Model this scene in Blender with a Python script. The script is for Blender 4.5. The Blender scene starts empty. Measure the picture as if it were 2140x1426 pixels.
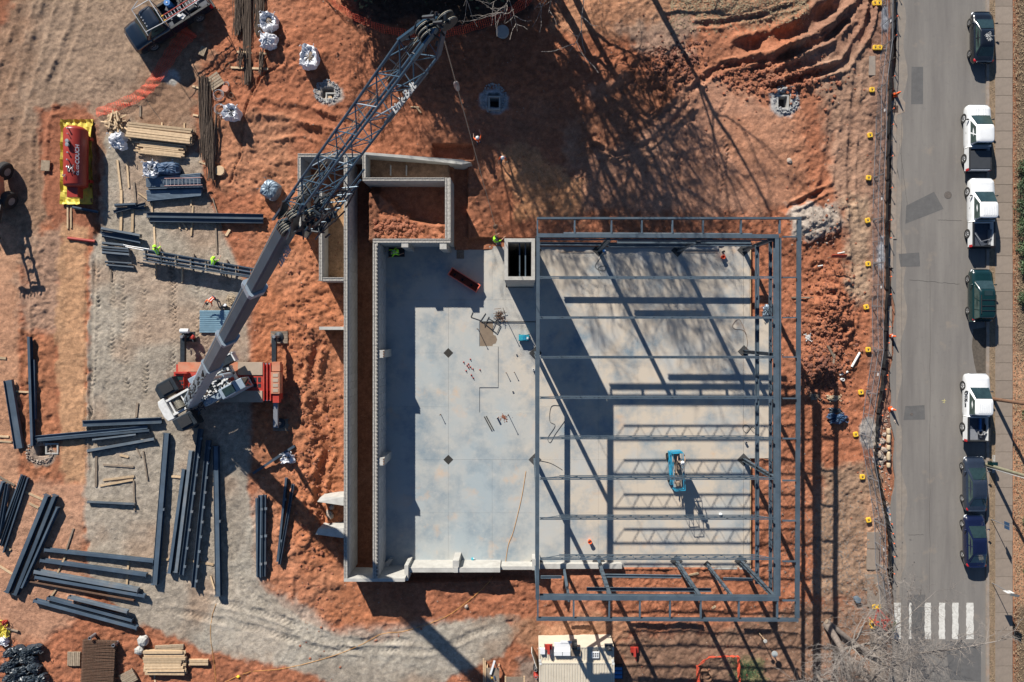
import bpy, math, random
import numpy as np
from mathutils import Vector, Matrix

# ------------------------------------------------------------------ camera, light, exposure
S = 24.0            # photo pixels per metre on the slab
H = 62.0            # camera height
NX, NY = 1095.0, 690.0   # point right below the camera, in photo pixels
SC = bpy.context.scene
cam = bpy.data.objects.new('camera', bpy.data.cameras.new('camera'))
SC.collection.objects.link(cam); SC.camera = cam
cam.location = (0, 0, H)
cam.data.sensor_width = 36.0
cam.data.lens = 36.0 / (2140.0 / S) * H
cam.data.shift_x = (1070.0 - NX) / 2140.0
cam.data.shift_y = (NY - 713.0) / 2140.0
cam.data.clip_start = 1.0
cam.data.clip_end = 3000.0
EL = math.radians(29.8)
SDX, SDY = -0.440, 0.898           # horizontal direction towards the sun
sun = bpy.data.objects.new('sun', bpy.data.lights.new('sun', 'SUN'))
SC.collection.objects.link(sun)
sun.data.energy = 4.8
sun.data.angle = math.radians(0.5)
sun.data.color = (1.0, 0.945, 0.86)
sd = Vector((SDX * math.cos(EL), SDY * math.cos(EL), math.sin(EL))).normalized()
sun.rotation_euler = sd.to_track_quat('Z', 'Y').to_euler()
sun.location = (-30, 60, 60)
world = bpy.data.worlds.new('World'); SC.world = world; world.use_nodes = True
wn = world.node_tree
for n in list(wn.nodes): wn.nodes.remove(n)
sky = wn.nodes.new('ShaderNodeTexSky'); sky.sky_type = 'NISHITA'; sky.sun_disc = False
sky.sun_elevation = EL
sky.sun_rotation = math.atan2(SDX, SDY)
sky.ozone_density = 6.0; sky.air_density = 1.0; sky.dust_density = .3
bg = wn.nodes.new('ShaderNodeBackground'); bg.inputs['Strength'].default_value = 0.05
wo = wn.nodes.new('ShaderNodeOutputWorld')
wn.links.new(sky.outputs[0], bg.inputs[0]); wn.links.new(bg.outputs[0], wo.inputs[0])
SC.view_settings.view_transform = 'Standard'
SC.view_settings.look = 'None'
SC.view_settings.gamma = 1.0
SC.view_settings.use_curve_mapping = False
SC.view_settings.exposure = 0.74

R = random.Random(7)
PI = math.pi

# ------------------------------------------------------------------ helpers
def W(px, py, z=0.0):
    k = (1.0 - z / H) / S
    return Vector(((px - NX) * k, (NY - py) * k, z))

class MB:
    def __init__(s): s.v = []; s.f = []
    def add(s, vs, fs):
        o = len(s.v); s.v += [tuple(v) for v in vs]; s.f += [tuple(i + o for i in f) for f in fs]; return s
    def box(s, c, d, rz=0.0, m=None):
        x, y, z = [k / 2 for k in d]
        pts = [Vector((a * x, b * y, e * z)) for e in (-1, 1) for a, b in ((-1, -1), (1, -1), (1, 1), (-1, 1))]
        M = Matrix.Rotation(rz, 3, 'Z') if m is None else m
        c = Vector(c)
        return s.add([c + M @ p for p in pts], [(0, 3, 2, 1), (4, 5, 6, 7), (0, 1, 5, 4), (1, 2, 6, 5), (2, 3, 7, 6), (3, 0, 4, 7)])
    def bx(s, x0, y0, z0, x1, y1, z1):
        return s.box(((x0 + x1) / 2, (y0 + y1) / 2, (z0 + z1) / 2), (abs(x1 - x0), abs(y1 - y0), abs(z1 - z0)))
    def frame(s, p0, p1, up=None):
        p0 = Vector(p0); p1 = Vector(p1); d = (p1 - p0)
        L = d.length; d = d.normalized() if L > 1e-6 else Vector((1, 0, 0))
        u = Vector(up) if up is not None else Vector((0, 0, 1))
        if abs(d.dot(u)) > 0.98: u = Vector((0, 1, 0))
        r = d.cross(u).normalized(); u = r.cross(d)
        return p0, p1, d, r, u
    def bar(s, p0, p1, w, h, up=None, off=(0, 0)):
        p0, p1, d, r, u = s.frame(p0, p1, up)
        o = r * off[0] + u * off[1]
        vs = []
        for p in (p0, p1):
            for a, b in ((-1, -1), (1, -1), (1, 1), (-1, 1)):
                vs.append(p + o + r * (a * w / 2) + u * (b * h / 2))
        return s.add(vs, [(0, 1, 2, 3), (7, 6, 5, 4), (0, 4, 5, 1), (1, 5, 6, 2), (2, 6, 7, 3), (3, 7, 4, 0)])
    def ibeam(s, p0, p1, w, h, t=0.03, up=None, side=False):
        # I section; side=True lies on its flange edges (web horizontal)
        if side:
            s.bar(p0, p1, t, h, up, (w / 2 - t / 2, 0)); s.bar(p0, p1, t, h, up, (-w / 2 + t / 2, 0))
            s.bar(p0, p1, w - 2 * t, t * .8, up)
        else:
            s.bar(p0, p1, w, t, up, (0, h / 2 - t / 2)); s.bar(p0, p1, w, t, up, (0, -h / 2 + t / 2))
            s.bar(p0, p1, t * .8, h - 2 * t, up)
        return s
    def tube(s, p0, p1, r0, r1=None, n=8, cap=True):
        r1 = r0 if r1 is None else r1
        p0, p1, d, r, u = s.frame(p0, p1)
        vs = []
        for p, q in ((p0, r0), (p1, r1)):
            for i in range(n):
                a = 2 * PI * i / n
                vs.append(p + r * (q * math.cos(a)) + u * (q * math.sin(a)))
        fs = [(i, (i + 1) % n, n + (i + 1) % n, n + i) for i in range(n)]
        if cap: fs += [tuple(range(n - 1, -1, -1)), tuple(range(n, 2 * n))]
        return s.add(vs, fs)
    def path(s, pts, r, n=6):
        pts = [Vector(p) for p in pts]
        rs = r if isinstance(r, (list, tuple)) else [r] * len(pts)
        o = len(s.v); vs = []; fs = []
        u0 = Vector((0.13, 0.21, 0.97)).normalized()
        for k, p in enumerate(pts):
            d = (pts[min(k + 1, len(pts) - 1)] - pts[max(k - 1, 0)])
            d = d.normalized() if d.length > 1e-6 else Vector((1, 0, 0))
            if abs(d.dot(u0)) > .95: u0 = Vector((1, 0.1, 0)).normalized()
            rr = d.cross(u0).normalized(); uu = rr.cross(d)
            for i in range(n):
                a = 2 * PI * i / n
                vs.append(p + rr * (rs[k] * math.cos(a)) + uu * (rs[k] * math.sin(a)))
        for k in range(len(pts) - 1):
            for i in range(n):
                j = (i + 1) % n
                fs.append((k * n + i, k * n + j, (k + 1) * n + j, (k + 1) * n + i))
        fs.append(tuple(range(n - 1, -1, -1))); fs.append(tuple((len(pts) - 1) * n + i for i in range(n)))
        return s.add(vs, fs)
    def prism(s, pts, z0, z1):
        n = len(pts); 
        a = sum(pts[i][0] * pts[(i + 1) % n][1] - pts[(i + 1) % n][0] * pts[i][1] for i in range(n))
        if a < 0: pts = pts[::-1]
        zz = (lambda z, i: z[i] if isinstance(z, (list, tuple)) else z)
        vs = [(p[0], p[1], zz(z0, i)) for i, p in enumerate(pts)] + [(p[0], p[1], zz(z1, i)) for i, p in enumerate(pts)]
        return s.add(vs, [tuple(range(n - 1, -1, -1)), tuple(range(n, 2 * n))] + [(i, (i + 1) % n, n + (i + 1) % n, n + i) for i in range(n)])
    def lathe(s, prof, c=(0, 0, 0), n=20, axis=None):
        vs = []; c = Vector(c); M = axis or Matrix.Identity(3)
        for r, z in prof:
            for i in range(n):
                a = 2 * PI * i / n; vs.append(c + M @ Vector((r * math.cos(a), r * math.sin(a), z)))
        fs = []
        for k in range(len(prof) - 1):
            for i in range(n):
                j = (i + 1) % n; fs.append((k * n + i, k * n + j, (k + 1) * n + j, (k + 1) * n + i))
        fs.append(tuple(range(n - 1, -1, -1))); fs.append(tuple((len(prof) - 1) * n + i for i in range(n)))
        return s.add(vs, fs)
    def ring(s, c, r, t, n=18, m=None, tn=6):
        M = m or Matrix.Identity(3); c = Vector(c); vs = []; fs = []
        for i in range(n):
            a = 2 * PI * i / n
            for j in range(tn):
                b = 2 * PI * j / tn; q = r + t * math.cos(b)
                vs.append(c + M @ Vector((q * math.cos(a), q * math.sin(a), t * math.sin(b))))
        for i in range(n):
            for j in range(tn):
                i2 = (i + 1) % n; j2 = (j + 1) % tn
                fs.append((i * tn + j, i2 * tn + j, i2 * tn + j2, i * tn + j2))
        return s.add(vs, fs)
    def blob(s, c, rad, seed=0, rough=.25, nu=8, nv=6, flat=0.0):
        rr = random.Random(seed); c = Vector(c); vs = []; fs = []
        rad = rad if isinstance(rad, (tuple, list)) else (rad,) * 3
        for i in range(nv + 1):
            th = PI * i / nv
            for j in range(nu):
                ph = 2 * PI * j / nu + rr.random() * .2; k = 1 + rr.uniform(-rough, rough)
                if i in (0, nv): k = 1
                z = math.cos(th)
                if z < -flat and flat > 0: z = -flat
                vs.append(c + Vector((rad[0] * k * math.sin(th) * math.cos(ph), rad[1] * k * math.sin(th) * math.sin(ph), rad[2] * k * z)))
        for i in range(nv):
            for j in range(nu):
                j2 = (j + 1) % nu; fs.append((i * nu + j, (i + 1) * nu + j, (i + 1) * nu + j2, i * nu + j2))
        return s.add(vs, fs)
    def build(s, name, mat, parent=None, world=False, smooth=False, bevel=0.0):
        vs = s.v
        if world and parent is not None:
            M = pm(parent).inverted(); vs = [tuple(M @ Vector(v)) for v in vs]
        me = bpy.data.meshes.new(name); me.from_pydata(vs, [], s.f); me.update()
        if mat is not None: me.materials.append(mat)
        if smooth: me.polygons.foreach_set('use_smooth', [True] * len(me.polygons))
        o = bpy.data.objects.new(name, me); SC.collection.objects.link(o)
        if parent is not None: o.parent = parent
        if bevel > 0:
            b = o.modifiers.new('bevel', 'BEVEL'); b.width = bevel; b.segments = 2; b.limit_method = 'ANGLE'
        return o

def pm(o):
    M = Matrix.LocRotScale(o.location, o.rotation_euler, o.scale)
    return (pm(o.parent) @ M) if o.parent else M
def tag(o, label=None, cat=None, group=None, kind=None):
    if label: o['label'] = label
    if cat: o['category'] = cat
    if group: o['group'] = group
    if kind: o['kind'] = kind
    return o
def thing(name, label, cat, loc=(0, 0, 0), rz=0.0, group=None):
    o = bpy.data.objects.new(name, None); SC.collection.objects.link(o)
    o.location = loc; o.rotation_euler = (0, 0, rz); o.empty_display_size = .2
    return tag(o, label, cat, group)
def kids(o): return [c for c in bpy.data.objects if c.parent == o]
def copy_tree(o, parent=None):
    c = o.copy(); SC.collection.objects.link(c)
    if parent is not None: c.parent = parent
    for k in kids(o): copy_tree(k, c)
    return c
def struct(o): o['kind'] = 'structure'; return o

# ------------------------------------------------------------------ materials
def mat(name, col, rough=.8, metal=0.0, var=.12, scale=3.0, bump=0.0, bscale=20.0, dust=None, dustamt=.0, spec=.5, coat=0.0, alpha=None, trans=0.0, rnd=0.0, dscale=None):
    m = bpy.data.materials.new(name); m.use_nodes = True
    nt = m.node_tree; N = nt.nodes; L = nt.links
    b = N['Principled BSDF']
    b.inputs['Roughness'].default_value = rough; b.inputs['Metallic'].default_value = metal
    b.inputs['Specular IOR Level'].default_value = spec
    if coat: b.inputs['Coat Weight'].default_value = coat
    if trans: b.inputs['Transmission Weight'].default_value = trans
    tc = N.new('ShaderNodeTexCoord')
    nz = N.new('ShaderNodeTexNoise'); nz.inputs['Scale'].default_value = scale; nz.inputs['Detail'].default_value = 8; nz.inputs['Roughness'].default_value = .65
    L.new(tc.outputs['Object'], nz.inputs['Vector'])
    mx = N.new('ShaderNodeMix'); mx.data_type = 'RGBA'
    lo = [max(0, c * (1 - var)) for c in col] + [1]; hi = [min(1, c * (1 + var)) for c in col] + [1]
    mx.inputs[6].default_value = lo; mx.inputs[7].default_value = hi
    mr = N.new('ShaderNodeMapRange'); mr.inputs[1].default_value = .3; mr.inputs[2].default_value = .7
    L.new(nz.outputs[0], mr.inputs[0]); L.new(mr.outputs[0], mx.inputs[0])
    out = mx.outputs[2]
    if rnd:
        oi = N.new('ShaderNodeObjectInfo'); hs = N.new('ShaderNodeHueSaturation')
        mr3 = N.new('ShaderNodeMapRange'); mr3.inputs[3].default_value = 1 - rnd; mr3.inputs[4].default_value = 1 + rnd
        L.new(oi.outputs['Random'], mr3.inputs[0]); L.new(mr3.outputs[0], hs.inputs['Value']); L.new(out, hs.inputs['Color']); out = hs.outputs[0]
    if dust:
        n2 = N.new('ShaderNodeTexNoise'); n2.inputs['Scale'].default_value = dscale or scale * .6; n2.inputs['Detail'].default_value = 10; n2.inputs['Roughness'].default_value = .7
        L.new(tc.outputs['Object'], n2.inputs['Vector'])
        m2 = N.new('ShaderNodeMapRange'); m2.inputs[1].default_value = .62 - dustamt * .4; m2.inputs[2].default_value = .75; m2.inputs[4].default_value = min(1, dustamt * 1.6)
        L.new(n2.outputs[0], m2.inputs[0])
        x2 = N.new('ShaderNodeMix'); x2.data_type = 'RGBA'; x2.inputs[7].default_value = list(dust) + [1]
        L.new(m2.outputs[0], x2.inputs[0]); L.new(out, x2.inputs[6]); out = x2.outputs[2]
    L.new(out, b.inputs['Base Color'])
    if bump:
        n3 = N.new('ShaderNodeTexNoise'); n3.inputs['Scale'].default_value = bscale; n3.inputs['Detail'].default_value = 5
        L.new(tc.outputs['Object'], n3.inputs['Vector'])
        bp = N.new('ShaderNodeBump'); bp.inputs['Strength'].default_value = bump; bp.inputs['Distance'].default_value = .03
        L.new(n3.outputs[0], bp.inputs['Height']); L.new(bp.outputs[0], b.inputs['Normal'])
    return m

RED = (.33, .12, .06); DUST = (.36, .25, .17)
M = {}
M['steel'] = mat('painted steel', (.062, .088, .113), .5, .0, .22, 1.3, .1, 30, (.16, .155, .15), .2, rnd=.12)
M['steel_dark'] = mat('dark painted steel', (.055, .080, .110), .5, .0, .25, .9, .1, 30, (.17, .18, .18), .22, rnd=.25)
M['steel_grey'] = mat('dusty steel', (.10, .125, .15), .6, .0, .25, 1.2, .1, 30, (.3, .25, .2), .3, rnd=.2)
M['rust'] = mat('rusty steel', (.12, .065, .04), .85, .0, .35, 6, .2, 40, (.2, .15, .11), .3)
M['rebar'] = mat('rebar', (.105, .075, .055), .85, .1, .35, 8, .2, 40)
M['galv'] = mat('galvanised tube', (.28, .29, .31), .45, .5, .15, 6)
M['wood'] = mat('fresh lumber', (.50, .36, .22), .85, 0, .2, 4, .15, 30, (.3, .22, .15), .25, rnd=.25)
M['wood_grey'] = mat('weathered lumber', (.20, .155, .115), .9, 0, .3, 6, .2, 30, rnd=.2)
M['conc'] = mat('cast concrete', (.40, .39, .36), .9, 0, .16, 1.5, .25, 18, (.26, .23, .2), .3)
M['conc_top'] = mat('rough concrete wall top', (.33, .31, .28), .95, 0, .45, 9, .6, 25)
M['conc_panel'] = mat('wall panel concrete', (.36, .36, .36), .9, 0, .14, 2, .2, 20, rnd=.08)
M['cement_dark'] = mat('dark mortar core', (.05, .05, .05), .95, 0, .3, 10)
M['white'] = mat('white paint', (.72, .73, .73), .35, 0, .05, 2, 0, 20, (.45, .4, .34), .12, coat=.6)
M['white_dirty'] = mat('dirty white paint', (.6, .6, .58), .6, 0, .15, 3, .1, 20, (.3, .26, .22), .25)
M['black_paint'] = mat('black car paint', (.008, .01, .014), .18, 0, .1, 2, 0, 20, coat=1.0)
M['truck_black'] = mat('dark blue black truck paint', (.008, .014, .024), .22, 0, .1, 2, 0, 20, (.06, .05, .04), .12, coat=1.0)
M['navy_paint'] = mat('navy car paint', (.005, .008, .032), .2, 0, .1, 2, coat=1.0)
M['slate_paint'] = mat('slate blue grey car paint', (.02, .028, .045), .25, 0, .1, 2, coat=1.0)
M['green_paint'] = mat('dark green car paint', (.004, .022, .022), .22, 0, .1, 2, coat=1.0)
M['glass'] = mat('tinted car glass', (.018, .035, .036), .06, 0, .3, 2, spec=.9)
M['glass_light'] = mat('car glass with painted reflection', (.04, .065, .06), .08, 0, .5, 1.5, spec=.9)  # paler copy of the car glass for west windows, reflection put into the colour
M['rubber'] = mat('tyre rubber', (.022, .021, .02), .85, 0, .2, 6, .2, 40, (.12, .09, .07), .2)
M['rim'] = mat('alloy rim', (.38, .38, .38), .35, .6, .1, 6)
M['blackp'] = mat('black plastic', (.018, .019, .021), .6, 0, .2, 5, 0, 20, (.1, .09, .08), .15)
M['bedliner'] = mat('bed liner', (.045, .055, .075), .6, 0, .2, 5)
M['red_lens'] = mat('red lens', (.4, .015, .02), .2, 0, .1, 5)
M['amber'] = mat('amber lens', (.7, .22, .03), .25, 0, .1, 5)
M['lens'] = mat('headlight lens', (.5, .52, .55), .1, 0, .1, 5)
M['crane_red'] = mat('crane red paint', (.42, .045, .03), .45, 0, .15, 1.5, .05, 20, (.36, .2, .13), .25)
M['crane_orange'] = mat('sun bleached orange paint', (.50, .17, .09), .5, 0, .15, 1.5, 0, 20, (.4, .29, .2), .55)
M['crane_tan'] = mat('dusty deck plate', (.37, .29, .22), .7, 0, .15, 1.0, .1, 20, (.3, .2, .14), .3)
M['crane_grey'] = mat('crane boom paint', (.055, .085, .115), .6, .0, .2, .5, 0, 20, (.12, .13, .14), .12, spec=.25)
M['crane_blue'] = mat('lattice blue grey paint', (.042, .088, .135), .4, .2, .2, 1.0, 0, 20)
M['crane_lblue'] = mat('pale blue grey housing', (.27, .33, .39), .45, .1, .15, 2.0, 0, 20, (.1, .1, .1), .2)
M['crane_dark'] = mat('dark machinery', (.02, .028, .036), .5, .2, .4, 4)
M['rope'] = mat('wire rope', (.35, .32, .25), .6, .2, .2, 20)
M['yellow'] = mat('yellow plastic', (.78, .45, .03), .5, 0, .12, 5, 0, 20, (.4, .3, .15), .15)
M['yellow_tarp'] = mat('yellow containment liner', (.62, .50, .06), .55, 0, .12, 2, .3, 3, (.4, .3, .14), .3)
M['orange'] = mat('orange safety plastic', (.85, .13, .03), .6, 0, .1, 8)
M['orange_net'] = mat('orange safety netting', (.78, .10, .045), .7, 0, .2, 8)
M['tank_red'] = mat('maroon tank paint', (.30, .03, .02), .38, .0, .15, 1.2, 0, 20, (.4, .15, .1), .12)
M['cloth_white'] = mat('white woven bag', (.66, .67, .70), .8, 0, .15, 3, .4, 9, (.35, .3, .26), .2)
M['tarp_blue'] = mat('blue tarp', (.03, .07, .14), .6, 0, .3, 2, .4, 6)
M['deck_steel'] = mat('galvanised roof deck', (.15, .20, .25), .45, .3, .2, 2, 0, 20, (.2, .22, .24), .15)
M['deck_pale'] = mat('pale blue deck sheet', (.23, .36, .43), .45, .25, .12, 2)
M['lime'] = mat('lime safety vest', (.42, .95, .03), .8, 0, .1, 12)
M['skin'] = mat('skin', (.42, .24, .16), .6, 0, .08, 12)
M['jeans'] = mat('work jeans', (.035, .05, .09), .9, 0, .25, 12)
M['hat'] = mat('white hard hat', (.75, .76, .76), .35, 0, .04, 6)
M['lift_blue'] = mat('lift blue paint', (.02, .26, .42), .4, 0, .15, 4, 0, 20, (.2, .2, .2), .12)
M['beige_paint'] = mat('container beige paint', (.56, .50, .40), .55, 0, .08, 1.2, 0, 20, (.33, .24, .16), .22)
M['bag_dark'] = mat('dark trash bag', (.03, .042, .055), .4, 0, .4, 3, .3, 8)
M['bark'] = mat('grey bark', (.17, .14, .12), .95, 0, .3, 5, .6, 20)
M['twig'] = mat('pale twigs', (.21, .185, .165), .95, 0, .25, 5)
M['leaf'] = mat('evergreen leaves', (.04, .062, .03), .7, 0, .4, 4, rnd=.2)
M['leaf2'] = mat('shrub leaves', (.06, .10, .04), .6, 0, .4, 4, rnd=.2)
M['stone'] = mat('pale stone', (.34, .28, .23), .95, 0, .25, 4, .5, 15, (.33, .14, .08), .35)
M['clod'] = mat('red soil clods', (.27, .10, .055), .98, 0, .3, 1.2, .5, 25, (.34, .2, .13), .3)
M['clod_dark'] = mat('dark soil clods', (.17, .07, .045), .98, 0, .35, 1.2, .5, 25)
M['gravel'] = mat('grey gravel', (.33, .33, .33), .95, 0, .4, 6, .6, 30)
M['pvc'] = mat('white pvc pipe', (.7, .69, .65), .45, 0, .06, 6)
M['paint_line'] = mat('worn road paint', (.60, .585, .54), .85, 0, .14, 3, .2, 30, (.27, .25, .225), .38, dscale=5)
M['tape'] = mat('black geotextile', (.014, .014, .016), .9, 0, .3, 6)
M['burlap'] = mat('sand coloured wattle', (.46, .36, .24), .95, 0, .15, 6, .4, 20)
M['pole'] = mat('brown utility pole', (.16, .085, .05), .9, 0, .25, 3, .3, 20)
M['pole_green'] = mat('weathered grey green pole', (.19, .18, .12), .9, 0, .25, 3, .3, 20)
M['manhole'] = mat('iron manhole cover', (.09, .08, .075), .7, .2, .3, 12, .3, 40)
M['straw'] = mat('leaf litter', (.29, .21, .13), .95, 0, .35, 8)
M['grate'] = mat('pallet wood', (.30, .235, .165), .9, 0, .25, 6, .1, 30, rnd=.15)
M['blue_obj'] = mat('blue plastic', (.03, .16, .42), .45, 0, .1, 6)
M['teal_obj'] = mat('teal machine paint', (.03, .30, .38), .4, 0, .15, 6)
M['sign_dark'] = mat('dark sign back', (.06, .075, .09), .5, .2, .2, 5)
M['sign_red'] = mat('red sign panel', (.42, .05, .02), .55, 0, .12, 5)
# ------------------------------------------------------------------ terrain
def vnoise(x, y, seed=0):
    xi = np.floor(x).astype(np.int64); yi = np.floor(y).astype(np.int64)
    xf = x - xi; yf = y - yi
    u = xf * xf * xf * (xf * (xf * 6 - 15) + 10); v = yf * yf * yf * (yf * (yf * 6 - 15) + 10)
    def h(a, b):
        n = (a * 374761393 + b * 668265263 + seed * 1442695041) & 0x7fffffff
        n = ((n ^ (n >> 13)) * 1274126177) & 0x7fffffff
        return ((n ^ (n >> 16)) & 0xffff) / 65535.0
    return (h(xi, yi) * (1 - u) + h(xi + 1, yi) * u) * (1 - v) + (h(xi, yi + 1) * (1 - u) + h(xi + 1, yi + 1) * u) * v
def fbm(x, y, f, o=4, seed=0, g=.5):
    r = 0; a = 1; t = 0
    for k in range(o):
        r = r + a * (vnoise(x * f + 17.3 * k, y * f - 9.1 * k, seed + k) - .5); t += a; a *= g; f *= 2.03
    return r / t * 2
DX = .1
xs = np.concatenate([-47 - np.geomspace(400, .8, 16), np.arange(-47, 44.01, DX) if False else np.arange(-47, 33.01, DX), np.arange(33.6, 60, .8), 60 + np.geomspace(1.2, 400, 14)])
ys = np.concatenate([-31.5 - np.geomspace(400, .8, 16), np.arange(-31.5, 29.61, DX), 29.6 + np.geomspace(.8, 400, 16)])
X, Y = np.meshgrid(xs, ys)
PX = X * S + NX; PY = NY - Y * S          # photo pixel at ground level
CP = [(100,100,1.2),(-500,700,1.2),(300,700,1.2),(100,1200,1.2),(500,900,1.2),(560,700,1.2),(640,800,1.0),(700,1000,.75),(700,850,.7),(700,600,.75),(640,500,.9),(600,1350,1.1),
      (900,1350,.9),(850,1260,.9),(1000,1240,.6),(1200,1240,.1),(1400,1300,.1),(1620,1200,-.05),(1620,800,-.05),(1620,540,-.05),(1750,900,.1),(1800,600,.1),(1700,450,.3),
      (1500,300,.6),(1300,430,.35),(1150,470,.2),(1100,300,.6),(900,200,1.1),(600,200,1.25),(1400,80,.9),(1700,100,.5),(1850,0,0),(1850,350,0),(1850,700,0),
      (1850,1050,0),(1850,1400,0),(1600,1400,0),(2100,0,0),(2100,700,0),(2100,1400,0),(3000,700,0),(1000,-500,1.0),(1000,1900,.6)]
num = 0; den = 0
for (a, b, z) in CP:
    w = 1.0 / (((PX - a) ** 2 + (PY - b) ** 2) + 900) ** 1.6
    num = num + w * z; den = den + w
Z0 = num / den
def segdist(poly, closed=False):
    best = np.full(X.shape, 1e9); sbest = np.zeros(X.shape); tbest = np.zeros(X.shape); acc = 0
    n = len(poly)
    for i in range(n if closed else n - 1):
        ax, ay = poly[i]; bx, by = poly[(i + 1) % n]
        L = math.hypot(bx - ax, by - ay); ux, uy = (bx - ax) / L, (by - ay) / L
        s_ = np.clip((PX - ax) * ux + (PY - ay) * uy, 0, L)
        dx = PX - ax - s_ * ux; dy = PY - ay - s_ * uy
        d = np.hypot(dx, dy); m = d < best
        best = np.where(m, d, best); sbest = np.where(m, acc + s_, sbest); tbest = np.where(m, dx * uy - dy * ux, tbest); acc += L
    return best / S, sbest / S, tbest / S
def inside(poly):
    c = np.zeros(X.shape, bool); n = len(poly)
    for i in range(n):
        x1, y1 = poly[i]; x2, y2 = poly[(i + 1) % n]
        if y1 == y2: continue
        m = ((y1 > PY) != (y2 > PY)) & (PX < (x2 - x1) * (PY - y1) / (y2 - y1) + x1)
        c ^= m
    return c
N1 = fbm(X, Y, .5, 4, 3); N2 = fbm(X, Y, 1.7, 4, 11); N3 = fbm(X, Y, 5.0, 2, 23)
def smask(poly, soft=.6, jag=.5):
    d, _, _ = segdist(poly, True)
    sd = np.where(inside(poly), d, -d) + jag * (N2 * .8 + N1 * .9)
    return np.clip(sd / soft + .5, 0, 1)
def boxpoly(a, b, c, d): return [(a, b), (c, b), (c, d), (a, d)]

gravel_poly = [(232,300),(262,262),(300,262),(330,330),(425,330),(440,400),(470,480),(528,600),(530,760),(537,900),(528,1010),(535,1100),(545,1200),(600,1260),(680,1305),(790,1335),(900,1302),(1050,1280),(1078,1310),(1060,1360),(960,1398),(880,1440),(740,1440),(640,1390),(560,1365),(450,1352),(380,1322),(300,1290),(250,1250),(200,1190),(192,1080),(195,1000),(200,800),(200,560),(215,500),(236,470)]
G_mask = smask(gravel_poly, .35, .35)
rough_amp = np.full(X.shape, .11)
rough_amp = rough_amp * (1 - .62 * G_mask)
for poly, k in [([(130,440),(200,460),(200,1010),(130,1010)], .45), ([(-60,480),(60,480),(60,1020),(-60,1020)], .4), ([(-60,1000),(200,1000),(190,1200),(110,1320),(-60,1310)], .35),
                ([(-60,-60),(420,-60),(430,340),(-60,500)], .55), ([(1240,200),(1500,180),(1640,260),(1640,440),(1220,450)], .5)]:
    rough_amp = rough_amp * (1 - (1 - k) * smask(poly, 1.0, .5))
Zf = rough_amp * (1.5 * N1 + .95 * N2 + .55 * N3 + .25 * fbm(X, Y, 3.1, 3, 61))
# sharper clumpy soil along the excavation edge and by the road
def clump(poly, amp):
    global Zf
    m = smask(poly, 1.2, .8)
    Zf = Zf + m * amp * (np.abs(fbm(X, Y, 1.1, 5, 41)) * 1.6 - .3)
clump([(590,330),(720,330),(715,1200),(640,1150),(600,900)], .09)
clump([(1670,520),(1790,560),(1790,800),(1700,840),(1680,700)], .42)
clump([(1200,220),(1430,120),(1450,300),(1210,330)], .2)
clump([(430,330),(600,330),(620,560),(480,420)], .12)
clump([(1640,440),(1770,430),(1740,520),(1660,500)], .25)
clump([(540,980),(720,1000),(720,1250),(620,1240)], .18)
clump([(1580,150),(1720,140),(1700,190),(1590,200)], .25)
def rut(poly, w, dep, berm=0.0, tread=0.0, per=.38, wob=.15):
    global Zf
    d, s_, t = segdist(poly)
    t2 = t + wob * 1.6 * N1 + .10 * N2; q = np.abs(t2)
    SL = s_.max(); taper = np.clip(np.minimum(s_, SL - s_) / 1.5, 0, 1) * np.clip(.25 + 1.25 * vnoise(X * .8, Y * .8, 9), 0, 1.3)
    q = np.where((s_ <= 1e-6) | (s_ >= SL - 1e-6), 9, q)
    q = np.maximum(q, d * .98)
    prof = -dep * np.clip(1 - (q / w) ** 2, 0, 1) ** .8
    if berm: prof = prof + berm * np.exp(-((q - w * 1.35) / (w * .4)) ** 2) * (1 + .8 * N2)
    if tread:
        ch = np.sin((s_ + np.abs(t2 * 1.1)) * 2 * PI / per)
        prof = prof + tread * np.clip(1 - (q / w) ** 4, 0, 1) * np.clip(ch * 2.5, -1, 1) * (.4 + .6 * vnoise(X * .7, Y * .7, 5))
    Zf = Zf + prof * taper * (1 + .25 * N3)
# deep ruts top right
rut([(1520,112),(1600,95),(1680,60),(1760,0),(1790,-60)], .75, .55, .35)
rut([(1560,150),(1650,118),(1740,70),(1800,-10)], .5, .35, .22, .03)
rut([(1480,150),(1560,132),(1640,120),(1720,90),(1800,20)], .35, .2, .2, .04)
rut([(1590,190),(1680,165),(1760,140),(1810,60),(1830,-40)], .4, .32, .3, .03)
rut([(1430,60),(1500,58),(1580,40),(1680,10)], .3, .22, .18)
rut([(1270,310),(1360,262),(1430,205),(1480,160),(1600,120)], .35, .12, .1, .05)
rut([(1220,300),(1290,330),(1360,300),(1440,220)], .3, .12, .15)
rut([(1400,440),(1420,350),(1400,260),(1460,180)], .35, .05, .03, .05)
rut([(1340,450),(1350,350),(1330,300)], .3, .04, .03, .05)
rut([(1500,430),(1520,330),(1500,250),(1530,190)], .3, .04, .03, .045)
rut([(1240,440),(1290,380),(1370,330),(1450,330),(1560,300)], .35, .05, .03, .045)
# right lane ruts by the fence
rut([(1740,200),(1735,300),(1720,380),(1690,440)], .45, .16, .1, .02)
rut([(1790,120),(1780,260),(1775,400),(1790,600)], .35, .12, .08, .03)
rut([(1640,440),(1700,410),(1745,390)], .3, .2, .2)
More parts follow.
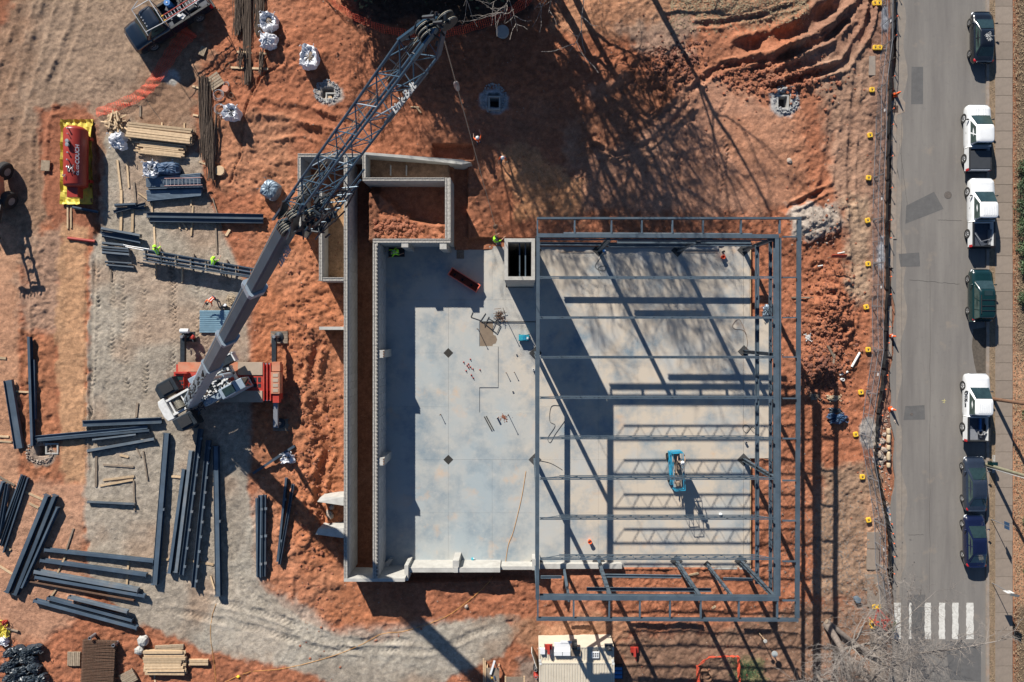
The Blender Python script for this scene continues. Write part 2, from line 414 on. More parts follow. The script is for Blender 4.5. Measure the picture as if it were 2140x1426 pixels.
# left gravel pad treads
for q in range(9):
    x0 = 222 + q * 33 + R.uniform(-16, 16)
    rut([(x0, 560 + R.uniform(-30, 50)), (x0 + R.uniform(-12, 12), 700), (x0 + R.uniform(-15, 15), 840 + R.uniform(-20, 40))], .34, .02, .015, .055, .36)
rut([(215,520),(208,700),(206,850),(206,1000)], .22, .09, .06, .03, .3)
rut([(198,480),(196,700),(197,1000)], .12, .1, .0)
rut([(330,1260),(500,1290),(700,1350),(900,1350),(1050,1300)], .35, .05, .03, .035)
rut([(400,1230),(560,1270),(720,1330),(880,1330)], .35, .05, .03, .035)
rut([(470,1100),(520,1220),(640,1310),(800,1370)], .3, .04, .03, .03)
rut([(60,480),(75,600),(70,780),(60,960)], .3, .06, .05)
# brown lot top-left
rut([(0,470),(40,330),(70,200),(110,60),(140,-40)], .5, .07, .05, .015)
rut([(-20,340),(20,200),(60,80),(90,-40)], .5, .07, .05, .015)
rut([(95,460),(100,300),(130,180),(180,60),(200,-40)], .45, .06, .05, .015)
# hand dug line and grades on the red soil
rut([(600,150),(560,165),(538,200),(526,235),(518,290),(515,330),(490,390),(462,398)], .14, .2, .08)
rut([(540,235),(620,240),(700,262),(740,270)], .5, .12, .12)
rut([(560,290),(640,278),(700,300)], .45, .1, .1)
rut([(206,260),(214,330),(218,400),(222,520)], .3, .25, .08)
rut([(110,420),(108,320),(112,245),(180,228)], .3, .04, .05)
# mounds
def mound(px, py, rx, ry, h, pw=1.4):
    global Zf
    q = ((PX - px) / rx) ** 2 + ((PY - py) / ry) ** 2
    Zf = Zf + h * np.exp(-q ** pw) * (1 + .4 * N2)
mound(1735, 640, 38, 60, .8); mound(1720, 760, 35, 40, .5); mound(1700, 470, 50, 30, .4)
mound(1330, 150, 90, 40, .6); mound(1150, 150, 60, 60, .4); mound(1000, 140, 40, 60, .3)
mound(655, 640, 45, 110, .35); mound(645, 900, 30, 130, .45)
rut([(672,700),(655,780),(668,860),(690,940),(672,1010),(680,1080),(700,1180)], .5, .24, .16, 0, .38, .3)
mound(645, 1120, 28, 90, .25)
mound(560, 230, 60, 30, .25); mound(600, 120, 90, 50, .25)
mound(1420, 210, 50, 60, .35); mound(1640, 110, 80, 30, .3)
Z = Z0 + Zf
# -------- plan geometry of the walls is set from their top edges in the photo
def hole(poly, z, rough=.5, soft=None):
    global Z
    m = inside(poly)
    Z = np.where(m, z + rough * Zf, Z)
def gw(px, z): return (px - NX) * (1 - z / H) + NX     # ground pixel below a wall-top pixel
def gh(py, z): return (py - NY) * (1 - z / H) + NY
WT = 3.35
xA0, xA1 = gw(718.5, WT), gw(726, WT)
xB0, xB1 = gw(779, WT), gw(789.5, WT)
yBot = gh(1213, WT)
hole(boxpoly(xA0 + 3, gh(328, WT), xB0 + 5, yBot - 3), -.05, .25)                       # channel
hole(boxpoly(xB0 + 5, gh(505, WT), 1568, 1186), -.35, 0)
hole(boxpoly(1560, 664, 1613, 958), -.35, 0)
hole(boxpoly(gw(628, WT), gh(325, WT), gw(722, WT), gh(470, WT)), .5, .4)
hole(boxpoly(gw(670, WT), gh(400, WT), gw(722, WT), gh(583, WT)), 1.45, .15)
hole(boxpoly(gw(761, WT), gh(376, WT), gw(940, WT), gh(504, WT)), .75, .6)
hole(boxpoly(gw(760, WT), gh(322, WT), gw(935, WT), gh(375, WT)), 1.5, .3)
hole([(905, 322), (992, 330), (992, 344), (905, 338)], .9, .3)
hole(boxpoly(gw(900, 2.2), 308, 990, 338), .2, .4)
hole(boxpoly(gw(945, WT) - 3, 350, 978, 522), .1, .3)
m = smask([(775,410),(800,408),(860,460),(940,478),(940,512),(770,512)], .5, .2)
inn = inside(boxpoly(gw(762, WT), gh(378, WT), gw(938, WT), gh(503, WT)))
Z = np.where(inn, Z + m * (.9 + .4 * np.abs(N2)), Z)
hole(boxpoly(1057, 524, 1115, 600), -1.5, 0)
# excavation shelf north of the slab
hole([(978,500),(1128,500),(1128,522),(978,522)], .02, .4)
PITS = [(693, 204, 11, 9), (1033, 215, 11, 13), (1636, 214, 11, 14), (108, 938, 12, 10)]
for (a, b, rx, ry) in PITS: hole(boxpoly(a - rx, b - ry, a + rx, b + ry), -.4, .1)
# soil next to the low south footing, right margin
hole([(850, 1192), (1300, 1190), (1570, 1190), (1570, 1200), (1300, 1205), (850, 1210)], .02, .3)
hole([(1568, 520), (1580, 520), (1580, 1190), (1568, 1190)], -.28, .2)
# road corridor under the asphalt sheet and footpath
ZR = np.where(PX > 1876, -.25, Z)
t = np.clip((PX - 1850) / 26, 0, 1)
Z = Z * (1 - t) + (-.25) * t
Z = np.where(PX > 2119, .06 + Zf * .3 + 0 * Z, Z)

nx, ny = len(xs), len(ys)
# -------- colours of the soils (materials on the ground; tree and wall shade painted into some zones)
C = np.zeros(X.shape + (3,)); C[:] = (.315, .118, .062)
def tint(mask, col, k=1.0):
    global C
    C = C * (1 - (mask * k)[..., None]) + np.array(col) * (mask * k)[..., None]
tint(smask([(-80,-80),(400,-80),(440,120),(420,240),(425,330),(300,420),(225,420),(110,480),(60,560),(-80,620)], 1.2, 1.2), (.26, .158, .102))
tint(smask([(100,-80),(420,-80),(300,200),(260,300),(120,300),(60,250)], 2.5, 1.5), (.29, .215, .155), .6)
tint(smask([(-40,-40),(70,-40),(30,70),(-40,130)], .8, .8), (.25, .10, .055))
tint(smask([(100,235),(200,225),(235,330),(232,520),(140,520),(105,420)], .5, .5), (.27, .105, .058))
tint(smask([(-60,480),(60,470),(62,1010),(-60,1010)], .5, .4), (.42, .225, .135), .9)
tint(smask([(60,500),(150,480),(150,700),(62,700)], 1, 1), (.33, .22, .155), .8)
tint(smask([(60,690),(142,705),(142,1000),(60,1000)], .5, .6), (.31, .125, .065))
tint(smask([(148,470),(199,480),(198,1010),(148,1010),(135,700)], .4, .4), (.45, .255, .14), .9)
tint(smask([(-60,1000),(205,1000),(195,1200),(200,1260),(110,1330),(-60,1310)], .8, .5), (.40, .215, .135), .9)
tint(smask([(225,320),(420,250),(430,420),(540,600),(530,1000),(200,1000),(225,440)], .6, .5), (.30, .215, .155), .6)
tint(G_mask, (.325, .283, .228), .97)
tint(G_mask * np.clip(fbm(X, Y, .22, 3, 77) * 2.2, 0, 1), (.33, .22, .15), .6)
tint(smask([(560,1000),(700,1300),(1080,1290),(960,1400),(600,1370),(420,1330)], 1, .7), (.36, .325, .27), .7)
tint(smask([(540,420),(725,330),(725,1200),(880,1290),(700,1300),(560,1210),(540,900)], .8, .6), (.36, .135, .065), .9)
tint(smask([(430,250),(620,250),(620,420),(470,400)], 1, .8), (.37, .165, .09), .8)
tint(smask([(1230,190),(1500,170),(1640,240),(1660,430),(1560,450),(1200,450),(1170,330)], 1.2, 1), (.37, .19, .12), .9)
tint(smask([(1180,-60),(1420,-60),(1440,60),(1280,100),(1150,60)], 1, 1), (.38, .2, .115), .7)
tint(smask([(1500,250),(1660,230),(1700,430),(1560,440)], 1, 1), (.38, .175, .1), .7)
tint(smask([(1055,310),(1130,320),(1205,375),(1215,452),(1080,452)], .9, 1), (.52, .25, .12), .8)
tint(smask([(1200,215),(1360,170),(1420,190),(1330,300),(1210,330)], 1, .7), (.26, .09, .042), .8)
tint(smask([(1380,-60),(1730,-60),(1690,45),(1560,75),(1430,48)], .9, .9), (.28, .17, .105), .75)
tint(smask([(1270,60),(1440,40),(1440,130),(1330,110)], .9, .9), (.29, .2, .15), .8)
tint(smask([(1640,430),(1745,425),(1765,470),(1700,505),(1655,490)], .5, .7), (.36, .33, .285), .85)
tint(smask([(1690,-60),(1860,-60),(1830,200),(1700,200),(1660,120)], 1.2, 1), (.225, .13, .09), .8)
tint(smask([(1700,120),(1860,100),(1860,650),(1790,640),(1740,400)], 1.2, 1), (.31, .19, .13), .85)
tint(smask([(1765,420),(1815,420),(1815,640),(1770,600)], .8, .7), (.36, .25, .17), .8)
tint(smask([(1820,0),(1862,0),(1862,900),(1820,900)], .5, .5), (.22, .12, .085), .8)
tint(smask([(1720,980),(1850,960),(1860,1240),(1700,1250)], 1, 1), (.27, .19, .13), .8)
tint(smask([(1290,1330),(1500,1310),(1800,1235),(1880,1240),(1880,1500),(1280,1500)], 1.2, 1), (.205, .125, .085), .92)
tint(smask([(1060,1290),(1320,1290),(1300,1340),(1080,1340)], 1, 1), (.31, .17, .1), .7)
tint(smask([(1530,1385),(1600,1380),(1600,1500),(1530,1500)], .8, .9), (.17, .17, .08), .7)
tint(smask([(690,-80),(1130,-80),(1100,40),(1010,70),(760,60)], 1, .9), (.055, .045, .038), .9)  # tree litter, with the shade of the trees painted in as near-black
tint(smask([(1080,1370),(1130,1370),(1130,1440),(1080,1440)], .6, .5), (.22, .19, .16), .8)
for (a, b, r1, r2, c) in [(693,205,30,24,(.34,.31,.28)), (1033,218,33,28,(.35,.36,.37)), (1635,214,34,34,(.34,.34,.335)), (106,948,28,26,(.29,.22,.17)),
                          (1817,905,22,38,(.33,.30,.27)), (1842,530,9,38,(.40,.41,.43)), (1852,45,9,32,(.36,.38,.42)), (1858,1090,7,30,(.42,.42,.42)), (370,170,22,22,(.36,.34,.31))]:
    poly = [(a + r1 * math.cos(k * PI / 4 + PI / 8), b + r2 * math.sin(k * PI / 4 + PI / 8)) for k in range(8)]
    tint(smask(poly, .25, .3), c)
tint(smask([(1808,1035),(1842,1035),(1832,1200),(1808,1160)], .3, .15), (.42, .24, .15), .85)
tint(np.clip((PX - 2117) / 6, 0, 1), (.145, .105, .07))
tint(smask([(2112,740),(2200,740),(2200,1260),(2112,1260)], .8, .6), (.38, .2, .115), .9)
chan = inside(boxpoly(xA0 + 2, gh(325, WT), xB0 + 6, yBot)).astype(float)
tint(chan, (.17, .07, .04))  # channel soil, darkened by wall shade put into its colour
tint(inside(boxpoly(gw(670, WT), gh(400, WT), gw(722, WT), gh(583, WT))).astype(float), (.40, .23, .12))
tint(inside(boxpoly(gw(760, WT), gh(322, WT), gw(935, WT), gh(375, WT))).astype(float), (.26, .16, .1))
# broad natural mottling of the soil itself
mott = 1 + .20 * fbm(X, Y, .35, 4, 91) + .20 * fbm(X, Y, 2.2, 3, 55)
C = C * mott[..., None]
redness = np.clip((C[..., 0] / np.maximum(C[..., 1], .01) - 1.35) / .9, 0, 1)[..., None]
C = C * (1 + redness * np.array((.06, .10, .13)))
dry = np.clip(fbm(X, Y, .18, 4, 101) * 1.6, 0, 1)[..., None] * .3
C = C * (1 - dry) + (C * .6 + np.array((.16, .12, .085))) * dry

me = bpy.data.meshes.new('ground')
co = np.stack([X, Y, Z], -1).reshape(-1, 3).astype(np.float32)
me.vertices.add(nx * ny); me.vertices.foreach_set('co', co.ravel())
i0 = (np.arange(ny - 1)[:, None] * nx + np.arange(nx - 1)[None, :]).ravel()
q = np.stack([i0, i0 + 1, i0 + nx + 1, i0 + nx], -1).astype(np.int32)
me.loops.add(q.size); me.loops.foreach_set('vertex_index', q.ravel())
me.polygons.add(len(q)); me.polygons.foreach_set('loop_start', np.arange(0, q.size, 4, dtype=np.int32)); me.polygons.foreach_set('loop_total', np.full(len(q), 4, np.int32))
me.polygons.foreach_set('use_smooth', np.ones(len(q), bool))
me.update(calc_edges=True)
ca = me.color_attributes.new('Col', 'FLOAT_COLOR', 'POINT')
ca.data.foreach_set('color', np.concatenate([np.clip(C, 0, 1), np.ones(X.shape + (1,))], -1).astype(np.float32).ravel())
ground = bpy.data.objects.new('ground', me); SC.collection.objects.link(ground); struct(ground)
gm = bpy.data.materials.new('soil and gravel'); gm.use_nodes = True
nt = gm.node_tree; N = nt.nodes; L = nt.links; b = N['Principled BSDF']; b.inputs['Roughness'].default_value = 1; b.inputs['Specular IOR Level'].default_value = .1
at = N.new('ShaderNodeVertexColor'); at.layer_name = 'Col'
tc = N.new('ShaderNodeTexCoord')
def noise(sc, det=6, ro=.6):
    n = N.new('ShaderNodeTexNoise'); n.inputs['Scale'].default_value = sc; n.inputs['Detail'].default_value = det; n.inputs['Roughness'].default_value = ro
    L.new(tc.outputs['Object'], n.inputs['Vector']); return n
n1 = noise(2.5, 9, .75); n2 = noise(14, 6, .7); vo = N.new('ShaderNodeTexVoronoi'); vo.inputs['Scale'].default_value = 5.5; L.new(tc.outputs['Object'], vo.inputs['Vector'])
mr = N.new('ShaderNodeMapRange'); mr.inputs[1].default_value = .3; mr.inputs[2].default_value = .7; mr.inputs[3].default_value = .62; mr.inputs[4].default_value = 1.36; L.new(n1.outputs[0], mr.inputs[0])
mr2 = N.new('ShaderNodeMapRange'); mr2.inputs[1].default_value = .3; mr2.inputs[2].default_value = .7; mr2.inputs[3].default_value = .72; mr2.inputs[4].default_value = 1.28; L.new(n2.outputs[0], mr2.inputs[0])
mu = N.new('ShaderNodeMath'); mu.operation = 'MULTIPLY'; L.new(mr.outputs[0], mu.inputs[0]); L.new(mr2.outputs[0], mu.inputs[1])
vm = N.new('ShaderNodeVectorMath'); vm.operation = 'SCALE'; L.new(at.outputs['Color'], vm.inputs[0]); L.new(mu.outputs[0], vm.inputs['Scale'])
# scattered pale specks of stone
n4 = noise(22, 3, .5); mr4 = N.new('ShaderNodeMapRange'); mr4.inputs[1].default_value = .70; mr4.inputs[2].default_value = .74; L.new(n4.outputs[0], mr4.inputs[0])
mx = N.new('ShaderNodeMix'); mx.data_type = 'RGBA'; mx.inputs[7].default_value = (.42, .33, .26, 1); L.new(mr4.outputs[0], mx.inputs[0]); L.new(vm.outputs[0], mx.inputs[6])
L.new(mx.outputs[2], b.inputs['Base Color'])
ad = N.new('ShaderNodeMath'); ad.operation = 'ADD'; L.new(n1.outputs[0], ad.inputs[0])
ms = N.new('ShaderNodeMath'); ms.operation = 'MULTIPLY'; ms.inputs[1].default_value = .45; L.new(n2.outputs[0], ms.inputs[0]); L.new(ms.outputs[0], ad.inputs[1])
bp = N.new('ShaderNodeBump'); bp.inputs['Strength'].default_value = 1.0; bp.inputs['Distance'].default_value = .09; L.new(ad.outputs[0], bp.inputs['Height']); L.new(bp.outputs[0], b.inputs['Normal'])
me.materials.append(gm)

def gz(x, y):
    i = min(max(int(np.searchsorted(xs, x)) - 1, 0), nx - 2); j = min(max(int(np.searchsorted(ys, y)) - 1, 0), ny - 2)
    fx = (x - xs[i]) / (xs[i + 1] - xs[i]); fy = (y - ys[j]) / (ys[j + 1] - ys[j])
    return float((Z[j, i] * (1 - fx) + Z[j, i + 1] * fx) * (1 - fy) + (Z[j + 1, i] * (1 - fx) + Z[j + 1, i + 1] * fx) * fy)
def G(px, py, up=0.0):
    """point of the ground (plus up) that the camera sees at this photo pixel"""
    z = 0.5
    for _ in range(5):
        p = W(px, py, z + up); z = gz(p.x, p.y)
    return W(px, py, z + up)
# ------------------------------------------------------------------ road, kerbs, pavement
def rect_px(mb, a, b, c, d, z0, z1):
    p = W(a, b); q = W(c, d); mb.bx(p.x, q.y, z0, q.x, p.y, z1); return mb
def floor_mat(name, base, alt, sc, joint=False):
    m = bpy.data.materials.new(name); m.use_nodes = True; nt = m.node_tree; N = nt.nodes; L = nt.links; b = N['Principled BSDF']
    b.inputs['Roughness'].default_value = .75; b.inputs['Specular IOR Level'].default_value = .3
    tc = N.new('ShaderNodeTexCoord')
    def nz(s, d=7, r=.6, st=(1, 1, 1)):
        mp = N.new('ShaderNodeMapping'); mp.inputs['Scale'].default_value = st; L.new(tc.outputs['Object'], mp.inputs[0])
        n = N.new('ShaderNodeTexNoise'); n.inputs['Scale'].default_value = s; n.inputs['Detail'].default_value = d; n.inputs['Roughness'].default_value = r; L.new(mp.outputs[0], n.inputs['Vector']); return n
    def mix(f, a, b_, lo, hi):
        mr = N.new('ShaderNodeMapRange'); mr.inputs[1].default_value = lo; mr.inputs[2].default_value = hi; L.new(f, mr.inputs[0])
        x = N.new('ShaderNodeMix'); x.data_type = 'RGBA'; L.new(mr.outputs[0], x.inputs[0])
        if isinstance(a, tuple): x.inputs[6].default_value = a + (1,)
        else: L.new(a, x.inputs[6])
        if isinstance(b_, tuple): x.inputs[7].default_value = b_ + (1,)
        else: L.new(b_, x.inputs[7])
        return x.outputs[2]
    return m, N, L, b, nz, mix
# asphalt
asph, N, L, b, nz, mix = floor_mat('worn asphalt', 0, 0, 0)
b.inputs['Roughness'].default_value = .95
c1 = mix(nz(.35, 8, .65, (2.5, .25, 1)).outputs[0], (.152, .140, .130), (.205, .19, .172), .35, .65)
c2 = mix(nz(2.2, 8, .7).outputs[0], c1, (.14, .132, .125), .56, .8)
c3 = mix(nz(30, 4, .7).outputs[0], c2, (.26, .24, .215), .60, .85)
c4 = mix(nz(.5, 6, .6, (1, 1, 1)).outputs[0], c3, (.235, .20, .165), .60, .74)
L.new(c4, b.inputs['Base Color'])
bpn = N.new('ShaderNodeBump'); bpn.inputs['Strength'].default_value = .3; bpn.inputs['Distance'].default_value = .01; L.new(nz(45, 4).outputs[0], bpn.inputs['Height']); L.new(bpn.outputs[0], b.inputs['Normal'])
mb = MB()
edge = [(W(1872 + 5 * math.sin(y * .021) + 3 * math.sin(y * .07) - (7 if y > 480 else 0) * 1.0, y)) for y in range(-900, 2400, 20)]
mb.prism([(p.x, p.y) for p in edge] + [(W(2061, 2400).x, W(0, 2400).y), (W(2061, 0).x, W(0, -900).y)], -.3, 0.0)
road = struct(mb.build('road', asph))
patchm = mat('darker asphalt patch', (.105, .102, .10), .95, 0, .12, 2, .2, 40, (.17, .16, .145), .25)
for i, pl in enumerate([[(1905,140),(1929,140),(1929,218),(1904,218)], [(1894,430),(1952,401),(1972,437),(1892,468)], [(1878,531),(1921,528),(1923,557),(1882,558)], [(1892,849),(1932,847),(1933,877),(1888,878)],
                        [(1898,1243),(1933,1243),(1934,1420),(1900,1420)], [(1975,1340),(2050,1345),(2050,1425),(1985,1420)]]):
    mb = MB(); mb.prism([tuple(W(*p)[:2]) for p in pl], -.02, .004 + .0006 * i); o = struct(mb.build('asphalt_patch', patchm, road))
mb = MB(); dp = [(1868, y) for y in range(-60, 1500, 40)] + [(1886 + 7 * math.sin(y * .013) + 5 * math.sin(y * .05), y) for y in range(1480, -60, -20)]
mb.prism([tuple(W(x + (5 if x == 1868 else 0), y)[:2]) for x, y in dp], -.01, .0022); struct(mb.build('dusty_gutter', mat('dust on asphalt', (.235, .20, .165), .95, 0, .15, 2, .2, 30, (.17, .16, .15), .5), road))
mb = MB()       # crack sealing and cracks, thin wandering lines
for (a, b2, c_, d_) in [(1885,1425,1884,250),(1944,560,1943,1240),(1900,585,2005,594),(1898,1118,1930,1118),(2010,1330,2005,1420),(1960,460,2010,462),(1880,300,1896,430)]:
    pts = []
    n = 26
    for k in range(n + 1):
        t = k / n; p = W(a + (c_ - a) * t + R.uniform(-1, 1), b2 + (d_ - b2) * t + R.uniform(-1, 1), .003); pts.append(p)
    mb.path(pts, .012, 4)
tag(mb.build('crack', mat('dark crack line', (.07, .065, .06), 1.0), road), kind='stuff')
kerbm = mat('kerb concrete', (.25, .21, .175), .95, 0, .2, 2.5, .3, 25, (.36, .22, .14), .35)
mb = MB(); rect_px(mb, 2060, -800, 2066, 2300, -.2, .11); struct(mb.build('kerb', kerbm))
mb = MB()
for a, b2, c_, d_ in [(1862,243,1873,500),(1855,500,1866,560),(1855,640,1863,745),(1862,-60,1870,60),(1822,1200,1838,1440)]: rect_px(mb, a, b2, c_, d_, -.2, .06)
rect_px(mb, 1813, 120, 1826, 160, -.2, .30)
struct(mb.build('kerb', kerbm))
# verge and pavement slabs
mb = MB(); rect_px(mb, 2066, -800, 2080, 2300, -.2, .085)
vm_ = mat('dry verge', (.21, .15, .095), 1.0, 0, .4, 4, .8, 12, (.33, .2, .12), .3); struct(mb.build('verge', vm_))
pav = struct(thing('sidewalk', None, None, W(2098, 0, .1)))
pavm = mat('pavement concrete', (.235, .19, .152), .95, 0, .13, 2, .25, 25, (.2, .15, .11), .2, rnd=.09)
pitch = 37.2 / S; meshes = []
for w_ in (36.0,):
    mb = MB(); mb.box((0, 0, 0), (w_ / S, pitch - .025, .12)); meshes.append(mb)
first = None
for k in range(-6, 46):
    y = NY / S - (k * 37.2 - 4) / S; 
    if first is None: o = meshes[0].build('paving_slab', pavm, pav, bevel=.008); first = o
    else:
        o = first.copy(); SC.collection.objects.link(o)
    o.location = (0 + R.uniform(-.01, .01), y - pav.location.y, -.045 + R.uniform(-.008, .008)); o.rotation_euler = (R.uniform(-.004, .004), R.uniform(-.004, .004), 0)
# left old footpath panels
lp = struct(thing('footpath', None, None, W(1828, 1300, .03)))
for (a, b2, c_, d_) in [(1806,1200,1848,1232),(1812,1233,1850,1268),(1816,1269,1850,1300),(1818,1302,1850,1345),(1818,1347,1850,1390),(1818,1392,1850,1440),(1811,1112,1836,1146),(1811,1148,1836,1190)]:
    mb = MB(); p = W(a, b2); q = W(c_, d_); mb.bx(p.x, q.y, -.1, q.x, p.y, .09 + R.uniform(0, .02)); mb.build('paving_slab', pavm, lp, world=True)
# crosswalk
cw = struct(thing('crosswalk', None, None, W(1950, 1297, .004)))
for (cx, w_) in [(1875.5,14),(1902,5),(1939,13),(1968.5,12.5),(1996.5,13),(2027,15)]:
    mb = MB(); pts = []
    for k in range(19): pts.append((W(cx - w_ / 2 + R.uniform(-.8, .8), 0).x, W(0, 1260 + 76 * k / 18).y))
    for k in range(18, -1, -1): pts.append((W(cx + w_ / 2 + R.uniform(-.8, .8), 0).x, W(0, 1260 + 76 * k / 18).y))
    mb.prism(pts, -.01, .0075); mb.build('painted_bar', M['paint_line'], cw, world=True)
mb = MB(); mb.prism([tuple(W(x, y)[:2]) for x, y in [(2034,688),(2060,684),(2060,790),(2042,785),(2036,760),(2031,725)]], -.01, .006); struct(mb.build('dirt_shade_patch', mat('gutter dirt with painted shade', (.085, .07, .055), 1.0, 0, .35, 4, .5, 20, (.17, .13, .1), .3)))  # bare gutter dirt, with shade put into its dark colour
mark = mat('faded spray paint', (.50, .22, .13), .9, 0, .2, 8)
mb = MB()
for (x, y) in [(2106, 1100), (2106, 1166), (2108, 1226), (2106, 1255), (2108, 990), (2112, 1330)]:
    for dx, dy, ex, ey in [(-2, -6, -2, 6), (-2, 0, 5, -6), (-2, 0, 5, 6)]: mb.bar(W(x + dx, y + dy, .075), W(x + ex, y + ey, .075), .05, .012)
struct(mb.build('spray_mark', mark)); 
mb = MB()
for (x, y) in [(1972, 838)]: 
    for dx, dy, ex, ey in [(-4, -1, 5, 0), (2, -4, 1, 5), (-2, 3, 3, 4)]: mb.bar(W(x + dx, y + dy, .004), W(x + ex, y + ey, .004), .04, .008)
struct(mb.build('spray_mark', mat('yellow spray paint', (.5, .45, .2), .9)))
# manholes in the road
for (x, y, r, lab) in [(1981, 408, .32, 'round iron manhole cover in the asphalt near the diagonal patch'), (1905, 866, .13, 'small round valve cover in the square asphalt patch')]:
    t = thing('manhole_cover', lab, 'manhole cover', W(x, y, .004))
    MB().lathe([(r, -.02), (r, .006), (r * .93, .009), (r * .93, .004)], n=28).build('rim', M['manhole'], t)
    mb = MB().lathe([(r * .9, -.02), (r * .9, .008)], n=28)
    for k in range(-3, 4): mb.box((k * r * .22, 0, .010), (r * .07, r * 1.1, .006))
    mb.build('lid', mat('lid iron', (.14, .12, .105), .6, .2, .3, 9), t)

# ------------------------------------------------------------------ concrete floor of the building
slabm, N, L, b, nz, mix = floor_mat('trowelled concrete floor', 0, 0, 0)
tcn = N.new('ShaderNodeTexCoord'); sx = N.new('ShaderNodeSeparateXYZ'); L.new(tcn.outputs['Object'], sx.inputs[0])
def lin(sock, a, b_):
    mr = N.new('ShaderNodeMapRange'); mr.inputs[1].default_value = a; mr.inputs[2].default_value = b_; L.new(sock, mr.inputs[0]); return mr.outputs[0]
def madd(a, b_, k=1.0):
    q = N.new('ShaderNodeMath'); q.operation = 'MULTIPLY_ADD'; L.new(a, q.inputs[0]); q.inputs[1].default_value = k; 
    if b_ is None: q.inputs[2].default_value = 0
    else: L.new(b_, q.inputs[2])
    return q.outputs[0]
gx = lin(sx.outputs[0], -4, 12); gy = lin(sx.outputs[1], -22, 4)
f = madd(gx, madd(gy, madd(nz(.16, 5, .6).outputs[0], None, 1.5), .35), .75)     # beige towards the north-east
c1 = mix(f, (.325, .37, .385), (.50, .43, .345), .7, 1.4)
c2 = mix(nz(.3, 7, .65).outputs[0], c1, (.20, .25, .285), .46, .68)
c3 = mix(nz(.45, 6, .6).outputs[0], c2, (.54, .37, .24), .58, .78)
c3 = mix(nz(.22, 4, .6, (1, 1, 1)).outputs[0], c3, (.41, .41, .39), .53, .7)
c4 = mix(nz(1.3, 9, .7).outputs[0], c3, (.47, .45, .42), .56, .85)
c5 = mix(nz(9, 6, .7).outputs[0], c4, (.22, .21, .20), .64, .9)
L.new(c5, b.inputs['Base Color'])
bpn = N.new('ShaderNodeBump'); bpn.inputs['Strength'].default_value = .12; bpn.inputs['Distance'].default_value = .02; L.new(nz(3, 5).outputs[0], bpn.inputs['Height']); L.new(bpn.outputs[0], b.inputs['Normal'])
fl = struct(thing('concrete_floor', None, None, (0, 0, 0)))
gxs = [800, 937, 1028.6, 1120, 1250.5, 1333, 1415, 1553.5]; gys = [515, 627, 738, 850.5, 961, 1072, 1186]
def bay(a, b2, c_, d_, z=0.0, g=.004):
    mb = MB(); p = W(a, b2); q = W(c_, d_); mb.bx(p.x + g, q.y + g, -.3, q.x - g, p.y - g, z); return mb.build('slab_bay', slabm, fl)
low = [(1002,672),(1120,672),(1120,862),(1002,862),(1002,810),(1041,810),(1041,724),(1002,724)]
for i in range(len(gxs) - 1):
    for j in range(len(gys) - 1):
        a, c_, b2, d_ = gxs[i], gxs[i + 1], gys[j], gys[j + 1]
        if c_ <= 937.1 or a >= 1119 or d_ <= 628 or b2 >= 961 :
            if a >= 1119 and a < 1121 and b2 < 516: bay(a, b2, c_, d_)
            elif a > 1028 and a < 1029 and b2 < 516: bay(a, b2, 1057, d_); bay(1057, 601, 1115, d_); bay(1115, b2, 1120, d_)
            else: bay(a, b2, c_, d_)
        elif b2 >= 961 or c_ <= 937: bay(a, b2, c_, d_)
def polyslab(pl, z, name='slab_bay', m=slabm, zb=-.3):
    mb = MB(); mb.prism([tuple(W(*p)[:2]) for p in pl], zb, z); return mb.build(name, m, fl)
polyslab([(937.2,627.2),(1119.8,627.2),(1119.8,671.8),(1001.8,671.8),(1001.8,724.2),(1040.8,724.2),(1040.8,809.8),(1001.8,809.8),(1001.8,862.2),(1119.8,862.2),(1119.8,960.8),(937.2,960.8)], 0.0)
polyslab(low, -.055)
polyslab([(1554,517),(1567,517),(1567,665),(1612,665),(1612,958),(1567,958),(1567,1186),(1554,1186)], 0.0)
wet = mat('muddy water stain', (.20, .15, .105), .45, 0, .12, 3)
polyslab([(1003,673),(1030,673),(1031,700),(1036,702),(1039,710),(1036,718),(1030,720),(1029,723.5),(1003,723.5)], -.0505, 'mud_patch', wet, -.06)
pocket = mat('dark pocket', (.03, .028, .025), .95, 0, .4, 12, .5, 30)
for (x, y, h_) in [(937, 738, 10.4), (937, 961, 10.4)]:
    polyslab([(x, y - h_), (x + h_, y), (x, y + h_), (x - h_, y)], .004, 'column_pocket', pocket, -.1)
mb = MB()  # edge form along the right side
for a, b2, c_, d_ in [(1568,517,1569.2,664),(1568,960,1569.2,1187),(1571.5,517,1572.5,664),(1571.5,960,1572.5,1187)]: rect_px(mb, a, b2, c_, d_, -.3, .03)
t = thing('edge_form', 'thin timber edge form along the east side of the concrete floor', 'formwork', W(1569, 850, -.1))
for a, b2, c_, d_ in [(1568,517,1569.2,664),(1568,960,1569.2,1187)]: rect_px(MB(), a, b2, c_, d_, -.3, .03).build('board', M['wood'], t, world=True)

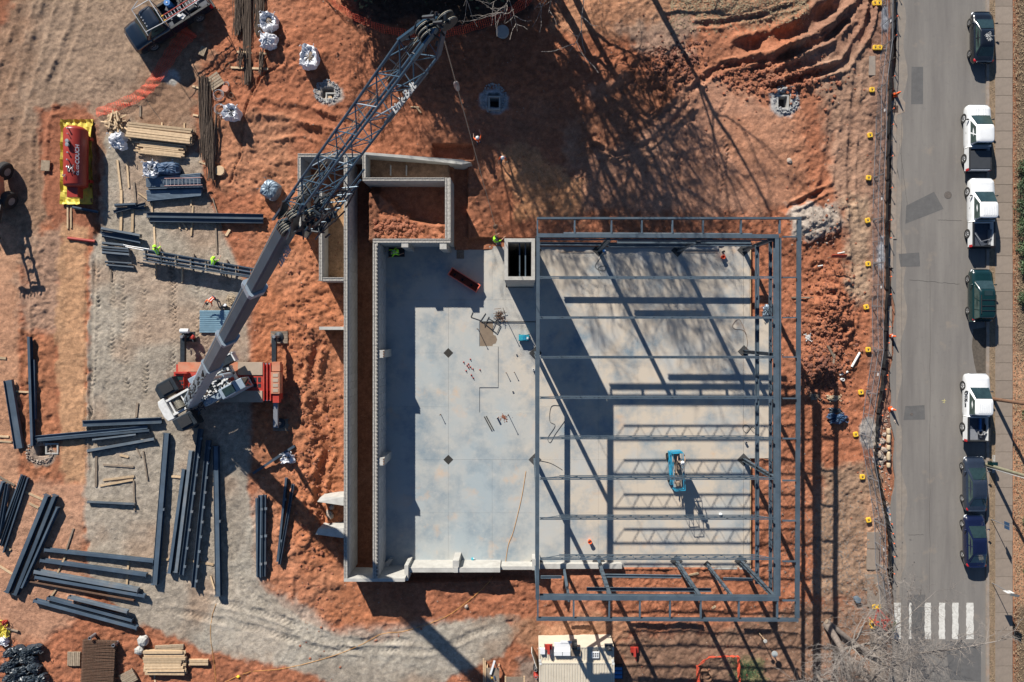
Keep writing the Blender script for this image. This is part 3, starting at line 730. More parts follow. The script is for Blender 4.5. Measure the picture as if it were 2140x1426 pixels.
# ------------------------------------------------------------------ concrete walls
def wall_rect(mb, a, b2, c_, d_, zt, zb, zcap=None):
    p = W(a, b2, zt); q = W(c_, d_, zt); mb.bx(p.x, q.y, zb, q.x, p.y, zt - (zcap or 0)); return mb
blk_cache = {}
def caps(parent, a, b2, c_, d_, zt, along, L0=.6, h=.22, m=None):
    """row of separate blocks on top of a wall"""
    p = W(a, b2, zt); q = W(c_, d_, zt); x0, x1, y0, y1 = p.x, q.x, q.y, p.y
    n = max(1, round(((y1 - y0) if along == 'y' else (x1 - x0)) / L0))
    for k in range(n):
        if along == 'y': lx, ly = x1 - x0, (y1 - y0) / n; cx, cy = (x0 + x1) / 2, y0 + (k + .5) * ly
        else: lx, ly = (x1 - x0) / n, y1 - y0; cx, cy = x0 + (k + .5) * lx, (y0 + y1) / 2
        key = (round(lx, 2), round(ly, 2), h)
        if key not in blk_cache:
            mb = MB(); g = .014
            w1, w2 = (lx, ly - g) if along == 'y' else (lx - g, ly)
            # block with two shells and a rough core
            if along == 'y':
                mb.box((-w1 * .36, 0, 0), (w1 * .28, w2, h)); mb.box((w1 * .36, 0, 0), (w1 * .28, w2, h)); mb.box((0, 0, -.03), (w1 * .44, w2, h - .03))
            else:
                mb.box((0, -w2 * .36, 0), (w1, w2 * .28, h)); mb.box((0, w2 * .36, 0), (w1, w2 * .28, h)); mb.box((0, 0, -.03), (w1, w2 * .44, h - .03))
            o = mb.build('block', m or M['conc_top'], parent); blk_cache[key] = o.data
        else:
            o = bpy.data.objects.new('block', blk_cache[key]); SC.collection.objects.link(o); o.parent = parent
        o.location = Vector((cx, cy, zt - h / 2 + R.uniform(-.012, .012))) - parent.location
pan_cache = {}
def panels(parent, x, y0, y1, z0, z1, w=.62, rows=3, sx=1):
    """formed panels on the east face of a wall"""
    n = round((y1 - y0) / w); ly = (y1 - y0) / n; lz = (z1 - z0) / rows
    key = (round(ly, 2), round(lz, 2))
    for k in range(n):
        for r in range(rows):
            if key not in pan_cache:
                mb = MB(); mb.box((0, 0, 0), (.05, ly - .016, lz - .02)); o = mb.build('panel', M['conc_panel'], parent); pan_cache[key] = o.data
            else:
                o = bpy.data.objects.new('panel', pan_cache[key]); SC.collection.objects.link(o); o.parent = parent
            o.location = Vector((x + .012 + R.uniform(-.003, .003), y0 + (k + .5) * ly, z0 + (r + .5) * lz)) - parent.location
def dots(parent, a, b2, c_, d_, zt, step=.3):
    mb = MB(); p = W(a, b2, zt); q = W(c_, d_, zt)
    n = int((p - q).length / step)
    for k in range(n):
        c = p.lerp(q, (k + .5) / n); mb.box((c.x, c.y, zt + .01), (.09, .16, .06))
    tag(mb.build('core_cell', M['cement_dark'], parent, world=True), kind='stuff')
t = thing('retaining_wall', 'longest concrete retaining wall, west side of the dark trench, with broken grey block top', 'wall', W(722, 770, 0))
mb = MB(); wall_rect(mb, 718.5, 328, 726, 1209, WT, -.5, .22); mb.build('wall_core', M['conc'], t, world=True)
caps(t, 718.5, 328, 726, 1209, WT, 'y')
pp = W(726, 1207, WT); pq = W(726, 330, WT); panels(t, pp.x, pp.y, pq.y, -.1, WT - .24, .62, 3)
t = thing('retaining_wall', 'long concrete wall between the dark trench and the shaded blue floor', 'wall', W(784, 850, 0))
mb = MB(); wall_rect(mb, 779, 508, 789.5, 1209, WT, -.5, .22); mb.build('wall_core', M['conc'], t, world=True)
caps(t, 779, 508, 789.5, 1209, WT, 'y')
pp = W(789.5, 1207, WT); pq = W(789.5, 509, WT); panels(t, pp.x, pp.y, pq.y, 0, WT - .24, .62, 3)
dots(t, 788, 512, 788, 1206, WT)
for y in (740, 965):
    mb = MB(); wall_rect(mb, 790.5, y - 8, 803, y + 8, WT - .15, 0); mb.build('pier', M['conc'], t, world=True)
    mb = MB(); p = W(802, y, WT - .15)
    for k in (-1, 0, 1): mb.box((p.x, p.y + k * .2, WT - .13), (.12, .1, .08))
    mb.build('anchor_bolt', M['rust'], t, world=True)
t = thing('retaining_wall', 'short south wall closing the trench with bright sunlit inner face', 'wall', W(780, 1200, 0))
mb = MB(); wall_rect(mb, 718.5, 1209.3, 846, 1216, WT, -.5); mb.build('wall_core', M['conc'], t, world=True)
t = thing('footing_wall', 'low pale concrete wall along the south edge of the floor, left half', 'wall', W(950, 1185, 0))
mb = MB(); wall_rect(mb, 848, 1187, 1045, 1196.5, 2.1, -.4); mb.build('wall_core', M['conc'], t, world=True)
mb = MB(); wall_rect(mb, 845, 1182, 853, 1214, 2.5, -.4); mb.build('pier', M['conc'], t, world=True)
mb = MB(); wall_rect(mb, 946, 1172, 959, 1186, 2.2, 0); wall_rect(mb, 948, 1186, 957, 1197, 2.25, 0); mb.build('pier', M['conc'], t, world=True)
t = thing('footing_wall', 'lower step of the pale concrete wall west of the steel frame corner', 'wall', W(1080, 1183, 0))
mb = MB(); wall_rect(mb, 1046, 1184, 1116, 1191, 1.3, -.4); mb.build('wall_core', M['conc'], t, world=True)
mb = MB(); wall_rect(mb, 1112, 1169, 1128, 1192, 1.35, -.3); mb.build('pier', M['conc'], t, world=True)
t = thing('footing_wall', 'low concrete footing strip under the southwest corner of the steel frame', 'wall', W(1210, 1183, 0))
mb = MB(); wall_rect(mb, 1129, 1179, 1300, 1189, .5, -.4); mb.build('wall_core', M['conc'], t, world=True)
t = thing('footing_wall', 'thin concrete edge beam along the south side under the steel columns', 'wall', W(1430, 1186, 0))
mb = MB(); rect_px(mb, 1301, 1186.6, 1569, 1190, -.4, .02); mb.build('wall_core', M['conc'], t, world=True)
t = thing('corner_plinth', 'low concrete ledge in the southwest corner of the floor', 'ledge', W(812, 1160, 0))
mb = MB(); mb.prism([tuple(W(*p)[:2]) for p in [(797,1182),(815,1165),(823,1165),(812,1184)]], -.1, .5); mb.build('ledge', M['conc'], t, world=True)
# north-west boxes
t = thing('retaining_wall', 'corner wall at the northwest with its top under the lattice jib', 'wall', W(650, 400, .5))
mb = MB(); wall_rect(mb, 622, 329, 628.5, 491, WT, -.2, .22); wall_rect(mb, 622, 321, 752, 328, WT, -.2, .22); mb.build('wall_core', M['conc'], t, world=True)
caps(t, 622, 329, 628.5, 491, WT, 'y'); caps(t, 622, 321, 752, 328, WT, 'x')
t = thing('retaining_wall', 'narrow box wall west of the long retaining wall holding orange soil', 'wall', W(690, 500, 1))
mb = MB(); wall_rect(mb, 666.5, 400, 673, 587, WT, .2, .22); wall_rect(mb, 674, 580, 718, 587, WT, .2, .22); mb.build('wall_core', M['conc'], t, world=True)
caps(t, 666.5, 400, 673, 587, WT, 'y'); caps(t, 674, 580, 718, 587, WT, 'x')
t = thing('retaining_wall', 'zigzag concrete wall around the deep dark pit north of the floor', 'wall', W(850, 440, 0))
mb = MB(); wall_rect(mb, 757.5, 323, 764, 371, WT, -.2, .22); wall_rect(mb, 757.5, 371.3, 929, 378, WT, -.2, .22); wall_rect(mb, 930, 371.3, 941.5, 498.5, WT, -.2, .22); wall_rect(mb, 779, 499, 941.5, 507.4, WT, -.2, .22)
mb.build('wall_core', M['conc'], t, world=True)
caps(t, 757.5, 323, 764, 371, WT, 'y'); caps(t, 757.5, 371.3, 929, 378, WT, 'x'); caps(t, 930, 371.3, 941.5, 498.5, WT, 'y'); caps(t, 779, 499, 941.5, 507.4, WT, 'x')
pz = [W(846, 510, WT - .05), W(926, 514, WT - .05)]
for p in pz:
    mb = MB(); mb.bx(p.x - .28, p.y - .28, -.1, p.x + .28, p.y + .22, WT - .05); mb.build('pier', M['conc'], t, world=True)
t = thing('wing_wall', 'tapering pale wing wall sloping down to the east beside the dark trench', 'wall', W(870, 335, 1))
mb = MB(); zs_ = [3.3, 2.9, 2.1, 1.9, 2.1, 2.9, 3.3]
tp = [(758,318),(850,325),(965,334),(985,340),(965,344),(850,331),(758,323)]
mb.prism([tuple(W(p[0], p[1], z)[:2]) for p, z in zip(tp, zs_)][::-1], 0, zs_[::-1]); mb.build('wall_core', M['conc'], t, world=True)
for x in (815, 848):
    mb = MB(); wall_rect(mb, x, 345, x + 1.6, 366, 1.9, 1.2); mb.build('cross_slab', M['conc'], t, world=True)
for (a, b2, c_, d_, lab, slope) in [(667,683,718,689.5,'thin flat concrete stub wall, northernmost of the three stubs west of the long wall',0),(663,1040,718,1056,'upper of the two pale wedge shaped buttresses at the southwest',1),(659,1105,718,1124,'lower of the two pale wedge shaped buttresses at the southwest, half in shadow',1)]:
    t = thing('buttress', lab, 'buttress', W((a + c_) / 2, (b2 + d_) / 2, .8)); mb = MB()
    if slope:
        z = [2.3, 3.1, 3.1, 2.3]; q = [(a + 6, b2), (c_, b2 - 1), (c_, d_ + 1), (a, d_ - 7)]
        ps = [tuple(W(p[0], p[1], zz)[:2]) for p, zz in zip(q, z)]; mb.prism(ps[::-1], .2, z[::-1])
    else: wall_rect(mb, a, b2, c_, d_, 2.7, .2)
    mb.build('wall_core', M['conc'], t, world=True)
# elevator shaft
ZS = 8.4
t = thing('elevator_shaft', 'tall square concrete shaft rising beside the northwest corner of the steel frame', 'shaft', W(1086, 560, 0))
p = W(1054, 498.5, ZS); q = W(1118, 585.5, ZS); th = .27
for (x0, y0, x1, y1) in [(p.x, q.y, p.x + th, p.y), (q.x - th, q.y, q.x, p.y), (p.x + th, q.y, q.x - th, q.y + th), (p.x + th, p.y - th, q.x - th, p.y)]:
    mb = MB(); mb.bx(x0, y0, -1.2, x1, y1, ZS); mb.build('wall_face', mat('shaft concrete', (.40, .38, .34), .92, 0, .2, 2.5, .4, 20, (.25, .21, .17), .25), t, world=True)
for x in (1086, 1098):
    mb = MB(); a_ = W(x, 505, ZS - .6); mb.bar((a_.x, p.y - th, ZS - .7), (a_.x, q.y + th, ZS - .7), .09, .18); mb.build('rail_beam', M['steel'], t, world=True)
mb = MB(); mb.bx(p.x + th, q.y + th, -1.2, q.x - th, p.y - th, -1.0); mb.build('pit_floor', M['cement_dark'], t, world=True)

# ------------------------------------------------------------------ steel frame
FR = thing('building_skeleton', 'grey steel building skeleton of beams and joists over the concrete floor', 'steel frame', W(1380, 850, 0))
ZT = 8.64
FM = M['steel']
def fb(name, a, b2, c_, d_, z=ZT, w=.24, h=.4, side=False, kind='i', m=None, up=None):
    mb = MB(); p = W(a, b2, z); q = W(c_, d_, z); p.z -= h / 2; q.z -= h / 2
    if kind == 'i': mb.ibeam(p, q, w, h, .022, side=side)
    elif kind == 'c': mb.bar(p, q, .02, h, None, (-w / 2, 0)); mb.bar(p, q, w - .03, .02, None, (.005, h / 2 - .01)); mb.bar(p, q, w - .03, .02, None, (.005, -h / 2 + .01))
    else: mb.bar(p, q, w, h)
    return mb.build(name, m or FM, FR, world=True)
cols = [(1251,523),(1416,524),(1554,523),(1555,735),(1554,961),(1548,1173),(1413.5,1173),(1251,1173),(1119,738),(1118,961),(1119,523),(1120,1175)]
for (x, y) in cols:
    p = W(x, y); mb = MB(); d = .085
    mb.box((p.x, p.y, 4.15), (.27, .018, 8.27)); mb.box((p.x, p.y + .135, 4.15), (.27, .022, 8.27)); mb.box((p.x, p.y - .135, 4.15), (.27, .022, 8.27))
    mb = MB(); mb.ibeam((p.x, p.y, .02), (p.x, p.y, 8.2), .27, .29, .024); mb.build('column', FM, FR, world=True)
    mb = MB(); mb.box((p.x, p.y, .01), (.8, .8, .018), PI / 4); mb.build('base_plate', M['cement_dark'], FR, world=True)
for (x, y, z) in [(1478, 1180, 7.6), (1178, 1186, 7.6)]:
    p = W(x, y); mb = MB(); mb.ibeam((p.x, p.y, .02), (p.x, p.y, z), .2, .22, .02); mb.build('post', FM, FR, world=True)
    mb = MB(); mb.box((p.x, p.y, .01), (.5, .5, .018), PI / 4); mb.build('base_plate', M['cement_dark'], FR, world=True)
# outer ring (small tube) and inner ring (heavy beams)
fb('fascia_tube', 1122, 456, 1675, 456, ZT + .02, .16, .3, kind='i'); fb('fascia_tube', 1123, 459.5, 1120 + 4, 1297, ZT - .01, .11, .14, kind='b')
fb('fascia_tube', 1671, 459.5, 1667, 1293, ZT, .3, .22); fb('fascia_tube', 1121, 1295, 1669, 1297, ZT + .02, .2, .3)
fb('edge_beam', 1124, 492, 1628, 494, ZT, .3, .45); fb('girt_beam', 1128, 500, 1625, 502, ZT - .25, .1, .2, kind='b')
fb('ledger_angle', 1178, 488, 1572, 490, ZT - .1, .18, .12, kind='b', m=M['steel_grey'])
fb('edge_beam', 1124.5, 497, 1123, 1254, ZT - .005, .26, .42)
fb('edge_beam', 1128, 1250, 1628, 1252, ZT, .34, .45); fb('edge_beam', 1152, 1246, 1450, 1248, ZT - .35, .14, .2, kind='b')
fb('edge_beam', 1624, 497, 1625, 1247, ZT - .01, .30, .45)
fb('edge_beam', 1632, 497, 1630, 1247, ZT + .06, .09, .26, kind='b')
for x in (1201,1278,1341.5,1405.5,1469.5,1549,1630): fb('rung', x, 459.5, x, 488, ZT - .03, .12, .2)
for x in (1199,1273.5,1337.6,1400.6,1465,1544.6,1625): fb('rung', x, 1255, x, 1292, ZT - .03, .12, .2)
for y in (495,580,664,746.5,833,917,1005,1089,1174,1256): fb('rung', 1636, y, 1666, y, ZT - .03, .1, .16)
# joists
for i, y in enumerate((580,664,747,831.5,916,1000.5,1084,1168)):
    mb = MB(); p = W(1128, y, ZT); q = W(1620, y, ZT); y_ = p.y; zt = ZT - .02; zb = ZT - .80
    for o_ in (-.055, .055):
        mb.bar((p.x, y_ + o_, zt), (q.x, y_ + o_, zt), .075, .05)
        mb.bar((p.x + 1.5, y_ + o_ * .9, zb), (q.x - 1.0, y_ + o_ * .9, zb), .06, .05)
    xa = p.x + .1; n = 11; st = (q.x - 1.0 - p.x - 1.5) / n
    mb.tube((p.x + .1, y_, zt - .03), (p.x + 1.5, y_, zb), .028, n=5); mb.tube((q.x - .1, y_, zt - .03), (q.x - 1.0, y_, zb), .028, n=5)
    for k in range(n):
        x0 = p.x + 1.5 + st * k
        mb.tube((x0 + st * .1, y_, zt - .03), (x0 + st, y_, zb), .030, n=5); mb.tube((x0 + st, y_, zb), (x0 + st * 1.1, y_, zt - .03), .020, n=5); mb.tube((x0 + st * .45, y_, (zt + zb) / 2), (x0 + st * .45, y_, zt - .03), .016, n=5)
    mb.build('roof_joist', FM, FR, world=True)
# wall girts
for args in [(1128,509.5,1572,511.5,3.0,.26,.2),(1272,513.5,1432,513.5,3.6,.26,.2),(1290,504.5,1570,505.5,7.1,.3,.2),
             (1583,512,1583,1222,3.7,.3,.2),(1611,505,1611,1238,6.8,.22,.2),(1640,500,1640,500.1,1,.1,.1)][:5]:
    fb('wall_girt', *args, side=True)
fb('wall_girt', 1121, 742, 1121, 1168, 3.8, .2, .42)
for args in [(1130,1207,1174,1207,3.8,.2,.16),(1263,1204,1424,1206,3.8,.25,.18),(1512,1211,1574,1212,3.8,.22,.16),(1226,1232,1487,1234,6.8,.25,.18)]: fb('wall_girt', *args, side=True)
def cpt(x, y, z): p = W(x, y); return (p.x, p.y, z)
# clips on the right girts
mb = MB()
for k in range(16):
    y = 530 + k * 44
    for x, z in ((1583, 3.7), (1611, 6.8)): p = W(x, y, z); mb.box((p.x - .1, p.y, z + .02), (.14, .3, .05))
tag(mb.build('clip_plate', M['steel_dark'], FR, world=True), kind='stuff')
# stair post rungs on the south columns
for (x, y) in [(1251,1173),(1413.5,1173),(1478,1180),(1548,1173)]:
    p = W(x, y)
    for k in range(9): MB().box((p.x, p.y - .15, .9 + k * .8), (.30, .06, .03)).build('connection_plate', M['steel_dark'], FR, world=True)
# ------------------------------------------------------------------ vehicles
def lerp_profile(prof, t):
    for (a, va), (b2, vb) in zip(prof, prof[1:]):
        if t <= b2:
            k = (t - a) / (b2 - a) if b2 > a else 0; k = k * k * (3 - 2 * k)
            return va + (vb - va) * k
    return prof[-1][1]
def body_shell(L_, Wd, ztop, zlow=.24, ns=30, nose=.84, tail=.86, sharp=5.0, y_from=None, crown=.05):
    """lofted body; ztop is a profile (0 rear .. 1 front) of the upper surface height"""
    mb = MB(); vs = []; fs = []; nc = 13
    for i in range(ns + 1):
        t = i / ns; y = -L_ / 2 + L_ * t
        e = abs(2 * t - 1); k = (nose if t > .5 else tail)
        w = Wd / 2 * (k + (1 - k) * (1 - e ** sharp) ** .6)
        zt = lerp_profile(ztop, t); zl = zlow + (.14 * max(0, e - .85) / .15)
        cs = [(.90, zl), (.98, zl + .10), (1.0, zl + (zt - zl) * .45), (.985, zl + (zt - zl) * .8), (.93, zt - .02), (.62, zt + crown * .6), (0, zt + crown)]
        row = [(-a * w, y, z) for a, z in cs] + [(a * w, y, z) for a, z in cs[-2::-1]]
        vs += row
    n = len(row)
    for i in range(ns):
        for j in range(n - 1): fs.append((i * n + j, i * n + j + 1, (i + 1) * n + j + 1, (i + 1) * n + j))
        fs.append((i * n + n - 1, i * n, (i + 1) * n, (i + 1) * n + n - 1))
    fs.append(tuple(range(n))); fs.append(tuple(ns * n + j for j in range(n - 1, -1, -1)))
    return mb.add(vs, [f[::-1] for f in fs])
def patch(mb, c, u0, u1, v0, v1, off, nrm, nu=6, nv=4, bulge=0.0):
    """window patch inside quad c (a,b,c,d: bottom-left, bottom-right, top-right, top-left)"""
    a, b_, cc, d_ = [Vector(p) for p in c]; vs = []; fs = []; nrm = Vector(nrm).normalized()
    for j in range(nv + 1):
        for i in range(nu + 1):
            u = u0 + (u1 - u0) * i / nu; v = v0 + (v1 - v0) * j / nv
            p = a.lerp(b_, u).lerp(d_.lerp(cc, u), v); p = p + nrm * (off + bulge * (1 - (2 * u - 1) ** 2))
            vs.append(p)
    for j in range(nv):
        for i in range(nu):
            k = j * (nu + 1) + i; fs.append((k, k + 1, k + nu + 2, k + nu + 1))
    o = len(vs); vs += [v - nrm * .02 for v in vs]
    fs += [tuple(i + o for i in f[::-1]) for f in fs]
    return mb.add(vs, fs)
def wheel(parent, x, y, r=.36, w=.24):
    side = 1 if x > 0 else -1
    Mx = Matrix.Rotation(PI / 2 * side, 3, 'Y')
    wh = MB().lathe([(r * .55, -w / 2), (r * .93, -w / 2), (r, -w * .3), (r, w * .3), (r * .93, w / 2), (r * .62, w / 2), (r * .60, w * .30)], (x, y, r), 22, Mx).build('wheel', M['rubber'], parent, smooth=False)
    MB().lathe([(r * .60, w * .1), (r * .61, w * .44), (r * .54, w * .44), (r * .50, w * .22), (r * .2, w * .22), (r * .16, w * .36)], (x, y, r), 14, Mx).build('rim', M['rim'], wh)
    mb = MB()
    for k in range(5):
        a = 2 * PI * k / 5; d = Vector((0, math.cos(a), math.sin(a))) * r * .55
        c = Vector((x + side * w * .36, y, r)); mb.bar(c, c + d, .05, .04)
    mb.build('spokes', M['rim'], wh)
def car(name, label, cat, loc, rz, paint, L_, Wd, zprof, cab, roofm=None, kind='sedan', windows=None, sunroof=False, truck=None, wheelr=.34, wb=.29, group=None, glassm=None, nose=.84, tail=.86):
    t = thing(name, label, cat, loc, rz, group)
    gm_ = glassm or M['glass']
    if not truck:
        bd = body_shell(L_, Wd, zprof, nose=nose, tail=tail).build('body', paint, t, smooth=True)
    else:
        # cab and hood only; bed built separately
        yb = truck['bed_front']; Lc = L_ / 2 - yb
        bd = body_shell(Lc, Wd, zprof, nose=nose, tail=1.0, sharp=6).build('body', paint, t, smooth=True); bd.location = (0, (L_ / 2 + yb) / 2, 0)
        z0, zt = .45, truck.get('rail', 1.12); y0 = -L_ / 2 + .12; y1 = yb - .04; w2 = Wd / 2 - .02
        bed = MB(); bed.bx(-w2, y0, z0, -w2 + .14, y1, zt); bed.bx(w2 - .14, y0, z0, w2, y1, zt); bed.bx(-w2 + .14, y1 - .06, z0, w2 - .14, y1, zt - .01)
        bo = bed.build('bed', paint, t, bevel=.03)
        MB().bx(-w2 + .14, y0 + .07, .5, w2 - .14, y1 - .06, .62).build('bed_floor', truck.get('floor', M['bedliner']), bo)
        MB().bx(-w2 + .02, y0 - .02, z0 + .05, w2 - .02, y0 + .06, zt - .01).build('tailgate', truck.get('gate', paint), t, bevel=.015)
        mb = MB(); mb.bx(-w2 + .02, y0 - .16, .42, w2 - .02, y0 - .03, .6); mb.build('bumper', M['blackp'], t, bevel=.02)
        if truck.get('rails', True):
            for s in (-1, 1): MB().bx(s * (w2 - .15), y0, zt + .001, s * (w2 + .005), y1, zt + .03).build('bed_rail', M['blackp'], bo)
        if truck.get('cover'):
            MB().bx(-w2 + .12, y0 + .08, zt - .005, w2 - .12, y1 - .28, zt + .035).build('bed_cover', mat('bed cover vinyl', (.042, .045, .05), .5, 0, .1, 3), bo, bevel=.01)
    y0, y1, wbt, zb, y0r, y1r, wr, zr = cab
    # greenhouse: rings
    vs = []; fs = []; N_ = 28
    def ring(ya, yb_, w, z, rad):
        pts = []
        for k in range(N_):
            a = 2 * PI * k / N_; c_, s_ = math.cos(a), math.sin(a); e = 2.0 / rad
            pts.append((w * math.copysign(abs(c_) ** e, c_), (ya + yb_) / 2 + (yb_ - ya) / 2 * math.copysign(abs(s_) ** e, s_), z))
        return pts
    rings = [ring(y0, y1, wbt, zb, 9), ring(y0 * .5 + y0r * .5, y1 * .5 + y1r * .5, (wbt + wr) / 2 + .012, (zb + zr) / 2, 8), ring(y0r, y1r, wr, zr - .03, 7), ring(y0r + .06, y1r - .06, wr - .07, zr + .005, 6), ring(y0r + .3, y1r - .3, wr * .6, zr + .03, 5)]
    for r_ in rings: vs += r_
    for k in range(len(rings) - 1):
        for i in range(N_):
            j = (i + 1) % N_; fs.append((k * N_ + i, k * N_ + j, (k + 1) * N_ + j, (k + 1) * N_ + i))
    fs.append(tuple((len(rings) - 1) * N_ + i for i in range(N_)))
    rf = MB().add(vs, fs).build('roof', roofm or paint, t, smooth=True)
    def q(x0, ya, x1, yb_, z): return (x0, ya, z)
    A = [(-wbt, y0, zb), (wbt, y0, zb), (wbt, y1, zb), (-wbt, y1, zb)]; B_ = [(-wr, y0r, zr - .03), (wr, y0r, zr - .03), (wr, y1r, zr - .03), (-wr, y1r, zr - .03)]
    # front
    mb = MB(); patch(mb, (A[3], A[2], B_[2], B_[3]), .05, .95, .03, .90, .012, (0, 1, max(.2, (y1 - y1r) / (zr - zb))), 8, 4, .03); mb.build('windshield', gm_, t, smooth=False)
    mb = MB(); patch(mb, (A[1], A[0], B_[0], B_[1]), .07, .93, .10, .88, .012, (0, -1, max(.15, (y0r - y0) / (zr - zb))), 8, 4, .02); mb.build('rear_window', gm_, t)
    for sgn in (-1, 1):
        c = (A[0], A[3], B_[3], B_[0]) if sgn < 0 else (A[1], A[2], B_[2], B_[1])
        for (u0, u1) in (windows or [(.08, .48), (.52, .88)]):
            mb = MB(); patch(mb, c, u0, u1, .12, .88, .012 if True else 0, (sgn, 0, .25), 3, 3); mb.build('side_window', M['glass_light'] if sgn < 0 else gm_, t)
    for sgn in (-1, 1):
        mb = MB(); yy = y1 - .35; mb.blob((sgn * (Wd / 2 + .11), yy, zb + .02), (.12, .07, .09), 3, .05, 8, 6); mb.bar((sgn * (Wd / 2 - .05), yy, zb), (sgn * (Wd / 2 + .06), yy, zb), .05, .04); mb.build('mirror', paint if not truck else M['blackp'], t)
        for yy in (L_ / 2 - wb * L_ * .62, -L_ / 2 + wb * L_ * .74):
            wheel(t, sgn * (Wd / 2 - .10), yy, wheelr, .23)
        mb = MB(); zh = lerp_profile(zprof, 1.0) - .12; mb.blob((sgn * Wd * .36, L_ / 2 - .17, zh), (.20, .20, .09), 5, .04, 10, 6); mb.build('headlight', M['lens'], t, smooth=True)
        zq = lerp_profile(zprof, 0.0) if not truck else 1.0
        mb = MB()
        if truck: mb.bx(sgn * (Wd / 2 - .12), -L_ / 2 + .08, .7, sgn * (Wd / 2 + .005), -L_ / 2 + .28, 1.10)
        else: mb.blob((sgn * Wd * .385, -L_ / 2 + .20, zq - .10), (.17, .22, .12), 6, .04, 10, 6)
        mb.build('taillight', M['red_lens'], t, smooth=not truck)
    # shut lines and handles
    mb = MB(); yh = y1 - .02
    for sgn in (-1, 1): 
        for yy in ((y0 * .55 + y1 * .45), (y0 * .2 + y1 * .8)): mb.box((sgn * (Wd / 2 + .002), yy, .75), (.012, .16, .03))
    mb.build('door_handle', M['blackp'] if truck else paint, t)
    return t
def at(px, py, z=.6):  # vehicle centre on the road: mid body height seen at this pixel
    p = W(px, py, z); return Vector((p.x, p.y, 0))
sed = [(0, .93), (.08, 1.0), (.22, 1.02), (.6, .98), (.72, .94), (.9, .80), (1, .62)]
c1_ = at(2052, 79)
t = car('parked_car', 'black sedan parked northernmost on the street with white smudges on its roof', 'car', c1_, 0, M['black_paint'], 4.45, 1.86, sed, (-1.88, 1.42, .80, .95, -.98, .38, .58, 1.43), group='vehicles parked along the street', nose=.74, tail=.76)
mb = MB()
for k in range(46):
    a = R.uniform(0, 6.28); x, y = R.gauss(.0, .17), R.gauss(-.25, .17); x2 = x + .14 * math.cos(a); y2 = y + .14 * math.sin(a)
    mb.bar((x, y, 1.487), (x2, y2, 1.487), .022, .012)
tag(mb.build('roof_smudge', M['white_dirty'], t), kind='stuff')
trk = [(0, 1.16), (.3, 1.17), (.52, 1.17), (.62, 1.16), (.9, 1.10), (1, .86)]
def truck_cab(yb): return (yb + .02, yb + 2.25 + .25, .90, 1.13, yb + .10, yb + 1.78, .73, 1.92)
t = car('parked_pickup', 'white pickup truck with grey covered bed, first white one from the north', 'pickup truck', at(2043.5, 290, .8), R.uniform(-.004, .004), M['white'], 5.75, 1.98, trk, (-.68, 1.90, .90, 1.13, -.58, .85, .74, 1.90), truck=dict(bed_front=-.80, cover=True), wheelr=.42, windows=[(.06, .40), (.46, .86)], group='vehicles parked along the street')
mb = MB()
for k in (-2, -1, 1, 2): mb.bx(k * .2 - .02, 1.9, 1.195, k * .2 + .02, 2.7, 1.21)
mb.build('hood_crease', M['white'], t)
t = car('parked_pickup', 'white pickup with open dark blue bed and silver bar, second white one from the north', 'pickup truck', at(2051, 446, .8), R.uniform(-.006, .006), M['white'], 6.0, 2.0, trk, (-.66, 1.80, .90, 1.13, -.56, .70, .74, 1.93), truck=dict(bed_front=-.76, gate=M['blackp']), wheelr=.42, windows=[(.05, .88)], group='vehicles parked along the street')
for k in (-.5, -.3, -.1, .1, .3, .5):
    MB().bx(k - .02, -.35, 1.955, k + .02, .7, 1.972).build('roof_rib', M['white'], t)
mb = MB(); mb.bar((-.6, -1.55, .66), (-.1, -2.45, .9), .06, .06); mb.bar((-.1, -2.45, .9), (.75, -2.2, .9), .06, .06); mb.bar((.75, -2.2, .9), (.80, -1.4, .9), .1, .06); mb.bx(.62, -2.7, .63, .82, -1.4, .8); mb.build('cargo_bar', M['galv'], t)
t = car('parked_pickup', 'white crew pickup with company lettering on its door and a wheel in its bed', 'pickup truck', at(2041, 853, .8), -.01, M['white'], 5.9, 1.98, trk, (-.62, 1.80, .90, 1.13, -.52, .78, .74, 1.91), truck=dict(bed_front=-.72, gate=M['blackp']), wheelr=.42, windows=[(.05, .88)], group='vehicles parked along the street')
for k in (-.45, -.27, -.09, .09, .27, .45):
    MB().bx(k - .02, -.3, 1.935, k + .02, .75, 1.952).build('roof_rib', M['white'], t)
mb = MB(); mb.ring((.35, -2.1, .85), .22, .06); mb.blob((.62, -2.15, .85), .2, 4, .3); mb.build('spare_hub', M['rim'], t)
MB().bx(-.86, -2.75, .63, .2, -1.85, .70).build('bed_tray', mat('grey tray', (.2, .21, .23), .5), t); MB().bx(.3, -2.0, .63, .40, -.9, .85).build('level_bar', M['blue_obj'], t)
TEXTC = {}
def text_obj(name, s, size, loc, rot, m, parent=None, ext=.01, sx=1.0):
    cu = bpy.data.curves.new(name, 'FONT'); cu.body = s; cu.size = size; cu.extrude = ext; cu.align_x = 'CENTER'; cu.align_y = 'CENTER'; cu.offset = size * .02
    tmp = bpy.data.objects.new('tmp', cu); SC.collection.objects.link(tmp)
    dg = bpy.context.evaluated_depsgraph_get(); me_ = bpy.data.meshes.new_from_object(tmp.evaluated_get(dg)); bpy.data.objects.remove(tmp)
    me_.name = name; me_.materials.clear(); me_.materials.append(m)
    o = bpy.data.objects.new(name, me_); SC.collection.objects.link(o); o.parent = parent
    o.matrix_local = Matrix.Translation(Vector(loc)) @ rot.to_4x4() @ Matrix.Diagonal((sx, 1, 1, 1)); return o
side_rot = Matrix(((0, 0, -1), (-1, 0, 0), (0, 1, 0)))   # text on the west face reading towards the rear
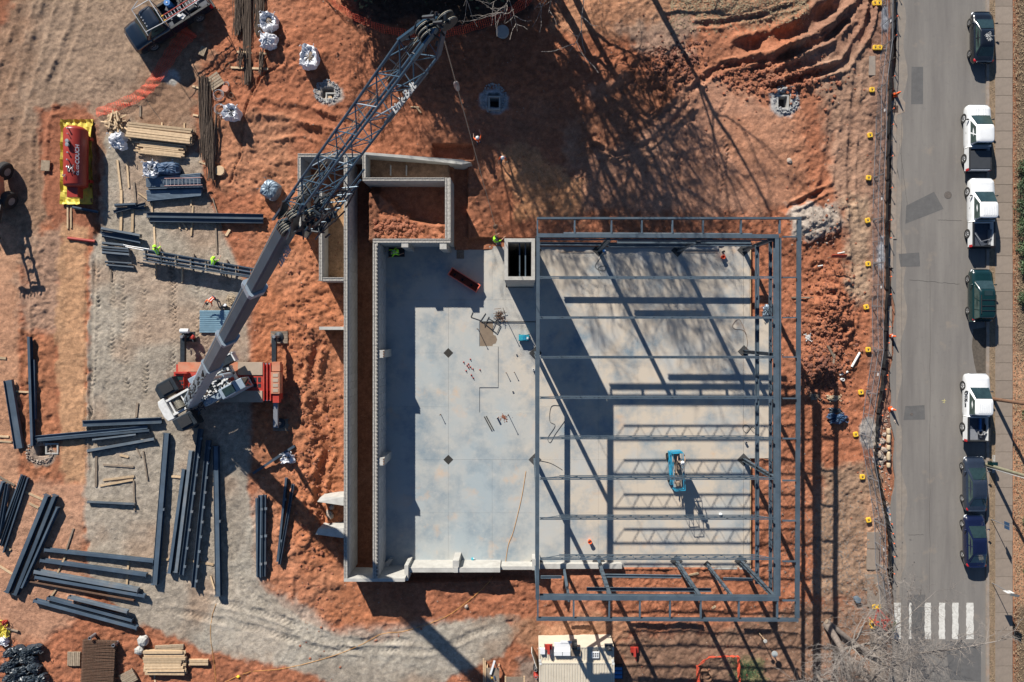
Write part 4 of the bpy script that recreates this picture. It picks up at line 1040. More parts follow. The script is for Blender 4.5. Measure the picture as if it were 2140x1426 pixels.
def basis(xd, yd):
    x = Vector(xd).normalized(); y = Vector(yd); y = (y - x * y.dot(x)).normalized(); z = x.cross(y)
    return Matrix((x, y, z)).transposed()
text_obj('door_lettering', 'OTIS', .42, (-1.012, 1.0, .92), basis((0, -1, 0), (.25, 0, 1)), M['blackp'], t)
text_obj('phone_lettering', '800', .22, (-1.0, .25, .85), basis((0, -1, 0), (.25, 0, 1)), M['blackp'], t)
suv = [(0, 1.05), (.1, 1.1), (.5, 1.1), (.72, 1.08), (.92, .98), (1, .78)]
t = car('parked_car', 'dark green sport utility vehicle with sunroof and roof rails', 'car', at(2048, 618), 0, M['green_paint'], 4.5, 1.86, suv, (-2.12, 1.25, .83, 1.06, -1.95, .42, .66, 1.72), windows=[(.03, .26), (.29, .56), (.60, .90)], wheelr=.36, group='vehicles parked along the street', nose=.80, tail=.93)
MB().bx(-.36, -.05, 1.755, .36, .38, 1.768).build('sunroof', M['glass'], t)
for yy in (-.45, -.95, -1.35): MB().bx(-.55, yy, 1.76, .55, yy + .04, 1.80).build('roof_bar', M['blackp'], t)
for s in (-1, 1): MB().bx(s * .6, -1.6, 1.73, s * .64, .0, 1.80).build('roof_rail', M['blackp'], t)
t = car('parked_car', 'slate grey sedan parked behind the lettered white pickup', 'car', at(2036.5, 1011), .01, M['slate_paint'], 4.6, 1.86, sed, (-1.95, 1.45, .80, .96, -1.05, .40, .60, 1.45), group='vehicles parked along the street', nose=.78, tail=.84)
t = car('parked_car', 'navy blue sedan parked southernmost on the street', 'car', at(2036.5, 1130), .012, M['navy_paint'], 4.4, 1.82, sed, (-1.88, 1.38, .79, .95, -1.0, .34, .60, 1.43), group='vehicles parked along the street', nose=.76, tail=.78)
# ---- dark work truck, top left, heading south-west
ang = math.radians(127)   # local +Y turned to the photo heading
p = W(352, 38, 2.2)
t = car('work_truck', 'big dark blue work truck with open rack body and tools, top left of the lot', 'truck', (p.x, p.y, 1.22), math.radians(122.5), M['truck_black'], 6.6, 2.08, [(0, 1.25), (.3, 1.3), (.55, 1.3), (.7, 1.3), (.92, 1.2), (1, .95)],
        (.35, 2.15, .92, 1.28, .45, 1.42, .78, 2.12), truck=dict(bed_front=.28, rail=1.2, gate=M['blackp']), wheelr=.47, windows=[(.1, .8)], nose=.86)
mb = MB()
for k in range(5): mb.blob((-.5 + k * .25, 1.38, 2.17), (.04, .06, .03), k, .1, 6, 4)
mb.build('roof_marker_light', M['lens'], t)
mb = MB()
for s in (-1, 1):
    mb.bar((s * .98, -3.2, 2.25), (s * .98, .2, 2.25), .05, .05)
    for y in (-3.2, -1.5, .2): mb.bar((s * .98, y, 1.2), (s * .98, y, 2.25), .05, .05)
mb.bar((-.98, .2, 2.25), (.98, .2, 2.25), .05, .05); mb.bar((-.98, -3.2, 2.25), (.98, -3.2, 2.25), .05, .05)
mb.bar((-1.3, 1.6, 2.45), (.9, 1.6, 2.45), .04, .04); mb.bar((.9, 1.6, 2.45), (1.2, .9, 2.45), .04, .04); mb.bar((-.98, 1.6, 2.45), (-.98, .2, 2.25), .04, .04); mb.bar((.9, 1.6, 2.45), (.98, .2, 2.25), .04, .04)
mb.build('ladder_rack', M['galv'], t)
for k in range(12):
    mb = MB(); mb.box((R.uniform(-.7, .7), R.uniform(-2.9, -.2), .8 + R.random() * .3), (R.uniform(.2, .6), R.uniform(.2, .5), .35), R.uniform(0, 1)); mb.build('tool_box', R.choice([M['blackp'], M['white_dirty'], M['blue_obj'], M['galv'], M['bedliner']]), t)
mb = MB(); mb.bx(-.72, -2.2, .8, .2, -1.6, 1.3); mb.build('welder', M['blackp'], t)
wtruck = t; t.scale = (1.14, 1.14, 1.14)
# ladder lying on the rack (own thing)
def ladder(name, label, p0, p1, w, m, rung=.3, tip=None):
    p0 = Vector(p0); p1 = Vector(p1); d = (p1 - p0); L_ = d.length; u = d.normalized(); s_ = Vector((-u.y, u.x, 0)).normalized() * (w / 2)
    t = thing(name, label, 'ladder', p0)
    for sg in (-1, 1): MB().bar(p0 + s_ * sg, p1 + s_ * sg, .04, .09).build('side_rail', m, t, world=True)
    n = int(L_ / rung)
    for k in range(n):
        q_ = p0 + u * (rung * (k + .5)); mb = MB(); mb.bar(q_ - s_, q_ + s_, .045, .03); mb.build('rung', M['galv'], t, world=True)
    if tip:
        for sg in (-1, 1): MB().bar(p0 + s_ * sg - u * .18, p0 + s_ * sg + u * .02, .05, .1).build('foot', M['yellow'], t, world=True)
    return t
a_ = W(344, 37, 3.6); b_ = W(398, 3, 3.6); d_ = (b_ - a_).normalized() * 3.6
ladder('step_ladder', 'red and silver ladder with yellow feet lying on the dark work truck', a_, a_ + d_, .42, M['crane_red'], .28, True)
p = W(345, 2, 3.2); t = thing('water_drum', 'blue drum standing in the dark work truck bed', 'drum', (p.x - .0, p.y, 2.0)); MB().lathe([(.01, 0), (.28, 0), (.28, .9), (.26, .92), (.01, .92)], n=18).build('drum', M['blue_obj'], t); MB().lathe([(.06, .92), (.06, .96)], n=8).build('cap', M['white'], t)
# ---- orange tractor / telehandler at the left edge
p = G(13, 396); t = thing('wheel_loader', 'orange loader with fat grey tyres cut off by the left edge of the photo', 'loader', p, .1)
MB().bx(-3.2, -1.2, .9, .55, 1.2, 1.9).build('body', M['crane_orange'], t, bevel=.08); MB().bx(-.3, -.9, 1.9, .62, .8, 2.15).build('hood', M['crane_orange'], t, bevel=.06); MB().bx(-2.4, -.8, 1.9, -.6, .8, 3.0).build('cab', M['glass'], t, bevel=.1)
for (x, y, r) in [(.55, 1.35, .78), (.65, -1.15, .78), (-2.6, 1.35, .78), (-2.6, -1.15, .78)]:
    o = MB().lathe([(.3, -.28), (r * .9, -.28), (r, -.18), (r, .18), (r * .9, .28), (.3, .28)], (x, y, r), 24, Matrix.Rotation(PI / 2, 3, 'Y') @ Matrix.Rotation(.5, 3, 'X')).build('wheel', M['rubber'], t)
    MB().lathe([(.34, -.3), (.34, .3)], (x, y, r), 14, Matrix.Rotation(PI / 2, 3, 'Y') @ Matrix.Rotation(.5, 3, 'X')).build('rim', M['galv'], o)
mb = MB()
for x in (-.3, .5): mb.bar((x, -1.2, 1.3), (x, -4.6, 2.6), .16, .3)
for k in range(5): mb.bar((-.3, -1.6 - k * .65, 1.5 + k * .25), (.5, -1.6 - k * .65, 1.5 + k * .25), .1, .1)
for k in range(7): mb.bar((-1.1 + k * .3, -4.6, 2.6), (-1.1 + k * .3, -5.6, 2.4), .07, .05)
mb.bar((-1.2, -4.6, 2.6), (.9, -4.6, 2.6), .2, .25)
mb.build('fork_boom', M['blackp'], t)
# ---- scissor lift on the floor
def scissor(name, label, px, py, rz, zp, L_=2.7, Wd=1.15, big=True):
    t = thing(name, label, 'scissor lift', W(px, py), rz)
    MB().bx(-Wd / 2, -L_ / 2, .25, Wd / 2, L_ / 2, .75).build('chassis', M['lift_blue'], t, bevel=.04)
    for s in (-1, 1):
        for y in (-1, 1):
            MB().lathe([(.05, -.12), (.26, -.12), (.3, -.06), (.3, .06), (.26, .12), (.05, .12)], (s * (Wd / 2 + .05), y * L_ * .33, .3), 16, Matrix.Rotation(PI / 2, 3, 'Y')).build('wheel', M['rubber'], t)
    nst = max(2, int(zp / .6))
    for s in (-1, 1):
        for k in range(nst):
            z0 = .75 + (zp - .75) * k / nst; z1 = .75 + (zp - .75) * (k + 1) / nst
            MB().bar((s * .35, -L_ * .42, z0), (s * .35, L_ * .42, z1), .05, .12).build('scissor_arm', M['lift_blue'], t)
            MB().bar((s * .30, L_ * .42, z0), (s * .30, -L_ * .42, z1), .05, .12).build('scissor_arm', M['lift_blue'], t)
    MB().bx(-.42, -L_ / 2 + .1, zp, .42, L_ / 2 + .2, zp + .08).build('platform', M['crane_tan'], t)
    MB().bx(-.50, L_ / 2 + .14, zp - .1, .50, L_ / 2 + .30, zp + .9).build('control_panel', M['lift_blue'], t, bevel=.02)
    for z in (.55, 1.1):
        for (a, b2) in [((-.52, -L_ / 2), (-.52, L_ / 2 + .2)), ((.52, -L_ / 2), (.52, L_ / 2 + .2)), ((-.52, -L_ / 2), (.52, -L_ / 2)), ((-.52, L_ / 2 + .2), (.52, L_ / 2 + .2))]:
            MB().tube((*a, zp + z), (*b2, zp + z), .028, n=6).build('guard_rail', M['lift_blue'], t)
    for x in (-.52, .52):
        for k in range(4): MB().tube((x, -L_ / 2 + (L_ + .2) * k / 3, zp), (x, -L_ / 2 + (L_ + .2) * k / 3, zp + 1.1), .028, n=6).build('rail_post', M['lift_blue'], t)
    for c_, d_ in (((.1, .5, zp + .3), (.35, .7, .35)), ((-.15, -.3, zp + .2), (.3, .3, .25)), ((0, -1.1, zp + .2), (.4, .3, .2))): MB().box(c_, d_).build('tool_bag', M['wood_grey'], t)
    return t
scissor('scissor_lift', 'teal blue scissor lift standing on the floor under the joists', 1404, 975, .06, 1.9, 2.9, .85).scale = (.82, 1, 1)
p = W(1095, 706); t = thing('floor_scrubber', 'small flat teal machine on the floor beside the frame shadow', 'machine', p, .0)
MB().bx(-.46, -.26, .06, .46, .26, .5).build('body', M['teal_obj'], t, bevel=.03); MB().bx(-.1, -.2, .5, .15, .2, .56).build('deck', M['lift_blue'], t); MB().bx(.22, -.12, .5, .38, .06, .6).build('white_box', M['white'], t); MB().tube((.4, .2, .3), (.46, .3, .6), .04).build('handle', M['blackp'], t)
for s in (-1, 1):
    for q_ in (-1, 1): MB().lathe([(.02, -.03), (.09, -.03), (.09, .03), (.02, .03)], (s * .38, q_ * .27, .09), 10, Matrix.Rotation(PI / 2, 3, 'X')).build('wheel', M['rubber'], t)
# ------------------------------------------------------------------ crane
ZG = 1.2
def WC(px, py, z): return W(px, py, z)
CR = thing('mobile_crane', 'huge mobile crane with red carrier, grey telescopic boom and blue lattice jib', 'crane', W(475, 800, ZG))
def cb(mb, name, m, parent=CR, **k): return mb.build(name, m, parent, world=True, **k)
def pxbox(a, b2, c_, d_, z0, z1):
    p = W(a, b2, z1); q = W(c_, d_, z1); mb = MB(); mb.bx(p.x, q.y, z0, q.x, p.y, z1); return mb
zd = ZG + 1.55
cb(pxbox(368, 762, 585, 836, ZG + .75, zd - .06), 'chassis', M['crane_red'])
cb(pxbox(372, 757.5, 548, 777, zd - .3, zd), 'deck_plate', M['crane_orange']); cb(pxbox(497, 757.5, 548.5, 784, zd - .3, zd + .02), 'deck_plate', M['crane_tan'])
cb(pxbox(372, 778, 496, 816, zd - .3, zd + .04), 'deck_plate', M['crane_red']); cb(pxbox(420, 817, 548, 841, zd - .3, zd + .01), 'deck_plate', M['crane_tan'])
wk = cb(pxbox(497, 786, 548, 813, zd - .3, zd - .05), 'walkway', M['crane_red'])
for k in range(5):
    for r_ in (0, 1): cb(pxbox(503 + k * 9, 789 + r_ * 13, 509 + k * 9, 799 + r_ * 11, zd - .1, zd - .03), 'grille', M['crane_dark'], wk)
cb(pxbox(363, 779, 384, 812, zd - .5, zd + .35), 'cab', M['crane_red'])
cb(pxbox(366, 786, 382, 795, zd + .2, zd + .38), 'windscreen', M['glass'])
for r_ in (0, 1):
    for k in range(4): cb(pxbox(366 + k * 4.5, 797 + r_ * 8, 369.5 + k * 4.5, 803 + r_ * 8, zd + .2, zd + .37), 'vent', M['crane_dark'])
cb(pxbox(363, 777.5, 390, 781, zd + .1, zd + .55), 'beam_light_bar', M['crane_red'])
# tail end ladder frames
cb(pxbox(566, 778, 584, 823, zd - .5, zd + .25), 'rear_box', M['crane_orange']); cb(pxbox(548, 759, 566, 776, zd - .2, zd - .06), 'stair', M['galv']); cb(pxbox(548, 817, 566, 838, zd - .2, zd - .06), 'stair', M['galv'])
for x in (550, 557, 564): cb(pxbox(x, 759, x + 2, 838, zd - .1, zd + .1), 'stair_rail', M['crane_red'])
cb(pxbox(568, 757, 585, 776, zd - .4, zd + .12), 'tail_step', M['crane_orange']); cb(pxbox(570, 824, 583, 842, zd - .4, zd + .12), 'tail_step', M['crane_red'])
for k in range(4): cb(pxbox(570, 781 + k * 10.5, 581, 788 + k * 10.5, zd + .22, zd + .28), 'hatch', M['crane_tan'])
for k, x in enumerate((388, 412, 500, 524, 560)):
    for y in (767, 832):
        p = W(x, y, ZG + .6); o = MB().lathe([(.2, -.26), (.52, -.26), (.62, -.16), (.62, .16), (.52, .26), (.2, .26)], (p.x, p.y, gz(p.x, p.y) + .6), 20, Matrix.Rotation(PI / 2, 3, 'X')); o = cb(o, 'wheel', M['rubber'])
        cb(MB().lathe([(.3, -.27), (.3, .27)], (p.x, p.y, gz(p.x, p.y) + .6), 12, Matrix.Rotation(PI / 2, 3, 'X')), 'rim', M['crane_red'], o)
# outriggers
for (x, y0, y1, fx, fy, side) in [(383, 701, 757, 383, 704, 1), (573.5, 702, 757, 575, 704, 1), (577, 842, 894, 577, 888, -1), (398, 842, 893, 396, 888, -1)]:
    zb = ZG + 1.0
    cb(MB().bar(W(x, y0, zb), W(x, y1, zb), .36, .34), 'outrigger_beam', M['crane_dark'] if side > 0 else M['galv'])
    f_ = W(fx, fy, zb); g_ = gz(f_.x, f_.y)
    cb(MB().tube((f_.x, f_.y, g_ + .12), (f_.x, f_.y, zb + .35), .13, n=12), 'outrigger_jack', M['galv'])
    cb(MB().lathe([(.01, g_ + .10), (.42, g_ + .10), (.40, g_ + .16), (.12, g_ + .26)], (f_.x, f_.y, 0), 18), 'outrigger_foot', M['crane_dark'])
for (x, y, lab) in [(584, 705, 'timber mat under the northeast outrigger foot of the crane'), (589, 888, 'timber mat under the southeast outrigger foot, in the shadow of the crane')]:
    g_ = G(x, y); t = thing('crane_mat', lab, 'timber mat', g_)
    for k in range(5): MB().box((0, -.42 + k * .21, .05), (1.45, .19, .09)).build('plank', M['wood_grey'], t)
# machine on the left front outrigger
p = G(397, 703); t = thing('welding_cart', 'small cart with white tank and hoses beside the northwest outrigger of the crane', 'cart', p)
mb = MB(); mb.bx(-.5, -.4, .3, .6, .4, .4); mb.build('frame', M['crane_dark'], t)
MB().tube((-.45, .45, .75), (.25, .45, .75), .2, n=12).build('tank', M['white'], t); mb = MB()
for k in range(16): a = Vector((R.uniform(-.5, .6), R.uniform(-.5, .4), R.uniform(.35, .9))); mb.bar(a, a + Vector((R.uniform(-.4, .4), R.uniform(-.4, .4), R.uniform(-.1, .1))), .06, .05)
tag(mb.build('hoses_and_fittings', M['crane_dark'], t), kind='stuff'); MB().blob((.5, -.1, .6), .2, 3).build('pump', M['tank_red'], t)
for s in (-1, 1): MB().lathe([(.03, -.05), (.22, -.05), (.22, .05), (.03, .05)], (s * .4, -.42, .22), 14, Matrix.Rotation(PI / 2, 3, 'X')).build('wheel', M['rubber'], t)
# superstructure, rotated
AZ = math.radians(29)
tc0 = W(452, 802, ZG + 2.0)
SU = bpy.data.objects.new('superstructure', None); SC.collection.objects.link(SU); SU.parent = CR
SU.location = tc0 - CR.location; SU.rotation_euler = (0, 0, AZ)
def sb(mb, name, m, parent=None, **k): return mb.build(name, m, parent or SU, **k)
sb(MB().lathe([(.9, -.55), (.9, -.05), (.8, 0)], n=28), 'turntable', M['crane_dark'])
for s in (-1, 1):
    sb(MB().bx(-4.25, s * .72, 0, 1.9, s * .54, .62), 'side_frame', M['white_dirty'], bevel=.02)
for x in (-3.85, -2.75, -1.95, 1.8): sb(MB().bx(x - .07, -.54, .1, x + .07, .54, .55), 'cross_member', M['white_dirty'])
for k, x in enumerate((-3.3, -2.35)):
    o = sb(MB().lathe([(.42, -.46), (.42, -.42), (.30, -.41), (.30, .41), (.42, .42), (.42, .46)], (x, 0, .42), 22, Matrix.Rotation(PI / 2, 3, 'X')), 'winch_drum', M['crane_dark'])
    for j in range(12): sb(MB().ring((x, -.38 + j * .069, .42), .32, .022, 16, Matrix.Rotation(PI / 2, 3, 'X'), 5), 'rope_wrap', M['rope'], o)
sb(MB().prism([(-4.75, -.5), (-4.62, -.9), (-4.05, -.95), (-4.05, .95), (-4.62, .9), (-4.75, .5)], -.1, .75), 'counterweight_cap', M['white_dirty'], bevel=.05)
for s, n_ in ((1, 'counterweight_slab'), (-1, 'engine_housing')):
    x0, x1 = (-4.1, -2.6); 
    sb(MB().prism([(x0 - .25, s * .97), (x1, s * .97), (x1, s * 2.2), (x0 + .1, s * 2.2), (x0 - .25, s * 1.9)][::int(s)], -.6, .75), n_, M['crane_dark'], bevel=.08)
    sb(MB().bx(x0 + .2, s * 1.15, .76, x1 - .3, s * 1.95, .86), 'cover_lid', M['blackp'])
mb = MB()
for k in range(12): a = Vector((-2.5 + R.uniform(0, 1.2), -1.3 + R.uniform(-.5, .4), R.uniform(.2, .9))); mb.bar(a, a + Vector((R.uniform(-.5, .5), R.uniform(-.5, .5), R.uniform(-.1, .1))), .06, .06)
for k in range(10): a = Vector((-2.3 + k * .2, 1.0, .2)); mb.bar(a, a + Vector((0, -.25, 0)), .05, .05)
tag(sb(mb, 'pipework', M['crane_dark']), kind='stuff')
# operator cab and hydraulic clutter
cabx = sb(MB().bx(.6, .76, -.2, 2.55, 1.55, 1.45), 'cab', M['crane_lblue'], bevel=.06) if False else None
cabx = sb(MB().bx(.45, -1.62, -.25, 2.55, -.74, 1.5), 'cab', M['crane_lblue'], bevel=.06)
sb(MB().bx(.75, -1.50, 1.51, 1.75, -.86, 1.53), 'roof_window', M['glass'], cabx); sb(MB().bx(2.56, -1.55, .2, 2.585, -.8, 1.4), 'windshield', M['glass'], cabx)
sb(MB().bx(-1.6, .76, -.1, 1.6, 1.35, .7), 'oil_tank', M['crane_lblue'], bevel=.04); sb(MB().bx(-1.5, -1.3, -.1, .3, -.76, .55), 'battery_box', M['crane_lblue'], bevel=.04)
sb(MB().bx(1.5, .76, .3, 2.7, 1.5, 1.25), 'walk_frame', M['crane_dark']); sb(MB().bx(1.3, 1.36, .6, 2.9, 1.46, 1.3), 'handrail_panel', M['white_dirty']); sb(MB().bx(2.7, .7, .6, 2.8, 1.5, 1.3), 'handrail_panel', M['white_dirty'])
mb = MB(); rr = random.Random(31)
for k in range(90):
    a = Vector((rr.uniform(-1.9, 2.2), rr.uniform(-.9, .9), rr.uniform(.6, 1.2))); d = Vector((rr.gauss(0, .35), rr.gauss(0, .2), rr.gauss(0, .1))); mb.tube(a, a + d, rr.choice([.03, .045, .06]), n=5)
tag(sb(mb, 'hydraulic_hoses', M['crane_dark']), kind='stuff')
mb = MB()
for k in range(40):
    a = Vector((rr.uniform(-1.2, 2.0), rr.uniform(-.8, .8), rr.uniform(.9, 1.35))); mb.box(a, (rr.uniform(.08, .35), rr.uniform(.06, .2), .08), rr.uniform(0, 3))
tag(sb(mb, 'fittings', M['white_dirty']), kind='stuff')
# main boom
def bp_at(A, B, t): return A.lerp(B, t)
foot = W(402, 838, ZG + 2.6); knee = W(611, 458, 36.0); tip = W(916, 48, 43.0)
bd_ = (knee - foot); BL = bd_.length; bu = bd_.normalized()
lat = Vector((-bu.y, bu.x, 0)).normalized(); bn = lat.cross(bu) * -1
if bn.z < 0: bn = -bn
def t_for_py(py):
    lo, hi = 0, 1
    for _ in range(40):
        m_ = (lo + hi) / 2; p = foot.lerp(knee, m_); y = NY - p.y * S / (1 - p.z / H)
        if y > py: lo = m_
        else: hi = m_
    return lo
def boom_sec(t0, t1, w, hgt, name, m, over=0.0):
    p = foot + bd_ * t0; q_ = foot + bd_ * t1; vs = []; 
    sec = [(-.5, .42), (-.36, .5), (.36, .5), (.5, .42), (.5, -.25), (.3, -.5), (-.3, -.5), (-.5, -.25)]
    for c in (p, q_):
        for a, b2 in sec: vs.append(c + lat * (a * w) + bn * (b2 * hgt))
    n = len(sec); fs = [(i, (i + 1) % n, n + (i + 1) % n, n + i) for i in range(n)] + [tuple(range(n - 1, -1, -1)), tuple(range(n, 2 * n))]
    return cb(MB().add(vs, fs), name, m)
ta, tb, tc_ = t_for_py(762), t_for_py(703), t_for_py(600)
boom_sec(-.02, ta, .95, 1.05, 'boom_base_section', M['crane_lblue'])
b1 = boom_sec(ta * .98, tb, .88, .98, 'boom_section', mat('lighter boom paint', (.085, .115, .145), .55, 0, .15, .6)); b2_ = boom_sec(tb * .99, tc_, .76, .86, 'boom_section', M['crane_grey']); b3 = boom_sec(tc_ * .99, .985, .60, .70, 'boom_section', M['crane_grey'])
for (t_, w_) in ((tb, .99), (tc_, .86), (ta, 1.03)): boom_sec(t_ - .006, t_ + .006, w_, w_ * 1.12, 'boom_collar', M['crane_lblue'])
# lift cylinder
cc0 = tc0 + Vector((math.cos(AZ), math.sin(AZ), 0)) * 1.6 + Vector((0, 0, .2)); cc1 = foot.lerp(knee, .2) - bn * .75
cb(MB().tube(cc0, cc0.lerp(cc1, .6), .22, n=14), 'lift_cylinder', M['crane_lblue']); cb(MB().tube(cc0.lerp(cc1, .6), cc1, .13, n=12), 'cylinder_rod', M['rim'])
# flaked paint marks on base section: dark hose tray
mb = MB(); rr = random.Random(5)
for k in range(60):
    p = foot.lerp(knee, rr.uniform(0.0, ta * .95)) + bn * .66 + lat * rr.uniform(-.45, .1); mb.tube(p, p + bu * rr.uniform(.2, .9) + lat * rr.gauss(0, .12), rr.choice([.03, .05]), n=5)
tag(cb(mb, 'boom_hoses', M['crane_dark']), kind='stuff')
# jib
jd = (tip - knee); JL = jd.length; ju = jd.normalized(); jl = Vector((-ju.y, ju.x, 0)).normalized(); jn = ju.cross(jl)
if jn.z < 0: jn = -jn
jw, jh = .66, 1.05
def jp(s_, a, b2): return knee + ju * (JL * s_) + jl * (a * jw / 2) + jn * (b2 * jh / 2)
j0, j1 = .10, .90
for a in (-1, 1):
    for b2 in (-1, 1): cb(MB().tube(jp(j0, a, b2), jp(j1, a, b2), .042, n=10), 'chord', M['crane_blue'])
nb = 12
for k in range(nb + 1):
    s_ = j0 + (j1 - j0) * k / nb; s2 = s_ + (j1 - j0) / nb
    for (p_, q_) in [((-1, 1), (1, 1)), ((1, 1), (1, -1)), ((1, -1), (-1, -1)), ((-1, -1), (-1, 1))]:
        if k % 2 == 0: cb(MB().tube(jp(s_, *p_), jp(s_, *q_), .018, n=6), 'lacing', M['crane_blue'])
        if k < nb:
            pa, qa = (p_, q_) if k % 2 else (q_, p_)
            cb(MB().tube(jp(s_, *pa), jp(s2, *qa), .022, n=6), 'lacing', M['crane_lblue'] if (k * 7 + p_[0]) % 11 == 0 else M['crane_blue'])
# butt plates and knuckle machinery
for a in (-1, 1):
    cb(MB().bar(knee - ju * .5 + jl * a * .38 , jp(j0, a, 1), .06, .3), 'side_plate', M['crane_dark']); cb(MB().bar(knee - ju * .3 + jl * a * .38 - jn * .3, jp(j0, a, -1), .06, .25), 'side_plate', M['crane_dark'])
    cb(MB().bar(knee - bu * .7 + jl * a * .42 + jn * .4, jp(.17, a * .8, 1.1), .07, .1), 'strut', M['crane_blue'])
def sheave(c, r, axis, name='sheave', parent=CR, m=None):
    Mx = Vector(axis).to_track_quat('Z', 'Y').to_matrix()
    o = MB().lathe([(.05, -.035), (r, -.035), (r * .93, 0), (r, .035), (.05, .035)], c, 22, Mx).build(name, m or M['crane_dark'], parent, world=True)
    MB().ring(c, r * .95, .014, 24, Mx, 5).build('rope_groove', M['rope'], o, world=True); return o
for k in range(4): sheave(knee + jn * .25 - bu * .35 + jl * (-.28 + k * .09), .34, jl)
for k in range(3): sheave(knee + ju * .9 + jn * .5 + jl * (-.3 + k * .09), .26, jl)
for k in range(3): sheave(knee + ju * .8 - jn * .2 + jl * (-.42 + k * .08) , .22, jl)
rr = random.Random(8); mb = MB()
for k in range(70):
    c = knee + ju * rr.uniform(-.2, 2.2) + jl * rr.uniform(-1.15, .35) + jn * rr.uniform(-.9, .5); d = ju * rr.gauss(.35, .4) + jl * rr.gauss(0, .22) + jn * rr.gauss(0, .2); mb.tube(c, c + d, rr.choice([.02, .03, .045]), n=5)
for k in range(24):
    c = knee + ju * rr.uniform(-.3, 1.6) + jl * rr.uniform(-1.0, .3) + jn * rr.uniform(-.7, .2); mb.box(c, (rr.uniform(.1, .3), rr.uniform(.06, .2), .12), rr.uniform(0, 3))
tag(cb(mb, 'knuckle_linkage', M['crane_dark']), kind='stuff')
mb = MB()
for k in range(7):
    s_ = .02 + k * .045; mb.tube(knee + ju * JL * s_ + jl * -.95 - jn * .5, knee + ju * JL * (s_ + .045) + jl * -.62 - jn * .1, .02, n=5); mb.tube(knee + ju * JL * s_ + jl * -.62 - jn * .1, knee + ju * JL * (s_ + .045) + jl * -.95 - jn * .5, .02, n=5)
cb(mb, 'offset_lacing', M['crane_blue'])
for (a, b2) in ((-.95, -.5), (-.62, -.1), (-.6, -.9)): cb(MB().tube(knee - ju * .2 + jl * a + jn * b2, knee + ju * JL * .36 + jl * a * .9 + jn * b2, .035, n=8), 'offset_cylinder', M['crane_blue'])
# jib side board with lettering
s0, s1 = .60, .83
mbp = MB(); pa, pb = jp(s0, -1, -1.0), jp(s1, -1, -1.0); mbp.bar(pa, pb, .03, .26, jn, (0, 0))
cb(mbp, 'name_board', M['crane_blue'])
cen = (jp((s0 + s1) / 2, -1, -1.0)) - jl * .06 + jn * .05
# lettering reads up along the jib and faces the sky
zdir = (Vector((cen.x * 0, 0, 1)) - ju * ju.z).normalized(); ydir = zdir.cross(ju)
rotm = Matrix((ju, ydir, zdir)).transposed()
text_obj('jib_lettering', 'Link-Belt', .34, cen + jl * .02 + Vector((0, 0, .15)) - pm(CR).translation + ydir * .02, rotm, M['white_dirty'], CR, .008, 1.05)
cen2 = foot.lerp(knee, .93) - lat * .45 + Vector((0, 0, -.1)); zd2 = (Vector((0, 0, 1)) - bu * bu.z).normalized(); yd2 = zd2.cross(bu)
text_obj('boom_lettering', 'Link-Belt', .5, cen2 - pm(CR).translation, Matrix((bu, yd2, zd2)).transposed(), M['crane_lblue'], CR, .008, 1.1)
# jib head
hd = jp(.93, 0, 0)
cb(MB().bar(jp(.9, -1, 1), jp(1.0, -.5, .4), .06, .22), 'head_plate', M['crane_blue']); cb(MB().bar(jp(.9, 1, 1), jp(1.0, .5, .4), .06, .22), 'head_plate', M['crane_blue'])
cb(MB().bar(jp(.9, -1, -1), jp(1.0, -.5, -.2), .06, .22), 'head_plate', M['crane_blue']); cb(MB().bar(jp(.9, 1, -1), jp(1.0, .5, -.2), .06, .22), 'head_plate', M['crane_blue'])
for k in range(3): sheave(jp(.97, 0, .4) + jl * (-.12 + k * .12), .30, jl)
for k in range(2): sheave(jp(1.02, 0, -.2) + jl * (-.2 + k * .2), .26, jl)
mb = MB(); rr = random.Random(12)
for k in range(40):
    c = jp(rr.uniform(.9, 1.04), rr.uniform(-.8, .8), rr.uniform(-.3, 1.1)); mb.tube(c, c + ju * rr.gauss(0, .18) + jl * rr.gauss(0, .18), rr.choice([.02, .03, .05]), n=5)
tag(cb(mb, 'head_fittings', M['crane_dark']), kind='stuff')
for s_ in (-1, 1): cb(MB().tube(knee + jl * .05 * s_ + jn * .55, jp(.98, .08 * s_, .8), .011, n=5), 'hoist_rope', M['rope'])
cb(MB().tube(foot + bn * .9, knee + bn * .55 , .011, n=5), 'hoist_rope', M['rope'])
for k in range(3): cb(MB().bar(jp(.68 + k * .0, 1, 1) + jl * 0, jp(.68, 1, 1) + jl * .01, .01, .01), 'pad', M['crane_blue']) if False else None
# hoist line and hook block
hk = W(1035.5, 474, 4.2); tp_ = Vector((hk.x, hk.y, 42.6))
cb(MB().path([jp(1.02, 0, -.2), tp_.lerp(hk, .02), hk + Vector((0, 0, .5))], .018, 6), 'hoist_line', M['rope'])
mid = tp_.lerp(hk, .135); cb(MB().lathe([(.03, .5), (.09, .35), (.10, .0), (.07, -.25), (.02, -.4)], mid, 10), 'anti_two_block_weight', M['galv'])
hb = cb(MB().lathe([(.04, .45), (.12, .38), (.20, .1), (.20, -.05), (.12, -.25), (.05, -.3)], hk, 16), 'hook_ball', M['rust'])
cb(MB().ring(hk + Vector((0, 0, -.5)), .12, .03, 14, Matrix.Rotation(PI / 2, 3, 'X')), 'hook', M['galv'], hb)
